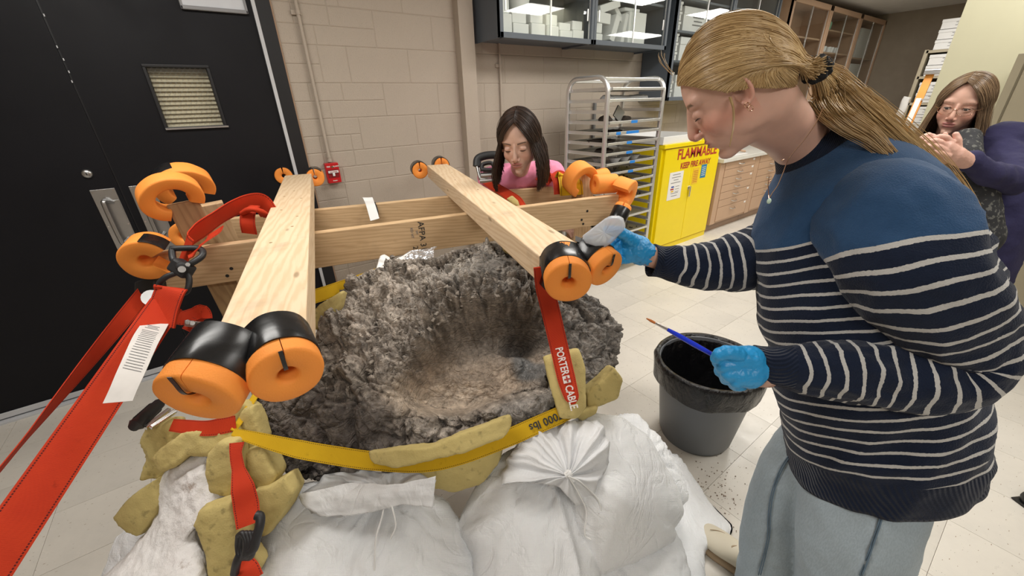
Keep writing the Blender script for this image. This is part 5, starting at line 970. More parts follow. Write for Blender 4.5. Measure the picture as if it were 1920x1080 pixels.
# ---------------------------------------------------------------- plaster jacketed limb
po = [(312, 885), (345, 858), (388, 850), (400, 900), (425, 934), (395, 955), (368, 972), (370, 1010), (385, 1060), (395, 1130), (390, 1300), (90, 1330), (180, 1090), (235, 1050), (285, 985), (300, 940), (292, 905)]
V, F_, N = lump(po, (310, 1050), rbf([(345, 858, 1.01), (425, 934, .97), (295, 910, 1.03), (285, 985, 1.02), (370, 1010, .95), (390, 1250, .78), (120, 1300, .80), (200, 1080, .95)]), CF*.12+np.array([0, 0, -.22]), dome=.05, voxel=.006, sm=3, n=110, rings=14)
x, y, _d = proj(V); V = V+N*(.010*fbm(V*10, 4)+.006*fbm(V*35, 4, True)-.010*np.exp(-(linedist(x, y, [(385, 862), (350, 880), (330, 895)])/4)**2))[:, None]; V[:, 2] = np.maximum(V[:, 2], .012)
plj = tag(obj('plaster_jacket', geo(V, F_), MT['plaster'], smooth=1), 'rough white plaster jacketed limb at the lower left among yellow foam', 'plaster cast')
# ---------------------------------------------------------------- straps round the fossil
def pstrap(nm, lab, pts, wpx, mt, n=10, grp=RS, tilt=None, th=.003):
    cv = cat_rom([P(*q) for q in pts], n); T_ = np.gradient(cv, axis=0); W_ = np.array([np.cross(t_, c-CAMP) for t_, c in zip(T_, cv)]); wd = np.interp(np.linspace(0, 1, len(cv)), np.linspace(0, 1, len(wpx)), wpx)
    return tag(obj(nm, G().ribbon(cv, W_, wd, th), MT[mt], smooth=40), lab, 'strap', grp), cv, W_
y1_, cvy, Wy = pstrap('yellow_strap', 'long yellow strap running across the front of the fossil above the sacks', [(437, 810, .985), (480, 822, .99), (560, 842, 1.02), (640, 856, 1.035), (700, 864, 1.03), (790, 868, 1.03), (860, 855, 1.04), (950, 822, 1.065), (1000, 800, 1.08), (1046, 780, 1.10), (1080, 765, 1.13)], [.018, .030, .044, .046, .046, .046, .046, .046, .046, .046, .04], 'yelweb', n=14)
pstrap('yellow_strap', 'thin edge of yellow strap going up behind the taped noodles', [(437, 808, .99), (455, 782, 1.04), (475, 748, 1.12), (486, 730, 1.18)], [.014, .016, .018], 'yelweb')
pstrap('yellow_strap', 'yellow strap crossing behind the fossil in front of the black door', [(520, 585, 1.36), (560, 566, 1.40), (620, 546, 1.46), (688, 522, 1.55), (720, 508, 1.6)], [.052, .05, .05, .048], 'yelweb')
k_ = int(len(cvy)*.845); c = cvy[k_]; tdir = nrm(cvy[k_-6]-cvy[k_+6]); wd_ = nrm(Wy[k_]); wd_ = wd_*(1 if wd_[2] < 0 else -1)
text('lettering', '7000 lbs', .030, c-nrm(c-CAMP)*.006, tdir, wd_, MT['blackink'], y1_, bold=.0006)
r_, cvr, Wr = pstrap('red_strap', 'red strap with white lettering hanging from the right cross beam to the foam', [(1016, 500, .97), (1022, 540, 1.04), (1034, 590, 1.10), (1048, 650, 1.12), (1062, 710, 1.09), (1072, 745, 1.07), (1075, 758, 1.065)], [.042, .050, .052, .052, .050, .040, .012], 'redweb', n=12)
k_ = int(len(cvr)*.66); c = cvr[k_]; tdir = nrm(cvr[k_+8]-cvr[k_-8]); wd_ = nrm(Wr[k_]); wd_ = wd_*(1 if wd_@CR > 0 else -1)
L0 = c-nrm(c-CAMP)*.006; ms = -.004
text('lettering', 'PORTER', .030, L0-tdir*.050, tdir, wd_, MT['whiteink'], r_, bold=.0006, sx=.72); text('lettering', 'CABLE.', .030, L0+tdir*.052, tdir, wd_, MT['whiteink'], r_, bold=.0006, sx=.72)
obj('square_mark', G().box(L0+tdir*.002, (.020, .020, .0008), np.array([tdir, wd_, np.cross(tdir, wd_)])), MT['whiteink'], r_); text('lettering', '+', .030, L0+tdir*.002-nrm(c-CAMP)*.001, tdir, wd_, MT['redink'], r_, bold=.001)
pstrap('red_strap', 'vertical red strap between the foam blocks at the lower left', [(444, 830, .95), (442, 850, .94), (447, 880, .93), (455, 915, .915), (462, 950, .91), (466, 985, .90)], [.030, .024, .026, .046, .050, .046], 'redweb')
pstrap('red_strap', 'red strap lying crosswise just under the large taped noodle', [(322, 797, 1.02), (350, 800, 1.0), (385, 803, .99), (415, 799, .99), (442, 793, 1.0)], [.03, .034, .040, .038], 'redweb')
pstrap('red_strap', 'short red strap end below the dark hook at the bottom edge', [(448, 1062, .90), (462, 1068, .89), (470, 1090, .88)], [.04, .05], 'redweb')
hk = thing('hook', 'dark coated steel hook hanging on the lower left red strap', 'hook', P(462, 1010, .88))
obj('hook_body', G().sweep(cat_rom([P(480, 966, .87), (P(487, 962, .87)+P(488, 975, .87))/2, P(487, 985, .865), P(480, 1012, .86), P(476, 1028, .86), P(468, 1034, .86)], 6), .0095, ref=nrm(CF), n=10), MT['rubber'], hk, smooth=60)
for k in range(4): loop([P(447+k*7, 1004, .87), P(455+k*7, 1000, .865), P(462+k*5, 1016, .86), P(458+k*5, 1040, .86), P(450+k*5, 1045, .87), P(446+k*6, 1024, .875)], .006, 'wound_link', MT['rubber'], hk)
obj('tail', G().sweep(cat_rom([P(450, 1040, .87), P(444, 1055, .87), P(440, 1075, .88)], 6), .009, ref=nrm(CF), n=10), MT['rubber'], hk, smooth=60)
rh = thing('ratchet', 'chrome ratchet with a ribbed black grip under the big taped noodle', 'ratchet', P(280, 790, 1.0))
obj('grip', G().sweep([P(250, 801, .98), P(256, 796, .98), P(268, 785, 1.0), P(282, 772, 1.03), P(298, 757, 1.07)], [.012, .018, .015, .015, .014], ref=nrm(CF), n=12), MT['rubber'], rh, smooth=50)
for k in range(9): t0 = k/9; obj('grip_rib', G().cyl(P(262+30*t0, 790-27*t0, 1.0+.06*t0), P(263.5+30*t0, 788.5-27*t0, 1.0+.06*t0), .0172, n=14), MT['rubber'], rh, smooth=50)
for a, b in (((272, 803, .99), (318, 768, 1.05)), ((282, 802, .985), (330, 770, 1.04))): obj('steel_bar', G().box((P(*a)+P(*b))/2, (np.linalg.norm(P(*a)-P(*b)), .010, .012), np.array([nrm(P(*b)-P(*a)), nrm(np.cross(CF, P(*b)-P(*a))), nrm(np.cross(P(*b)-P(*a), np.cross(CF, P(*b)-P(*a))))])), MT['chrome'], rh, bevel=.002)

# ---------------------------------------------------------------- grey waste bin with black liner
bc = np.array([1.515, .650, 0]); bn = thing('waste_bin', 'grey plastic waste bin lined with a black bag on the pale floor', 'waste bin', bc)
obj('bin_body', G().lathe([(0, .004), (.135, .004), (.150, .0), (.154, .012), (.158, .02), (.205, .395), (.212, .40), (.214, .408), (.208, .412), (.200, .405), (.150, .02), (0, .012)], bc, n=64), MT['binplastic'], bn, smooth=35)
g = G(); V = []; A_ = []; n_ = 120; prof = [(.020, .06), (.125, .055), (.145, .09), (.165, .2), (.180, .30), (.196, .385), (.206, .418), (.220, .418), (.2265, .400), (.222, .36), (.218, .315), (.2155, .305)]
for i, (r0, z0) in enumerate(prof):
    for k in range(n_):
        a = 2*PI*k/n_; w_ = (math.sin(a*9+z0*20)*.5+math.sin(a*17+1.3*i)*.35+math.sin(a*4)*.3); amp = .006 if i < 5 else (.0012 if i < 8 else .0035); V.append(bc+[(r0+w_*amp)*math.cos(a), (r0+w_*amp)*math.sin(a), z0+(.006*math.sin(a*5) if i > 8 else 0)])
g.add(np.array(V), [(i*n_+k, i*n_+(k+1) % n_, (i+1)*n_+(k+1) % n_, (i+1)*n_+k) for i in range(len(prof)-1) for k in range(n_)]+[tuple(range(n_))]); o = obj('liner_bag', g, MT['liner'], bn, smooth=1)
# dirt crumbs on the floor
g = G()
for k in range(150):
    q = PZ(random.gauss(1340, 28), random.gauss(925, 40), 0); s_ = random.uniform(.001, .0035); g.box((q[0], q[1], .003), (s_*1.5, s_, s_*.6), np.array(Matrix.Rotation(random.random()*6, 3, 'Z')).T)
tag(obj('dirt_crumbs', g, M('brown_dust', (.22, .15, .10), .9)), 'loose brown crumbs on the floor between the bin and the sacks', 'dirt', kind='stuff')
# ================================================================ people
def cap(g, p, q, r1, r2=None, n=18):
    p, q = np.asarray(p, float), np.asarray(q, float); r2 = r1 if r2 is None else r2
    g.sphere(p, r1, nu=n, nv=10); g.sphere(q, r2, nu=n, nv=10); 
    if np.linalg.norm(q-p) > 1e-5: g.cyl(p, q, r1, r2, n=n)
    return g
def chain(g, pts, rs, n=14):
    for i in range(len(pts)-1): cap(g, pts[i], pts[i+1], rs[i], rs[i+1], n)
    return g
def smin(a, b, k): h_ = np.clip(.5+.5*(b-a)/k, 0, 1); return b*(1-h_)+a*h_-k*h_*(1-h_)
class Head:
    def __init__(s, C, f, u, k=1.0):
        s.C = np.asarray(C, float); s.y = nrm(f); s.z = nrm(np.asarray(u)-s.y*(np.asarray(u)@s.y)); s.x = np.cross(s.y, s.z); s.k = k; s.R = np.array([s.x, s.y, s.z])
    def w(s, L): return s.C+np.atleast_2d(np.asarray(L, float))@s.R*s.k
    def l(s, W): return ((np.asarray(W)-s.C)@s.R.T)/s.k
def build_head(par, H, extra, voxel=.002, skin=(.66, .40, .30), lip=(.50, .16, .14), brow=(.20, .12, .07), closed=True, cheeks=.5, brow_t=1.0, ear=True, mouth=0, name='body', face_w=1.0):
    """extra: list of capsules (world) for neck/chest; returns the body object"""
    g = G(); k = H.k; PR = []
    def el(c, r, kk=.009): PR.append((np.array(c, float), np.array(r, float), kk)); g.sphere(H.w(c)[0], np.array(r)*k, R=H.R, nu=36, nv=24)
    el((0, -.012, .025), (.073*face_w, .094, .097)); el((0, .022, -.018), (.058*face_w, .062, .078)); el((0, .034, -.066), (.034, .036, .040)); el((0, .060, -.094), (.017, .020, .015)); el((0, .053, -.054), (.033, .0335, .032)); el((0, .0745, -.0595), (.0235, .0100, .0100), .006)
    for s_ in (-1, 1):
        el((s_*.038, .000, -.050), (.018, .034, .030)); el((s_*.036, .048, -.026), (.022, .024, .026)); el((s_*.022, .060, .030), (.032, .018, .014)); el((s_*.0118, .0905, -.0355), (.0068, .0095, .0068), .004)
        el((s_*.0305, .0685, .003), (.0150, .0115, .0120), .005)
    for t_ in np.linspace(0, 1, 7): c = np.array([0, .0785+.020*t_, .016-.042*t_]); el(c, (.0052+.0036*t_**2, .0085+.002*t_, .010), .005)
    el((0, .1005, -.0305), (.0085, .0080, .0075), .004); el((0, .094, -.038), (.0055, .010, .005), .004)
    el((0, .0800, -.0545), (.0205, .0100, .0040), .0035); el((0, .0790, -.0650), (.0165, .0100, .0050), .0035)
    if ear:
        for s_ in (-1, 1):
            R0 = (np.array(Matrix.Rotation(s_*.35, 3, 'Z')).T)@H.R
            g.sphere(H.w((s_*.071*face_w, -.006, -.006))[0], np.array((.004, .014, .026))*k, R=R0, nu=24, nv=16)
            hel = [H.w((s_*(.075*face_w+.0045*math.sin(a)), -.008-.014*math.sin(a)*1.0, -.004+.025*math.cos(a)))[0] for a in np.linspace(-.3, 3.4, 14)]; g.sweep(hel, .0036*k, ref=H.x, n=8)
            cap(g, H.w((s_*.077*face_w, -.004, -.030))[0], H.w((s_*.076*face_w, .000, -.024))[0], .0055*k, .0045*k)
    for (p, q, r1, r2) in extra: cap(g, p, q, r1, r2, 32)
    V, F_, N = remesh(g, voxel*k, 3); L = H.l(V)
    EX = [(H.l(p), H.l(q), r1/k, r2/k) for (p, q, r1, r2) in extra]
    def sdf(L):
        out = None
        for c, r, kk in PR:
            p_ = L-c; k0 = np.linalg.norm(p_/r, axis=1); k1 = np.linalg.norm(p_/r**2, axis=1)+1e-9; d = k0*(k0-1)/k1; out = d if out is None else smin(out, d, kk)
        for p, q, r1, r2 in EX:
            pq = q-p; h_ = np.clip(((L-p)@pq)/(pq@pq+1e-12), 0, 1); d = np.linalg.norm(L-p-h_[:, None]*pq, axis=1)-(r1+(r2-r1)*h_); out = smin(out, d, .016)
        return out
    isear = (abs(L[:, 0]) > .066*face_w)&(L[:, 1] < .016)&(L[:, 1] > -.03)&(L[:, 2] > -.045)&(L[:, 2] < .03)
    for it in range(6):
        f0 = sdf(L); e = .0012; gr = np.stack([sdf(L+np.array(v)*e)-f0 for v in ((1, 0, 0), (0, 1, 0), (0, 0, 1))], 1)/e; gr /= (np.linalg.norm(gr, axis=1)[:, None]+1e-6); st = np.clip(f0, -.006, .006)*.8; st = np.where(isear, np.clip(st, -1, 0), st); L = L-gr*st[:, None]
    V = H.w(L); N = normals(V, F_); L = H.l(V); x, y, z = L.T; ax = abs(x); fr = (y > .03)
    ga = lambda cx, cz, rx, rz, p=1: np.exp(-(((ax-cx)/rx)**2+((z-cz)/rz)**2)**p)*fr
    gm = lambda cz, rx, rz: np.exp(-((x/rx)**4+((z-cz)/rz)**2))*fr
    d_ = -.0055*ga(.0155, .004, .007, .010)-.0020*ga(.032, .0155, .018, .0035)-.0016*gm(-.0602, .020, .0016)-.002*gm(-.079, .014, .006)+.0012*gm(-.049, .005, .006)*0
    d_ += -.003*ga(.0075, -.0425, .0035, .003)*(y > .088)
    if not closed: d_ += -.0075*ga(.030, .0025, .0118, .0050, 2)+.0012*ga(.030, .0095, .013, .0025)
    else: d_ += .0015*ga(.030, .004, .013, .006)-.0018*ga(.030, -.0035, .013, .0014)
    er = np.exp(-(((z+.004)/.013)**2+((y+.004)/.008)**2))*(ax > .070); d_ += -.006*er
    V = V+N*(d_*k)[:, None]
    # skin colours: lips, brows, lashes, flush; shade painted into nostrils, ear hollows, lip crease
    C_ = np.array(skin)*np.ones((len(V), 1)); mx = lambda m_, c: C_*(1-np.clip(m_, 0, 1)[:, None])+np.array(c)*np.clip(m_, 0, 1)[:, None]
    red = np.array(skin)*np.array([1.02, .66, .62]); body_m = (y > -.02)
    C_ = mx(cheeks*np.exp(-(((ax-.042)/.024)**2+((z+.028)/.022)**2))*body_m, red); C_ = mx(cheeks*.9*np.exp(-((ax/.014)**2+((z+.034)/.012)**2))*(y > .09), red); C_ = mx(cheeks*.6*np.clip((ax-.066)/.01, 0, 1)*np.exp(-(z/.03)**4)*np.exp(-((y+.006)/.03)**4), red)
    C_ = mx(np.exp(-(((ax-.030)/.016)**2+((z-.004)/.010)**2))*.35*fr, np.array(skin)*np.array([.75, .60, .60]))
    C_ = mx(1.3*np.exp(-((x/.021)**6+((z+.0545-.0015*np.cos(x*150))/.0052)**4))*fr*(y > .06), lip); C_ = mx(1.2*np.exp(-((x/.018)**6+((z+.0665)/.0058)**4))*fr*(y > .06), lip); C_ = mx(.8*np.exp(-((x/.019)**6+((z+.0605)/.0014)**2))*fr, np.array(lip)*.3)
    bz = .0235+.004*np.sin((ax-.012)*60); C_ = mx(brow_t*1.1*np.exp(-(((z-bz)/.0032)**4))*(ax > .013)*(ax < .048)*fr*(.75+.25*np.sin(x*2600)), brow)
    C_ = mx(.9*np.exp(-((ax-.0075)/.0035)**2-((z+.0425)/.0028)**2)*(y > .085), np.array(skin)*.12)
    lash = np.exp(-(((z+.0035+.10*(ax-.030)**2*100*.12)/.0014)**2))*(ax > .019)*(ax < .043)*fr
    if closed: C_ = mx(lash*.95, (.05, .03, .02))
    else: C_ = mx(.9*np.exp(-(((z-.0075)/.0015)**2))*(ax > .020)*(ax < .042)*fr, (.08, .05, .04))
    C_ = mx(er*.6, np.array(skin)*.25)
    b = obj(name, geo(V, F_), MT['skin'], par, smooth=1); paint(b, C_)
    for s_ in (-1, 1):
        xs_ = np.linspace(-.0125, .0135, 12); zl = -.0042 if closed else .0075
        pts_ = [H.w((s_*(.0300+a), .0688+.0120*math.sqrt(max(.05, 1-(a/.0155)**2-((zl-.003)/.012)**2))+.0012, zl-(-.0022 if closed else .0022)*(a/.013)**2))[0] for a in xs_]; obj('eyelash', G().sweep(pts_, np.array([.0003, .0008, .0010, .0011, .0011, .0012, .0012, .0012, .0012, .0011, .0009, .0004])*k, ref=H.y, n=6), MT['lash'], b, smooth=1)
    if not closed:
        for s_ in (-1, 1):
            c = H.w((s_*.030, .0655, .0022))[0]; e = G().sphere(c, .0115*k, nu=24, nv=16); o = obj('eye', e, M('eyeball', (.72, .70, .68), .15, var=0), par, smooth=1)
            look = nrm(H.y*.95+H.x*.12-H.z*.12); e = G().lathe([(0, .01175*k), (.0052*k, .0108*k), (.0056*k, .0098*k)], c, look, 20); obj('iris', e, M('iris', (.06, .05, .04), .1, var=0), o, smooth=1)
    return b
def strands(paths, rad, name, mt, par, seed=0, ns=3):
    """paths: (n, k, 3); thin hair locks as three-sided tubes in one mesh"""
    paths = np.asarray(paths); n, k, _ = paths.shape; T = np.gradient(paths, axis=1); T /= np.linalg.norm(T, axis=2, keepdims=True)+1e-9; rf = np.array([.31, .52, .79]); X = np.cross(T, rf); X /= np.linalg.norm(X, axis=2, keepdims=True)+1e-9; Y = np.cross(X, T)
    rad = np.broadcast_to(rad, (n, k))[..., None]; rings = [paths+X*rad*math.cos(a)+Y*rad*math.sin(a) for a in 2*PI*np.arange(ns)/ns]; V = np.stack(rings, 2).reshape(-1, 3)
    i = np.arange(n)[:, None, None]*k*ns+np.arange(k-1)[None, :, None]*ns; t_ = np.arange(ns)[None, None]; u = (t_+1) % ns; F_ = np.stack([i+t_, i+u, i+u+ns, i+t_+ns], -1).reshape(-1, 4)
    r_ = np.random.default_rng(seed); cr = np.clip(r_.normal(.5, .17, n), 0, 1); A = np.zeros((n, k, ns, 3)); A[..., 0] = np.linspace(0, 1, k)[None, :, None]; A[..., 1] = cr[:, None, None]
    me = bpy.data.meshes.new(name); me.from_pydata((V-origin_of(par)).tolist(), [], F_.tolist()); me.materials.append(mt); at = me.attributes.new('uvw', 'FLOAT_VECTOR', 'POINT'); at.data.foreach_set('vector', A.ravel()); me.polygons.foreach_set('use_smooth', [True]*len(me.polygons))
    o = bpy.data.objects.new(name, me); COL.objects.link(o); o.parent = par; return o
def clay(par, name, caps, voxel, mt, sm=6, folds=.006, fs=9, tint=None, uv=None):
    g = G()
    for c in caps: cap(g, *c, 24) if len(c) == 4 else g.sphere(c[0], c[1], R=c[2] if len(c) > 2 else None, nu=28, nv=18)
    V, F_, N = remesh(g, voxel, sm); 
    if folds: V = V+N*(folds*(fbm(V*fs, 3, True)-.3))[:, None]
    g = G(); g.add(V, F_, 0, uv(V) if uv else None); return obj(name, g, mt, par, smooth=1)
def hand_from(par, name, mt, palm, fingers, voxel=.002, sm=3, wr=.0012, tint=None):
    """palm: capsules, fingers: list of (points, radii); one continuous hand"""
    g = G()
    for c in palm: cap(g, *c, 20)
    for pts, rs in fingers: chain(g, pts, rs, 14)
    V, F_, N = remesh(g, voxel, sm); V = V+N*(wr*fbm(V*60, 3, True))[:, None]; o = obj(name, geo(V, F_), mt, par, smooth=1)
    if tint is not None: paint(o, np.array(tint)*np.ones((len(V), 1)))
    return o

# ---------------------------------------------------------------- the blonde woman leaning over the fossil
w1 = thing('person', 'person with blonde ponytail in blue striped knit sweater leaning over the fossil with a brush', 'person', (.95, .15, 0))
HP = (1377, 170); hv = nrm(ray(*HP)); hx = nrm(CR-hv*(CR@hv)); hy = nrm(CU-hv*(CU@hv))
Hc = P(*HP, .715); an = math.radians(36); fwd = -hx*math.cos(an)-hy*math.sin(an)-hv*.02; up_ = -hx*math.sin(an)+hy*math.cos(an)-hv*.04
H1 = Head(Hc, fwd, up_, .93)
nb = H1.w((0, -.035, -.055))[0]; n2_ = P(1490, 258, .80); n3_ = P(1540, 315, .83)
build_head(w1, H1, [(nb, n2_, .045, .046), (n2_, n3_, .047, .052), (n3_, P(1580, 380, .85), .05, .05), (H1.w((0, .01, -.05))[0], n2_, .040, .042)], voxel=.0021, skin=(.66, .40, .31), lip=(.48, .18, .15), brow=(.18, .10, .055), brow_t=1.4, cheeks=.75)
# hair: a close cap and swept-back locks gathered at the tie
TIE = np.array((0, -.116, -.052)); hc = np.array((0, -.014, .024)); hr = np.array((.0795, .0995, .1085))
def hline(y, ax): return np.interp(y, [-.12, -.09, -.05, -.02, .01, .04, .065, .09], [-.070, -.066, -.036, -.010, .006, .040, .068, .084])
U_, V_ = np.meshgrid(np.linspace(0, 2*PI, 120, endpoint=False), np.linspace(0, PI, 80)); D = np.stack([np.sin(V_)*np.cos(U_), np.sin(V_)*np.sin(U_), np.cos(V_)], -1).reshape(-1, 3); Lp = hc+D*hr*.997
F_ = []; keep = Lp[:, 2] > hline(Lp[:, 1], 0)-.002
for i in range(79):
    for j in range(120):
        q = (i*120+j, i*120+(j+1) % 120, (i+1)*120+(j+1) % 120, (i+1)*120+j)
        if all(keep[list(q)]): F_.append(q)
g = G(); A = np.zeros((len(Lp), 3)); A[:, 1] = .40; g.add(H1.w(Lp), F_, 0, A); obj('hair_cap', g, MT['blonde'], w1, smooth=1)
r_ = np.random.default_rng(3); N_ = 9000; k = 18
th_ = r_.uniform(-PI, PI, N_*3); yy = r_.uniform(-.10, .088, N_*3); sd = np.sign(r_.uniform(-1, .35, N_*3)); sd[sd == 0] = 1
zz = hline(yy, 0)+np.where(r_.random(N_*3) < .62, r_.exponential(.006, N_*3), r_.uniform(0, .13, N_*3)); q = 1-((zz-hc[2])/hr[2])**2-((yy-hc[1])/hr[1])**2; ok = q > .002
xs = np.sqrt(np.clip(q, 0, 1))*hr[0]*sd; S = np.stack([xs, yy, zz], 1)[ok][:N_]; d0 = (S-hc)/hr; dt = (TIE-hc)/hr; dt /= np.linalg.norm(dt)
t_ = np.linspace(0, 1, k)[None, :, None]; sx_ = np.sign(d0[:, 0]); mz = np.clip(.22+.95*(d0[:, 2]-.25)-.25*abs(d0[:, 0]), .02, 1.0); mw = np.stack([sx_*np.sqrt(np.clip(1.02-mz**2, .03, 1)), np.full(len(d0), -.28), mz], 1)*1.25; dirs = (1-t_)**2*d0[:, None]+2*t_*(1-t_)*mw[:, None]+t_**2*dt; dirs = dirs/np.linalg.norm(dirs, axis=2, keepdims=True)
lump_ = .0012*np.sin(d0[:, None, 0:1]*30+d0[:, None, 2:3]*26)+.0008*np.sin(d0[:, None, 2:3]*70+1)
rad_ = 1+(r_.uniform(0, .016, len(S))[:, None, None]+lump_/.1*.5*np.sin(t_*PI))+.05*np.sin(t_*PI)*(d0[:, None, 2:3] > 0)
nz = (r_.normal(0, .0009, (len(S), 1, 3)))*np.sin(t_*PI*2+r_.uniform(0, 6, (len(S), 1, 1)))
pathL = hc+dirs*hr*rad_+nz; end_ = np.clip((t_-.86)/.14, 0, 1); pathL = pathL*(1-end_)+(TIE+r_.normal(0, .006, (len(S), 1, 3)))*end_
W = H1.w(pathL.reshape(-1, 3)).reshape(pathL.shape); strands(W, np.linspace(.0006, .0009, k)[None]*np.ones((len(S), 1)), 'hair', MT['blonde'], w1, 1)
tieW = H1.w(TIE)[0]
def tail(ctrl, n, name, seed, rad=.0009, k=26, spread=None, flat=.55):
    cv = cat_rom(ctrl, 8); cv = np.array([np.interp(np.linspace(0, len(cv)-1, k), range(len(cv)), cv[:, j]) for j in range(3)]).T; r_ = np.random.default_rng(seed); T_ = np.gradient(cv, axis=0); T_ /= np.linalg.norm(T_, axis=1)[:, None]
    A_ = np.cross(T_, CF); A_ /= np.linalg.norm(A_, axis=1)[:, None]; B_ = np.cross(A_, T_); sp_ = np.interp(np.linspace(0, 1, k), np.linspace(0, 1, len(spread)), spread); uv_ = r_.normal(0, .5, (n, 2)); ph = r_.uniform(0, 6.28, (n, 4)); tt = np.linspace(0, 1, k)
    a = uv_[:, :1]*sp_+.10*sp_*np.sin(tt*5+ph[:, :1])*tt+.05*sp_*np.sin(tt*13+ph[:, 1:2]); b = uv_[:, 1:]*sp_*flat+.08*sp_*np.sin(tt*6+ph[:, 2:3])
    ln = r_.uniform(.55, 1.0, (n, 1))**.8; idx = np.clip(tt[None]*ln*(k-1), 0, k-1); i0 = np.floor(idx).astype(int); i1 = np.minimum(i0+1, k-1); f_ = (idx-i0)[..., None]
    base = cv[i0]*(1-f_)+cv[i1]*f_; W = base+A_[i0]*a[..., None]+B_[i0]*b[..., None]; return strands(W, rad*np.linspace(1, .5, k)[None]*np.ones((n, 1)), name, MT['blonde'], w1, seed)
tail([tieW, P(1548, 155, .765), P(1590, 196, .75), P(1650, 250, .75), P(1718, 305, .76), P(1780, 358, .79), P(1820, 408, .81), P(1838, 455, .82)], 3600, 'ponytail', 5, spread=[.010, .018, .024, .027, .028, .026, .022, .016, .009], rad=.0007)
tail([tieW, P(1540, 170, .75), P(1552, 200, .74), P(1580, 225, .72), P(1630, 255, .71), P(1668, 290, .70), P(1690, 302, .70)], 700, 'ponytail_under_lock', 6, spread=[.012, .02, .024, .02, .016, .012, .006])
tail([H1.w((.0, 0, 0))[0]*0+P(1370, 182, .668), P(1376, 205, .664), P(1376, 235, .664), P(1371, 262, .668), P(1368, 276, .672)], 14, 'loose_lock', 8, spread=[.003, .002, .002, .001], rad=.0007)
tail([P(1262, 140, .72), P(1246, 122, .72), P(1238, 105, .72), P(1238, 92, .72)], 8, 'loose_lock', 9, spread=[.004, .006, .008, .01], rad=.0004)
g = G(); ring_ax = nrm(P(1548, 150, .765)-tieW)
for k_ in range(26):
    a = 2*PI*k_/26; e1 = nrm(np.cross(ring_ax, (0, 0, 1))); e2 = np.cross(ring_ax, e1); rr = .0135+.003*math.sin(k_*2.3); g.sphere(tieW+ring_ax*(.006+.005*math.sin(k_*1.7))+(e1*math.cos(a)+e2*math.sin(a))*rr, (.0085, .0085, .0075), nu=10, nv=8)
Vs, Fs, Ns = remesh(g, .0018, 2); Vs = Vs+Ns*(.002*fbm(Vs*220, 2))[:, None]; obj('scrunchie', geo(Vs, Fs), MT['scrunchie'], w1, smooth=1)
for (px, py) in ((1401, 197), (1407, 203)): obj('earring', G().sweep([P(px+5*math.cos(a), py+5*math.sin(a), .655+.002*math.sin(a)) for a in np.linspace(0, 2*PI, 18, endpoint=False)], .0009, ref=hv, n=6, closed=True), MT['gold'], w1, smooth=60)
# sweater
def ringset(rows, n=9):
    """rows: px,py,d,half_width,half_depth -> smooth"""
    a = cat_rom(rows, n); return np.array([P(*q[:3]) for q in a]), a[:, 3], a[:, 4]
tv = nrm(ray(1600, 560)); c_, ra_, rb_ = ringset([(1520, 274, .815, .058, .066), (1534, 290, .815, .080, .088), (1560, 328, .82, .122, .140), (1584, 392, .83, .156, .160), (1594, 470, .83, .166, .164), (1604, 570, .835, .166, .164), (1620, 670, .845, .162, .164), (1635, 755, .865, .160, .168), (1640, 822, .885, .158, .170), (1640, 870, .90, .152, .168)])
ax_ = nrm(c_[-1]-c_[8]); tilt0 = nrm(P(1530, 330, .81)-P(1505, 235, .81)); Tt = np.array([nrm(nrm(P(1566, 325, .82)-P(1500, 240, .80))*(1-min(1, i/26))+ax_*min(1, i/26)) for i in range(len(c_))])
g = G().sweep(c_, ra_, rb_, ref=tv, n=150, caps=False, sq=.88, T=Tt); V = g.v[0]; A = g.a[0]; nr = len(c_); n = 150; Lr = A[:, 0].copy(); Lmax = Lr.max()
ctr = np.repeat(c_, n, 0); rd = V-ctr; rd /= np.linalg.norm(rd, axis=1)[:, None]; Ai = V@nrm(CR); Bi = V@ax_
fold = .016*fbm(np.stack([V@nrm(tv)*5, (V@hx)*7+Bi*3, Bi*5], 1), 3, True)+.006*fbm(V*9, 3); grow = np.clip(Lr/.16, 0, 1); V = V+rd*(fold*grow)[:, None]
sag = .012*fbm(np.stack([A[:, 2]*1.3, Lr*3, Lr*0], 1), 2)
xproj, yproj, _d = proj(V); g.v[0] = V; start = .178; s_ = Lr-start+.016*np.cos(A[:, 2])+sag*np.clip((Lr-.1)/.1, 0, 1); g.a[0] = np.stack([s_, A[:, 1]*.9, np.where(Lr > Lmax-.078, 2.0, 0.0)], 1)
# waistband turns in
sw = obj('sweater', g, MT['knit'], w1, smooth=1); sm = sw.modifiers.new('s', 'SOLIDIFY'); sm.thickness = .004
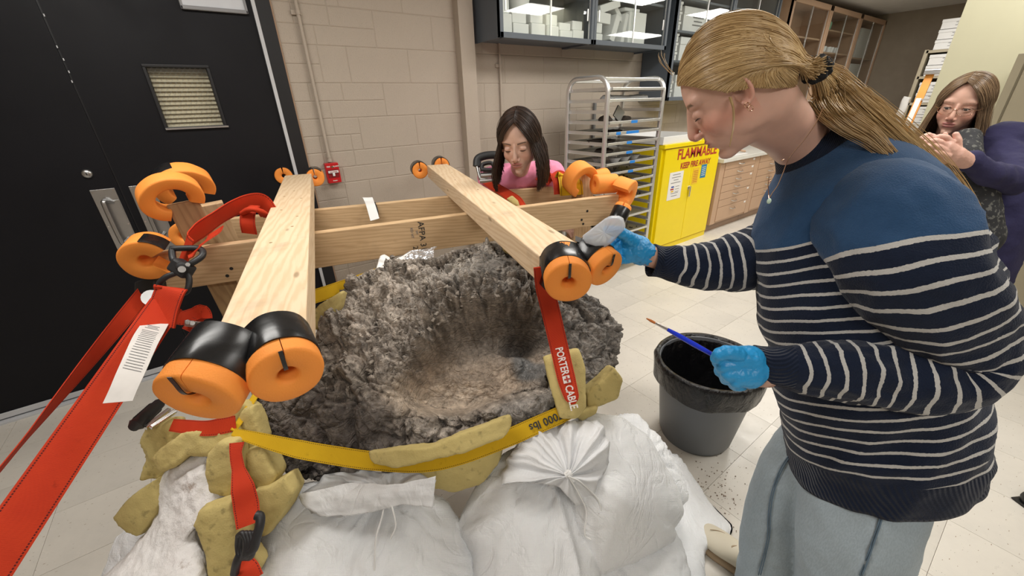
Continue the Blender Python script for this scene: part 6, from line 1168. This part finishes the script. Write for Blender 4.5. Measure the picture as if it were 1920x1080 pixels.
# collar
cc, cr1, cr2 = ringset([(1506, 262, .812, .058, .060), (1512, 268, .813, .063, .065), (1519, 275, .815, .069, .071), (1527, 282, .816, .077, .079), (1536, 292, .818, .088, .092)], 4); g = G().sweep(cc, cr1, cr2, ref=tv, n=100, caps=False, T=np.array([Tt[0]]*len(cc))); g.a[0][:, 2] = 2; g.a[0][:, 0] = 0
o = obj('collar', g, MT['knit'], sw, smooth=1); sm = o.modifiers.new('s', 'SOLIDIFY'); sm.thickness = .007
def sleeve(name, rows, start, cuff, ref, n=80, seed=0, fold_a=.010, sq=.95):
    c, r1, r2 = ringset(rows, 10); g = G().sweep(c, r1, r2, ref=ref, n=n, caps=False, sq=sq); V = g.v[0]; A = g.a[0]; L_ = A[:, 0]; ctr = np.repeat(c, n, 0); rd = V-ctr; rd /= np.linalg.norm(rd, axis=1)[:, None]+1e-9
    V = V+rd*(fold_a*fbm(np.stack([L_*11+seed, A[:, 2]*.9, L_*0], 1), 3, True)*np.clip((L_.max()-L_)/.12, .1, 1)+.004*fbm(V*12+seed, 2))[:, None]
    sg = .010*fbm(np.stack([A[:, 2]*.8, L_*4+seed, L_*0], 1), 2); s_ = L_-start+sg+(.004-.030*np.cos(A[:, 2]))*np.clip(1-L_/.45, 0, 1)*(seed == 1); g.v[0] = V; g.a[0] = np.stack([s_, A[:, 1], np.where(L_ > L_.max()-cuff, 2.0, 0.0)], 1); o = obj(name, g, MT['knit'], sw, smooth=1); m_ = o.modifiers.new('s', 'SOLIDIFY'); m_.thickness = .004; return o
sleeve('sleeve', [(1612, 372, .76, .085, .070), (1650, 410, .70, .096, .075), (1690, 470, .665, .094, .075), (1740, 545, .65, .084, .070), (1790, 610, .66, .070, .064), (1812, 655, .675, .062, .060), (1775, 694, .69, .058, .060), (1715, 706, .70, .056, .058), (1640, 700, .715, .053, .055), (1560, 694, .73, .048, .050), (1500, 690, .745, .042, .044), (1464, 687, .755, .037, .039), (1438, 686, .76, .036, .038), (1416, 685, .765, .038, .040)], .150, .060, tv, seed=1, fold_a=.012)
sleeve('sleeve', [(1540, 390, .95, .075, .07), (1490, 440, .95, .078, .075), (1440, 475, .95, .074, .070), (1395, 490, .94, .068, .068), (1345, 497, .945, .058, .060), (1300, 499, .95, .050, .052), (1265, 495, .955, .043, .045), (1240, 491, .96, .037, .038), (1222, 488, .96, .040, .041)], -.2, .050, tv, seed=2, fold_a=.008)
g = G()
for k_ in range(0, 17): pass
# shoulder seam
sm_pts = [P(1562, 470, .51), P(1566, 430, .50), P(1590, 395, .50), P(1630, 372, .505), P(1670, 370, .515), P(1710, 388, .53)]
# jeans
def leg(rows, nm, seed):
    c, r1, r2 = ringset(rows, 10); g = G().sweep(c, r1, r2, ref=tv, n=64); V = g.v[0]; V[:] = V+.010*fbm(V*7+seed, 3, True)[:, None]*nrm(tv)*-1; V[:, 2] = np.maximum(V[:, 2], .02); return g
jg = thing('tmp', None, None, (0, 0, 0)); bpy.data.objects.remove(jg)
g1 = leg([(1620, 770, .95, .10, .10), (1560, 830, .97, .10, .10), (1500, 900, 1.03, .095, .095), (1462, 985, 1.11, .088, .09), (1446, 1065, 1.20, .085, .09), (1432, 1120, 1.30, .088, .09), (1425, 1150, 1.40, .09, .09)], 'a', 1)
g2 = leg([(1645, 770, .90, .095, .10), (1632, 860, .89, .108, .112), (1608, 960, .885, .110, .108), (1590, 1060, .92, .100, .098), (1580, 1150, 1.05, .098, .095), (1570, 1230, 1.17, .095, .095), (1560, 1290, 1.27, .095, .095)], 'b', 2)
hip = G(); hip.add(g1.v[0], g1.f); hip.add(g2.v[0], g2.f); V, F_, N = remesh(hip, .006, 3); xj, yj, _ = proj(V); sline = np.exp(-(linedist(xj, yj, [(1500, 830), (1462, 880), (1442, 940), (1440, 1000), (1420, 1080), (1410, 1120)])/2.6)**2); sline2 = np.exp(-(linedist(xj, yj, [(1656, 955), (1640, 1010), (1618, 1080), (1600, 1160)])/2.6)**2)
V = V+N*(.004*sline+.004*sline2-.0015+.006*fbm(V*5, 3, True)+.0015*fbm(V*22, 2, True)*np.clip(np.exp(-(linedist(xj, yj, [(1500, 830), (1462, 880), (1442, 940), (1440, 1000), (1420, 1080), (1656, 955), (1640, 1010), (1618, 1080)])/22)**2), 0, 1))[:, None]
xj, yj, _dj = proj(V); jn = obj('jeans', geo(V, F_), MT['denim'], w1, smooth=1); wsk = np.clip(.5+fbm(np.stack([(xj*.2+yj)/16, xj/120, xj*0], 1), 2), 0, 1)*np.exp(-(np.minimum(linedist(xj, yj, [(1462, 880), (1442, 940), (1440, 1000), (1420, 1080)]), linedist(xj, yj, [(1656, 955), (1640, 1010), (1618, 1080)]))/20)**2); paint(jn, np.clip(1-.35*np.maximum(sline, sline2)[:, None]+.22*wsk[:, None]+.10*fbm(V*4, 3)[:, None], .3, 1.5)*np.ones((1, 3)))
for pts in ([(1508, 826), (1480, 855), (1460, 890), (1447, 930), (1442, 970), (1441, 1005), (1434, 1040), (1424, 1078)], [(1658, 950), (1648, 985), (1636, 1020), (1622, 1060), (1614, 1079)]):
    for o_ in (-2, 2):
        q3 = []
        for (qx, qy) in cat_rom([(a, b) for a, b in pts], 5):
            m_ = np.hypot(xj-qx-o_, yj-qy) < 5
            if m_.any(): dpt = _dj[m_].min(); q3.append(P(qx+o_, qy, dpt-.0008))
        if len(q3) > 3: q3 = np.array(q3); q3[1:-1] = (q3[:-2]+q3[1:-1]+q3[2:])/3; obj('seam', G().sweep(q3, .0014, ref=nrm(CF), n=6), MT['denimseam'], jn, smooth=1)
# shoes
def shoe(toe, heel, par, wd=.048):
    toe, heel = np.asarray(toe, float), np.asarray(heel, float); d_ = nrm(heel-toe); L_ = np.linalg.norm(heel-toe); sd_ = np.array([-d_[1], d_[0], 0]); g = G(); t = [0, .03, .12, .3, .5, .62, .75, .9, 1]; hh = [.012, .026, .034, .040, .052, .064, .072, .074, .05]; ww = [.012, .03, .044, .050, .043, .040, .038, .036, .02]
    c = np.array([toe+d_*L_*a+[0, 0, .022+h_*.5] for a, h_ in zip(t, hh)]); cc = cat_rom(np.c_[c, ww, np.array(hh)*.62], 5); g.sweep(cc[:, :3], cc[:, 3], cc[:, 4], ref=(0, 0, 1), n=28, T=np.repeat(d_[None], len(cc), 0)); u_ = obj('shoe_upper', g, MT['shoe'], par, smooth=1)
    ws = np.array([.018, .036, .048, .053, .046, .043, .042, .040, .024]); cs = cat_rom(np.c_[np.array([toe-d_*.006+d_*(L_+.012)*a+[0, 0, .012] for a in t]), ws], 5); g = G().sweep(cs[:, :3], cs[:, 3], .012, ref=(0, 0, 1), n=24, sq=.6, T=np.repeat(d_[None], len(cs), 0)); obj('shoe_sole', g, MT['sole'], u_, smooth=1)
    for a in (.42, .50, .58, .66): c0 = toe+d_*L_*a+[0, 0, .072+.03*(a-.42)]; obj('lace', G().sweep(cat_rom([c0+sd_*.022-[0, 0, .010], c0+sd_*.008+d_*.01+[0, 0, .001], c0-sd_*.008+[0, 0, .001], c0-sd_*.022+d_*.012-[0, 0, .010]], 4), .0028, ref=(0, 0, 1), n=6), MT['sole'], u_, smooth=60)
    pan = [(toe+d_*L_*a+sd_*b+[0, 0, z]) for a, b, z in ((.14, 0, .066), (.22, .022, .062), (.36, .036, .058), (.50, .038, .058))]; obj('toe_seam', G().sweep(cat_rom(pan, 5), .0013, ref=(0, 0, 1), n=6), MT['sole'], u_); return u_
ta = PZ(1306, 1000, .0); ha = PZ(1424, 1092, .0); ha = ta+nrm(ha-ta)*.275; shoe(ta, ha, w1)
tb = PZ(1440, 1262, 0); hb = tb+nrm(ha-ta)*.275+[.0, -.02, 0]; shoe(tb, hb, w1)
# gloves
def pf(*q): return [P(*a) for a in q]
wr_ = P(1228, 483, .958); gl = hand_from(w1, 'glove', MT['glove'], [(P(1214, 478, .958), P(1196, 468, .955), .026, .030), (P(1200, 462, .955), P(1180, 452, .945), .024, .020), (P(1202, 478, .96), P(1180, 474, .955), .024, .020)],
    [(pf((1186, 452, .935), (1170, 440, .915), (1156, 433, .905), (1139, 432, .90)), [.016, .013, .0115, .0100]),
     (pf((1180, 450, .955), (1166, 447, .965), (1152, 452, .965), (1142, 459, .955)), [.015, .012, .011, .0095]),
     (pf((1180, 462, .955), (1163, 460, .962), (1149, 466, .962), (1139, 472, .952)), [.015, .012, .011, .0095]),
     (pf((1184, 474, .955), (1168, 474, .960), (1154, 478, .960), (1145, 481, .952)), [.014, .0115, .0105, .0090]),
     (pf((1190, 482, .955), (1177, 485, .958), (1165, 488, .955), (1158, 489, .948)), [.013, .0105, .0095, .0085])], voxel=.0018, wr=.0025)
obj('wrist', G().sweep([P(1245, 488, .96), P(1228, 483, .958), P(1212, 478, .958)], [.027, .026, .026], n=20), M('wrist_skin', (.60, .36, .27), .5), w1, smooth=1)
hand_from(w1, 'glove', MT['glove'], [(P(1432, 690, 0.760), P(1405, 688, 0.755), .030, .032), (P(1405, 676, 0.750), P(1376, 672, 0.745), .028, .023), (P(1405, 700, 0.750), P(1385, 702, 0.745), .028, .023)],
    [(pf((1382, 664, 0.730), (1364, 660, 0.720), (1350, 664, 0.725), (1343, 672, 0.735)), [.015, .0125, .0115, .010]),
     (pf((1374, 668, 0.740), (1356, 670, 0.740), (1348, 680, 0.760), (1360, 684, 0.775)), [.015, .013, .012, .010]),
     (pf((1376, 682, 0.740), (1358, 686, 0.740), (1352, 696, 0.760), (1364, 700, 0.775)), [.0155, .013, .012, .010]),
     (pf((1382, 697, 0.740), (1366, 702, 0.740), (1362, 710, 0.760), (1374, 712, 0.775)), [.015, .0125, .0115, .010]),
     (pf((1392, 710, 0.740), (1380, 716, 0.740), (1378, 722, 0.755), (1390, 724, 0.767)), [.0135, .011, .0105, .009])], voxel=.0018, wr=.0016)
obj('wrist', G().sweep([P(1440, 700, 0.760), P(1420, 700, 0.757)], [.027, .026], n=20), M('wrist_skin2', (.60, .36, .27), .5), w1, smooth=1)
# necklace
nk = thing('necklace', 'thin rose gold chain with a small pale stone hanging from the blonde neck', 'necklace', P(1450, 340, 0.711))
cvn = cat_rom([P(1545, 198, 0.723), P(1530, 230, 0.711), P(1508, 262, 0.711), P(1480, 296, 0.709), P(1468, 325, 0.699), P(1458, 348, 0.694), P(1448, 362, 0.691), P(1442, 374, 0.687)], 8)
obj('chain', G().sweep(cvn, .0008, ref=hv, n=5), MT['gold'], nk); cvn2 = cat_rom([P(1442, 330, 0.735), P(1440, 345, 0.711), P(1441, 362, 0.693), P(1442, 374, 0.687)], 6); obj('chain', G().sweep(cvn2, .0007, ref=hv, n=5), MT['gold'], nk)
obj('pendant', G().sphere(P(1442, 377, 0.686), (.0035, .0035, .005), nu=12, nv=8), MT['pearl'], nk, smooth=1)
for q in ((1468, 300, 0.707), (1443, 340, 0.711)): obj('bead', G().sphere(P(*q), .0022, nu=10, nv=8), MT['gold'], nk, smooth=1)
# brush and container, held things
br = thing('paintbrush', 'slim paintbrush with glossy blue handle and orange bristles in a gloved hand', 'brush', P(1345, 670, .65))
b0, b1, b2, b3 = P(1352, 674, .75), P(1252, 618, .81), P(1229, 606, .825), P(1212, 597, .835)
obj('handle', G().sweep([P(1385, 695, .745), b0, P(1300, 645, .78), P(1270, 628, .80), b1], [.0025, .0040, .0052, .0050, .0036], n=12), MT['brushblue'], br, smooth=60); obj('ferrule', G().sweep([b1, b2], [.0036, .0026], n=12), MT['chrome'], br, smooth=60); obj('bristles', G().sweep([b2, (b2+b3)/2, b3], [.0026, .0030, .0012], n=10), MT['bristle'], br, smooth=60)
ct_ = thing('plastic_tub', 'small translucent plastic tub tilted over the fossil by a blue glove', 'container', P(1130, 440, .92))
fo_ = [(1092, 449), (1095, 441), (1134, 411), (1144, 406), (1160, 406), (1167, 410), (1171, 422), (1170, 432), (1139, 462), (1130, 467), (1122, 465), (1096, 456)]; fo2 = resample([(*q, 0) for q in fo_], 48)[:, :2]; cc_ = fo2.mean(0); g = G(); V = []
for (sc, dz) in ((.0, .0), (.84, .0), (.95, .002), (1.0, .008), (1.01, .040), (1.04, .041), (1.05, .044)):
    q = cc_+(fo2-cc_)*sc; V.append(PV(q[:, 0], q[:, 1], np.full(48, .885)+dz))
V = np.concatenate(V); g.add(V, [(i*48+j, i*48+(j+1) % 48, (i+1)*48+(j+1) % 48, (i+1)*48+j) for i in range(6) for j in range(48)]); o = obj('tub', g, MT['clear'], ct_, smooth=40); sm = o.modifiers.new('s', 'SOLIDIFY'); sm.thickness = .0015
g = G(); V = []
for (sc, dz) in ((0, .03), (.9, .03), (.9, .004), (0, .003)): q = np.array([1128, 449])+(fo2-cc_)*sc*np.array([.55, .42]); V.append(PV(q[:, 0], q[:, 1], np.full(48, .888)+dz))
g.add(np.concatenate(V), [(i*48+j, i*48+(j+1) % 48, (i+1)*48+(j+1) % 48, (i+1)*48+j) for i in range(3) for j in range(48)]); obj('powder', g, M('pale_powder', (.70, .66, .55), .9), ct_, smooth=1)
obj('rim_flap', G().box(P(1098, 454, .91), (.05, .004, .012), np.array([nrm(CR-CU*.35), nrm(CF), nrm(CU)])), MT['greyink'], ct_)

# ---------------------------------------------------------------- long hair that parts and hangs
def long_hair(par, H, mt, length, part_x=.0, gap=38, n=2600, seed=0, droop=(0, 0, -1), hr=(.083, .104, .108), fwd_pull=.0, spread=.02, mat_r=.0011, back=1.0, side_f=None, k=26):
    hc = np.array((0, -.010, .024)); hr = np.array(hr); r_ = np.random.default_rng(seed)
    def path(phi, jr, l_, sx=None):
        l_ = l_*np.interp(abs(phi), [0, 1.9, 2.3, PI], [1, 1, back, back])
        m = len(phi); y0 = np.clip(np.cos(phi)*.085+.006, -.07, .082); st = np.stack([np.full(m, part_x)+np.sign(np.sin(phi))*.001, y0, np.zeros(m)], 1); q = np.clip(1-((st[:, 0]-hc[0])/hr[0])**2-((st[:, 1]-hc[1])/hr[1])**2, .0, 1); st[:, 2] = hc[2]+hr[2]*np.sqrt(q)
        d0 = (st-hc)/hr; e = np.stack([np.sin(phi), np.cos(phi), np.full(m, -.12)], 1); e /= np.linalg.norm(e, axis=1)[:, None]; om = np.arccos(np.clip((d0*e).sum(1), -1, .9999))[:, None, None]; k1 = k//2; t = np.linspace(0, 1, k1)[None, :, None]
        dr = (np.sin((1-t)*om)*d0[:, None]+np.sin(t*om)*e[:, None])/np.sin(om); arc = H.w((hc+dr*hr*(1+jr[:, None, None])).reshape(-1, 3)).reshape(m, k1, 3)
        k2 = k-k1; t2 = np.linspace(0, 1, k2+1)[1:][None, :, None]; last = arc[:, -1:]; tan = arc[:, -1:]-arc[:, -2:-1]; tan /= np.linalg.norm(tan, axis=2, keepdims=True); out = (H.x*np.sin(phi)[:, None]+H.y*np.cos(phi)[:, None])[:, None]; dn_ = np.array(droop, float)
        hang = last+tan*.03*(1-np.exp(-t2*3))+dn_*(l_[:, None, None]*t2)+out*(spread*np.sin(t2*2.2))+np.array(H.y)[None, None]*fwd_pull*t2*t2
        return np.concatenate([arc, hang], 1)
    g0 = math.radians(gap); 
    for s_ in (-1, 1):
        ph = s_*np.linspace(g0+.03, PI, 26); pth = path(ph, np.full(26, -.015), np.full(26, length*.96)); V = pth.reshape(-1, 3); F_ = [(i*k+j, (i+1)*k+j, (i+1)*k+j+1, i*k+j+1) for i in range(25) for j in range(k-1)]; g = G(); A = np.zeros((len(V), 3)); A[:, 1] = .25; g.add(V, F_, 0, A); obj('hair_fall', g, mt, par, smooth=1)
    ph = r_.uniform(g0, PI, n)*np.sign(r_.uniform(-1, 1, n)); W = path(ph, r_.uniform(0, .045, n), length*r_.uniform(.8, 1.03, n)); wv = r_.normal(0, .0035, (n, 1, 3))*np.sin(np.linspace(0, 1, k)[None, :, None]*r_.uniform(4, 9, (n, 1, 1))+r_.uniform(0, 6, (n, 1, 1)))*np.linspace(.2, 1.6, k)[None, :, None]
    strands(W+wv, mat_r*np.linspace(1, .6, k)[None]*np.ones((n, 1)), 'hair', mt, par, seed)

# ---------------------------------------------------------------- woman in pink behind the rear beam
w2 = thing('person', 'person with long dark brown hair in a pink top bending behind the rear beam', 'person', (1.12, 1.95, 0))
hp = P(974, 268, 1.90); hv2 = nrm(ray(970, 268)); f2 = nrm(-hv2*.88-np.array([0, 0, 1])*.34-CR*.22); u2 = nrm(np.array([0, 0, 1.])+CR*-.06); H2 = Head(hp, f2, u2, 1.17)
nk2 = H2.w((0, -.03, -.06))[0]; ch2 = nk2+[.07, .10, -.10]
build_head(w2, H2, [(nk2, ch2+[.02, .05, 0], .050, .050)], skin=(.64, .41, .32), lip=(.48, .19, .17), brow=(.035, .02, .015), cheeks=.35)
long_hair(w2, H2, MT['brunette'], .185, part_x=-.006, gap=48, back=.35, n=3800, seed=11, spread=.036, fwd_pull=.0, mat_r=.0013)
sR, sL = P(1034, 325, 2.24), P(920, 336, 2.20); bk = (sR+sL)/2+[.22, .30, -.30]
clay(w2, 'pink_top', [(sR, sL, .072, .072), (ch2+[.06, .10, -.06], ch2+[.06, .10, -.06], .065, .065), (sR, sR+[.03, .02, -.30], .066, .05), (sL, sL+[-.02, .02, -.28], .066, .05), (sR, bk+[.06, -.04, 0], .065, .12), (sL, bk+[-.08, 0, 0], .065, .12), ((sR+sL)/2+[.04, .06, -.04], bk, .09, .14), (bk, bk+[.06, .10, -.22], .15, .14)], .009, MT['pink'], folds=.012, fs=10)
clay(w2, 'trousers', [(bk+[.06, .10, -.25], bk+[.02, .02, -.60], .12, .08), (bk+[.14, .08, -.25], bk+[.16, -.02, -.60], .12, .08), (bk+[.02, .02, -.60], [bk[0]+.04, bk[1]+.1, .07], .075, .06), (bk+[.16, -.02, -.60], [bk[0]+.22, bk[1]+.06, .07], .075, .06)], .012, MT['denimseam'], folds=.005)
for s_, a in ((sR+[.03, .02, -.30], 1), (sL+[-.02, .02, -.28], -1)):
    e = s_+[-.02*a, -.10, .02]; hd_ = e+[-.04*a, -.07, .0]
    hand_from(w2, 'hand', MT['skin'], [(s_+[0, 0, -.0], e, .034, .024), (e, hd_, .024, .022)], [([hd_+[.018*(j-1.5), -.01, .0], hd_+[.020*(j-1.5), -.045, .004], hd_+[.020*(j-1.5), -.075, -.008], hd_+[.020*(j-1.5), -.09, -.025]], [.010, .009, .008, .007]) for j in range(4)]+[([e+[-.03*a, -.02, .01], e+[-.045*a, -.05, .012], e+[-.045*a, -.075, .0]], [.011, .010, .008])], voxel=.003, tint=(.60, .37, .28))

# ---------------------------------------------------------------- woman with glasses at the right
w3 = thing('person', 'person with glasses, long light brown hair and navy cardigan clasping hands at the right', 'person', (2.62, .22, 0))
hp = P(1803, 200, 1.74); hv3 = nrm(ray(1803, 200)); hx3 = nrm(CR-hv3*(CR@hv3)); f3_ = nrm(-hv3*.95-hx3*.16-np.array([0, 0, 1])*.16); u3 = nrm(np.array([0, 0, 1.])+hx3*.10); H3 = Head(hp, f3_, u3, 1.0)
nk3 = H3.w((0, -.03, -.07))[0]; ch3 = nk3+[.03, -.01, -.12]
build_head(w3, H3, [(nk3, ch3, .052, .060), (ch3, ch3+[0, 0, -.05], .08, .08)], skin=(.62, .37, .28), lip=(.45, .17, .15), brow=(.24, .15, .10), closed=False, cheeks=.5, face_w=1.03, brow_t=.5)
long_hair(w3, H3, MT['lightbrown'], .30, part_x=.012, gap=52, n=3200, seed=12, spread=.03, fwd_pull=.01)
# glasses
gs = thing('eyeglasses', 'thin rimless glasses worn by the woman in the navy cardigan', 'glasses', H3.w((0, .095, 0))[0])
for s_ in (-1, 1):
    c = [H3.w((s_*.032+.026*math.cos(a)*1.0, .0925-.010*abs(.5*(1+s_*math.cos(a)))**2, -.002+.0175*math.sin(a)))[0] for a in np.linspace(0, 2*PI, 28, endpoint=False)]
    obj('rim', G().sweep(c, .0009, ref=H3.y, n=6, closed=True), MT['gold'], gs, smooth=60); g = G(); g.add(np.array(c), [tuple(range(28))]); obj('lens', g, MT['pane'], gs)
    obj('temple', G().sweep(cat_rom([H3.w((s_*.058, .082, .004))[0], H3.w((s_*.074, .06, .006))[0], H3.w((s_*.080, .0, .004))[0]], 5), .0011, ref=H3.z, n=6), MT['gold'], gs, smooth=60)
obj('bridge', G().sweep(cat_rom([H3.w((-.007, .094, .002))[0], H3.w((0, .0985, .006))[0], H3.w((.007, .094, .002))[0]], 5), .0011, ref=H3.z, n=6), MT['gold'], gs)
s3R = P(1880, 270, 1.70); s3L = P(1748, 292, 1.86); wa = P(1815, 420, 1.80); el3 = P(1900, 338, 1.56); hd3 = P(1812, 300, 1.50); el3b = P(1735, 345, 1.66)
ed = lambda V: None
clay(w3, 'cardigan', [(s3R, s3L, .062, .060), (s3R, el3, .064, .056), (el3, P(1850, 325, 1.52), .054, .042), (P(1850, 325, 1.52), P(1822, 300, 1.50), .042, .034), (s3L, el3b, .062, .054), (el3b, P(1778, 312, 1.55), .052, .038), (s3R, wa+[.06, -.08, 0], .09, .12), (s3L, wa+[-.06, .08, 0], .09, .12), (wa+[.05, -.07, 0], wa+[.06, -.08, -.25], .12, .13), (wa+[-.05, .07, 0], wa+[-.06, .07, -.25], .12, .13), (ch3+[0, 0, -.10], wa, .09, .12)], .009, MT['navycloth'], folds=.010, fs=9)
tw = nrm(np.array([-H3.y[0]*-1, -H3.y[1]*-1, 0]))
clay(w3, 'blouse', [(P(1802, 290, 1.60), P(1815, 345, 1.62), .055, .075), (P(1815, 345, 1.62), P(1812, 440, 1.68), .08, .11), (P(1812, 262, 1.62), P(1802, 300, 1.60), .045, .06)], .008, MT['floral'], folds=.006)
clay(w3, 'trousers', [(wa+[.05, -.07, -.22], [wa[0]+.06, wa[1]-.10, .07], .13, .07), (wa+[-.05, .07, -.22], [wa[0]-.04, wa[1]+.08, .07], .13, .07), (wa+[.0, 0, -.22], wa+[0, 0, -.30], .15, .14)], .012, MT['denimseam'], folds=.004)
for k_ in (-1, 1): q = np.array([wa[0]+.01+.05*k_, wa[1]-.09*k_, 0]); obj('shoe', G().sweep(cat_rom([q+[.05, 0, .04], q+[-.02, 0, .045], q+[-.12, 0, .035], q+[-.18, 0, .02]], 5), [.04]*10+[.035]*5+[.02], .03, n=16), MT['black'], w3, smooth=1)
def fing(*rows): return [P(*q) for q in rows]
hand_from(w3, 'hand', MT['skin'], [(P(1810, 302, 1.50), P(1790, 290, 1.48), .028, .030), (P(1790, 290, 1.48), P(1774, 276, 1.47), .027, .022)],
    [(fing((1784, 268, 1.465), (1774, 258, 1.46), (1762, 256, 1.46), (1752, 258, 1.465)), [.011, .010, .009, .0075]), (fing((1776, 276, 1.465), (1762, 266, 1.455), (1749, 264, 1.455), (1734, 266, 1.46)), [.011, .010, .009, .0075]),
     (fing((1774, 284, 1.465), (1759, 276, 1.455), (1744, 274, 1.455), (1729, 275, 1.46)), [.011, .010, .009, .0075]), (fing((1778, 292, 1.468), (1764, 288, 1.46), (1751, 285, 1.46), (1740, 284, 1.465)), [.010, .009, .008, .007]), (fing((1796, 276, 1.47), (1796, 262, 1.46), (1792, 252, 1.46)), [.012, .011, .009])], voxel=.0024, tint=(.64, .38, .30))
hand_from(w3, 'hand', MT['skin'], [(P(1769, 300, 1.55), P(1762, 290, 1.53), .026, .028), (P(1762, 290, 1.53), P(1752, 272, 1.52), .026, .022)],
    [(fing((1756, 262, 1.51), (1748, 256, 1.50), (1740, 253, 1.50), (1731, 256, 1.50)), [.011, .010, .009, .0075]), (fing((1748, 266, 1.51), (1738, 262, 1.50), (1728, 260, 1.50), (1720, 263, 1.50)), [.011, .010, .009, .0075]),
     (fing((1746, 276, 1.51), (1734, 272, 1.50), (1726, 270, 1.50), (1718, 272, 1.50)), [.011, .010, .009, .0075]), (fing((1748, 286, 1.51), (1738, 284, 1.50), (1730, 282, 1.50)), [.010, .009, .0075]), (fing((1760, 270, 1.50), (1768, 258, 1.49), (1772, 252, 1.48)), [.012, .010, .008])], voxel=.0024, tint=(.64, .38, .30))
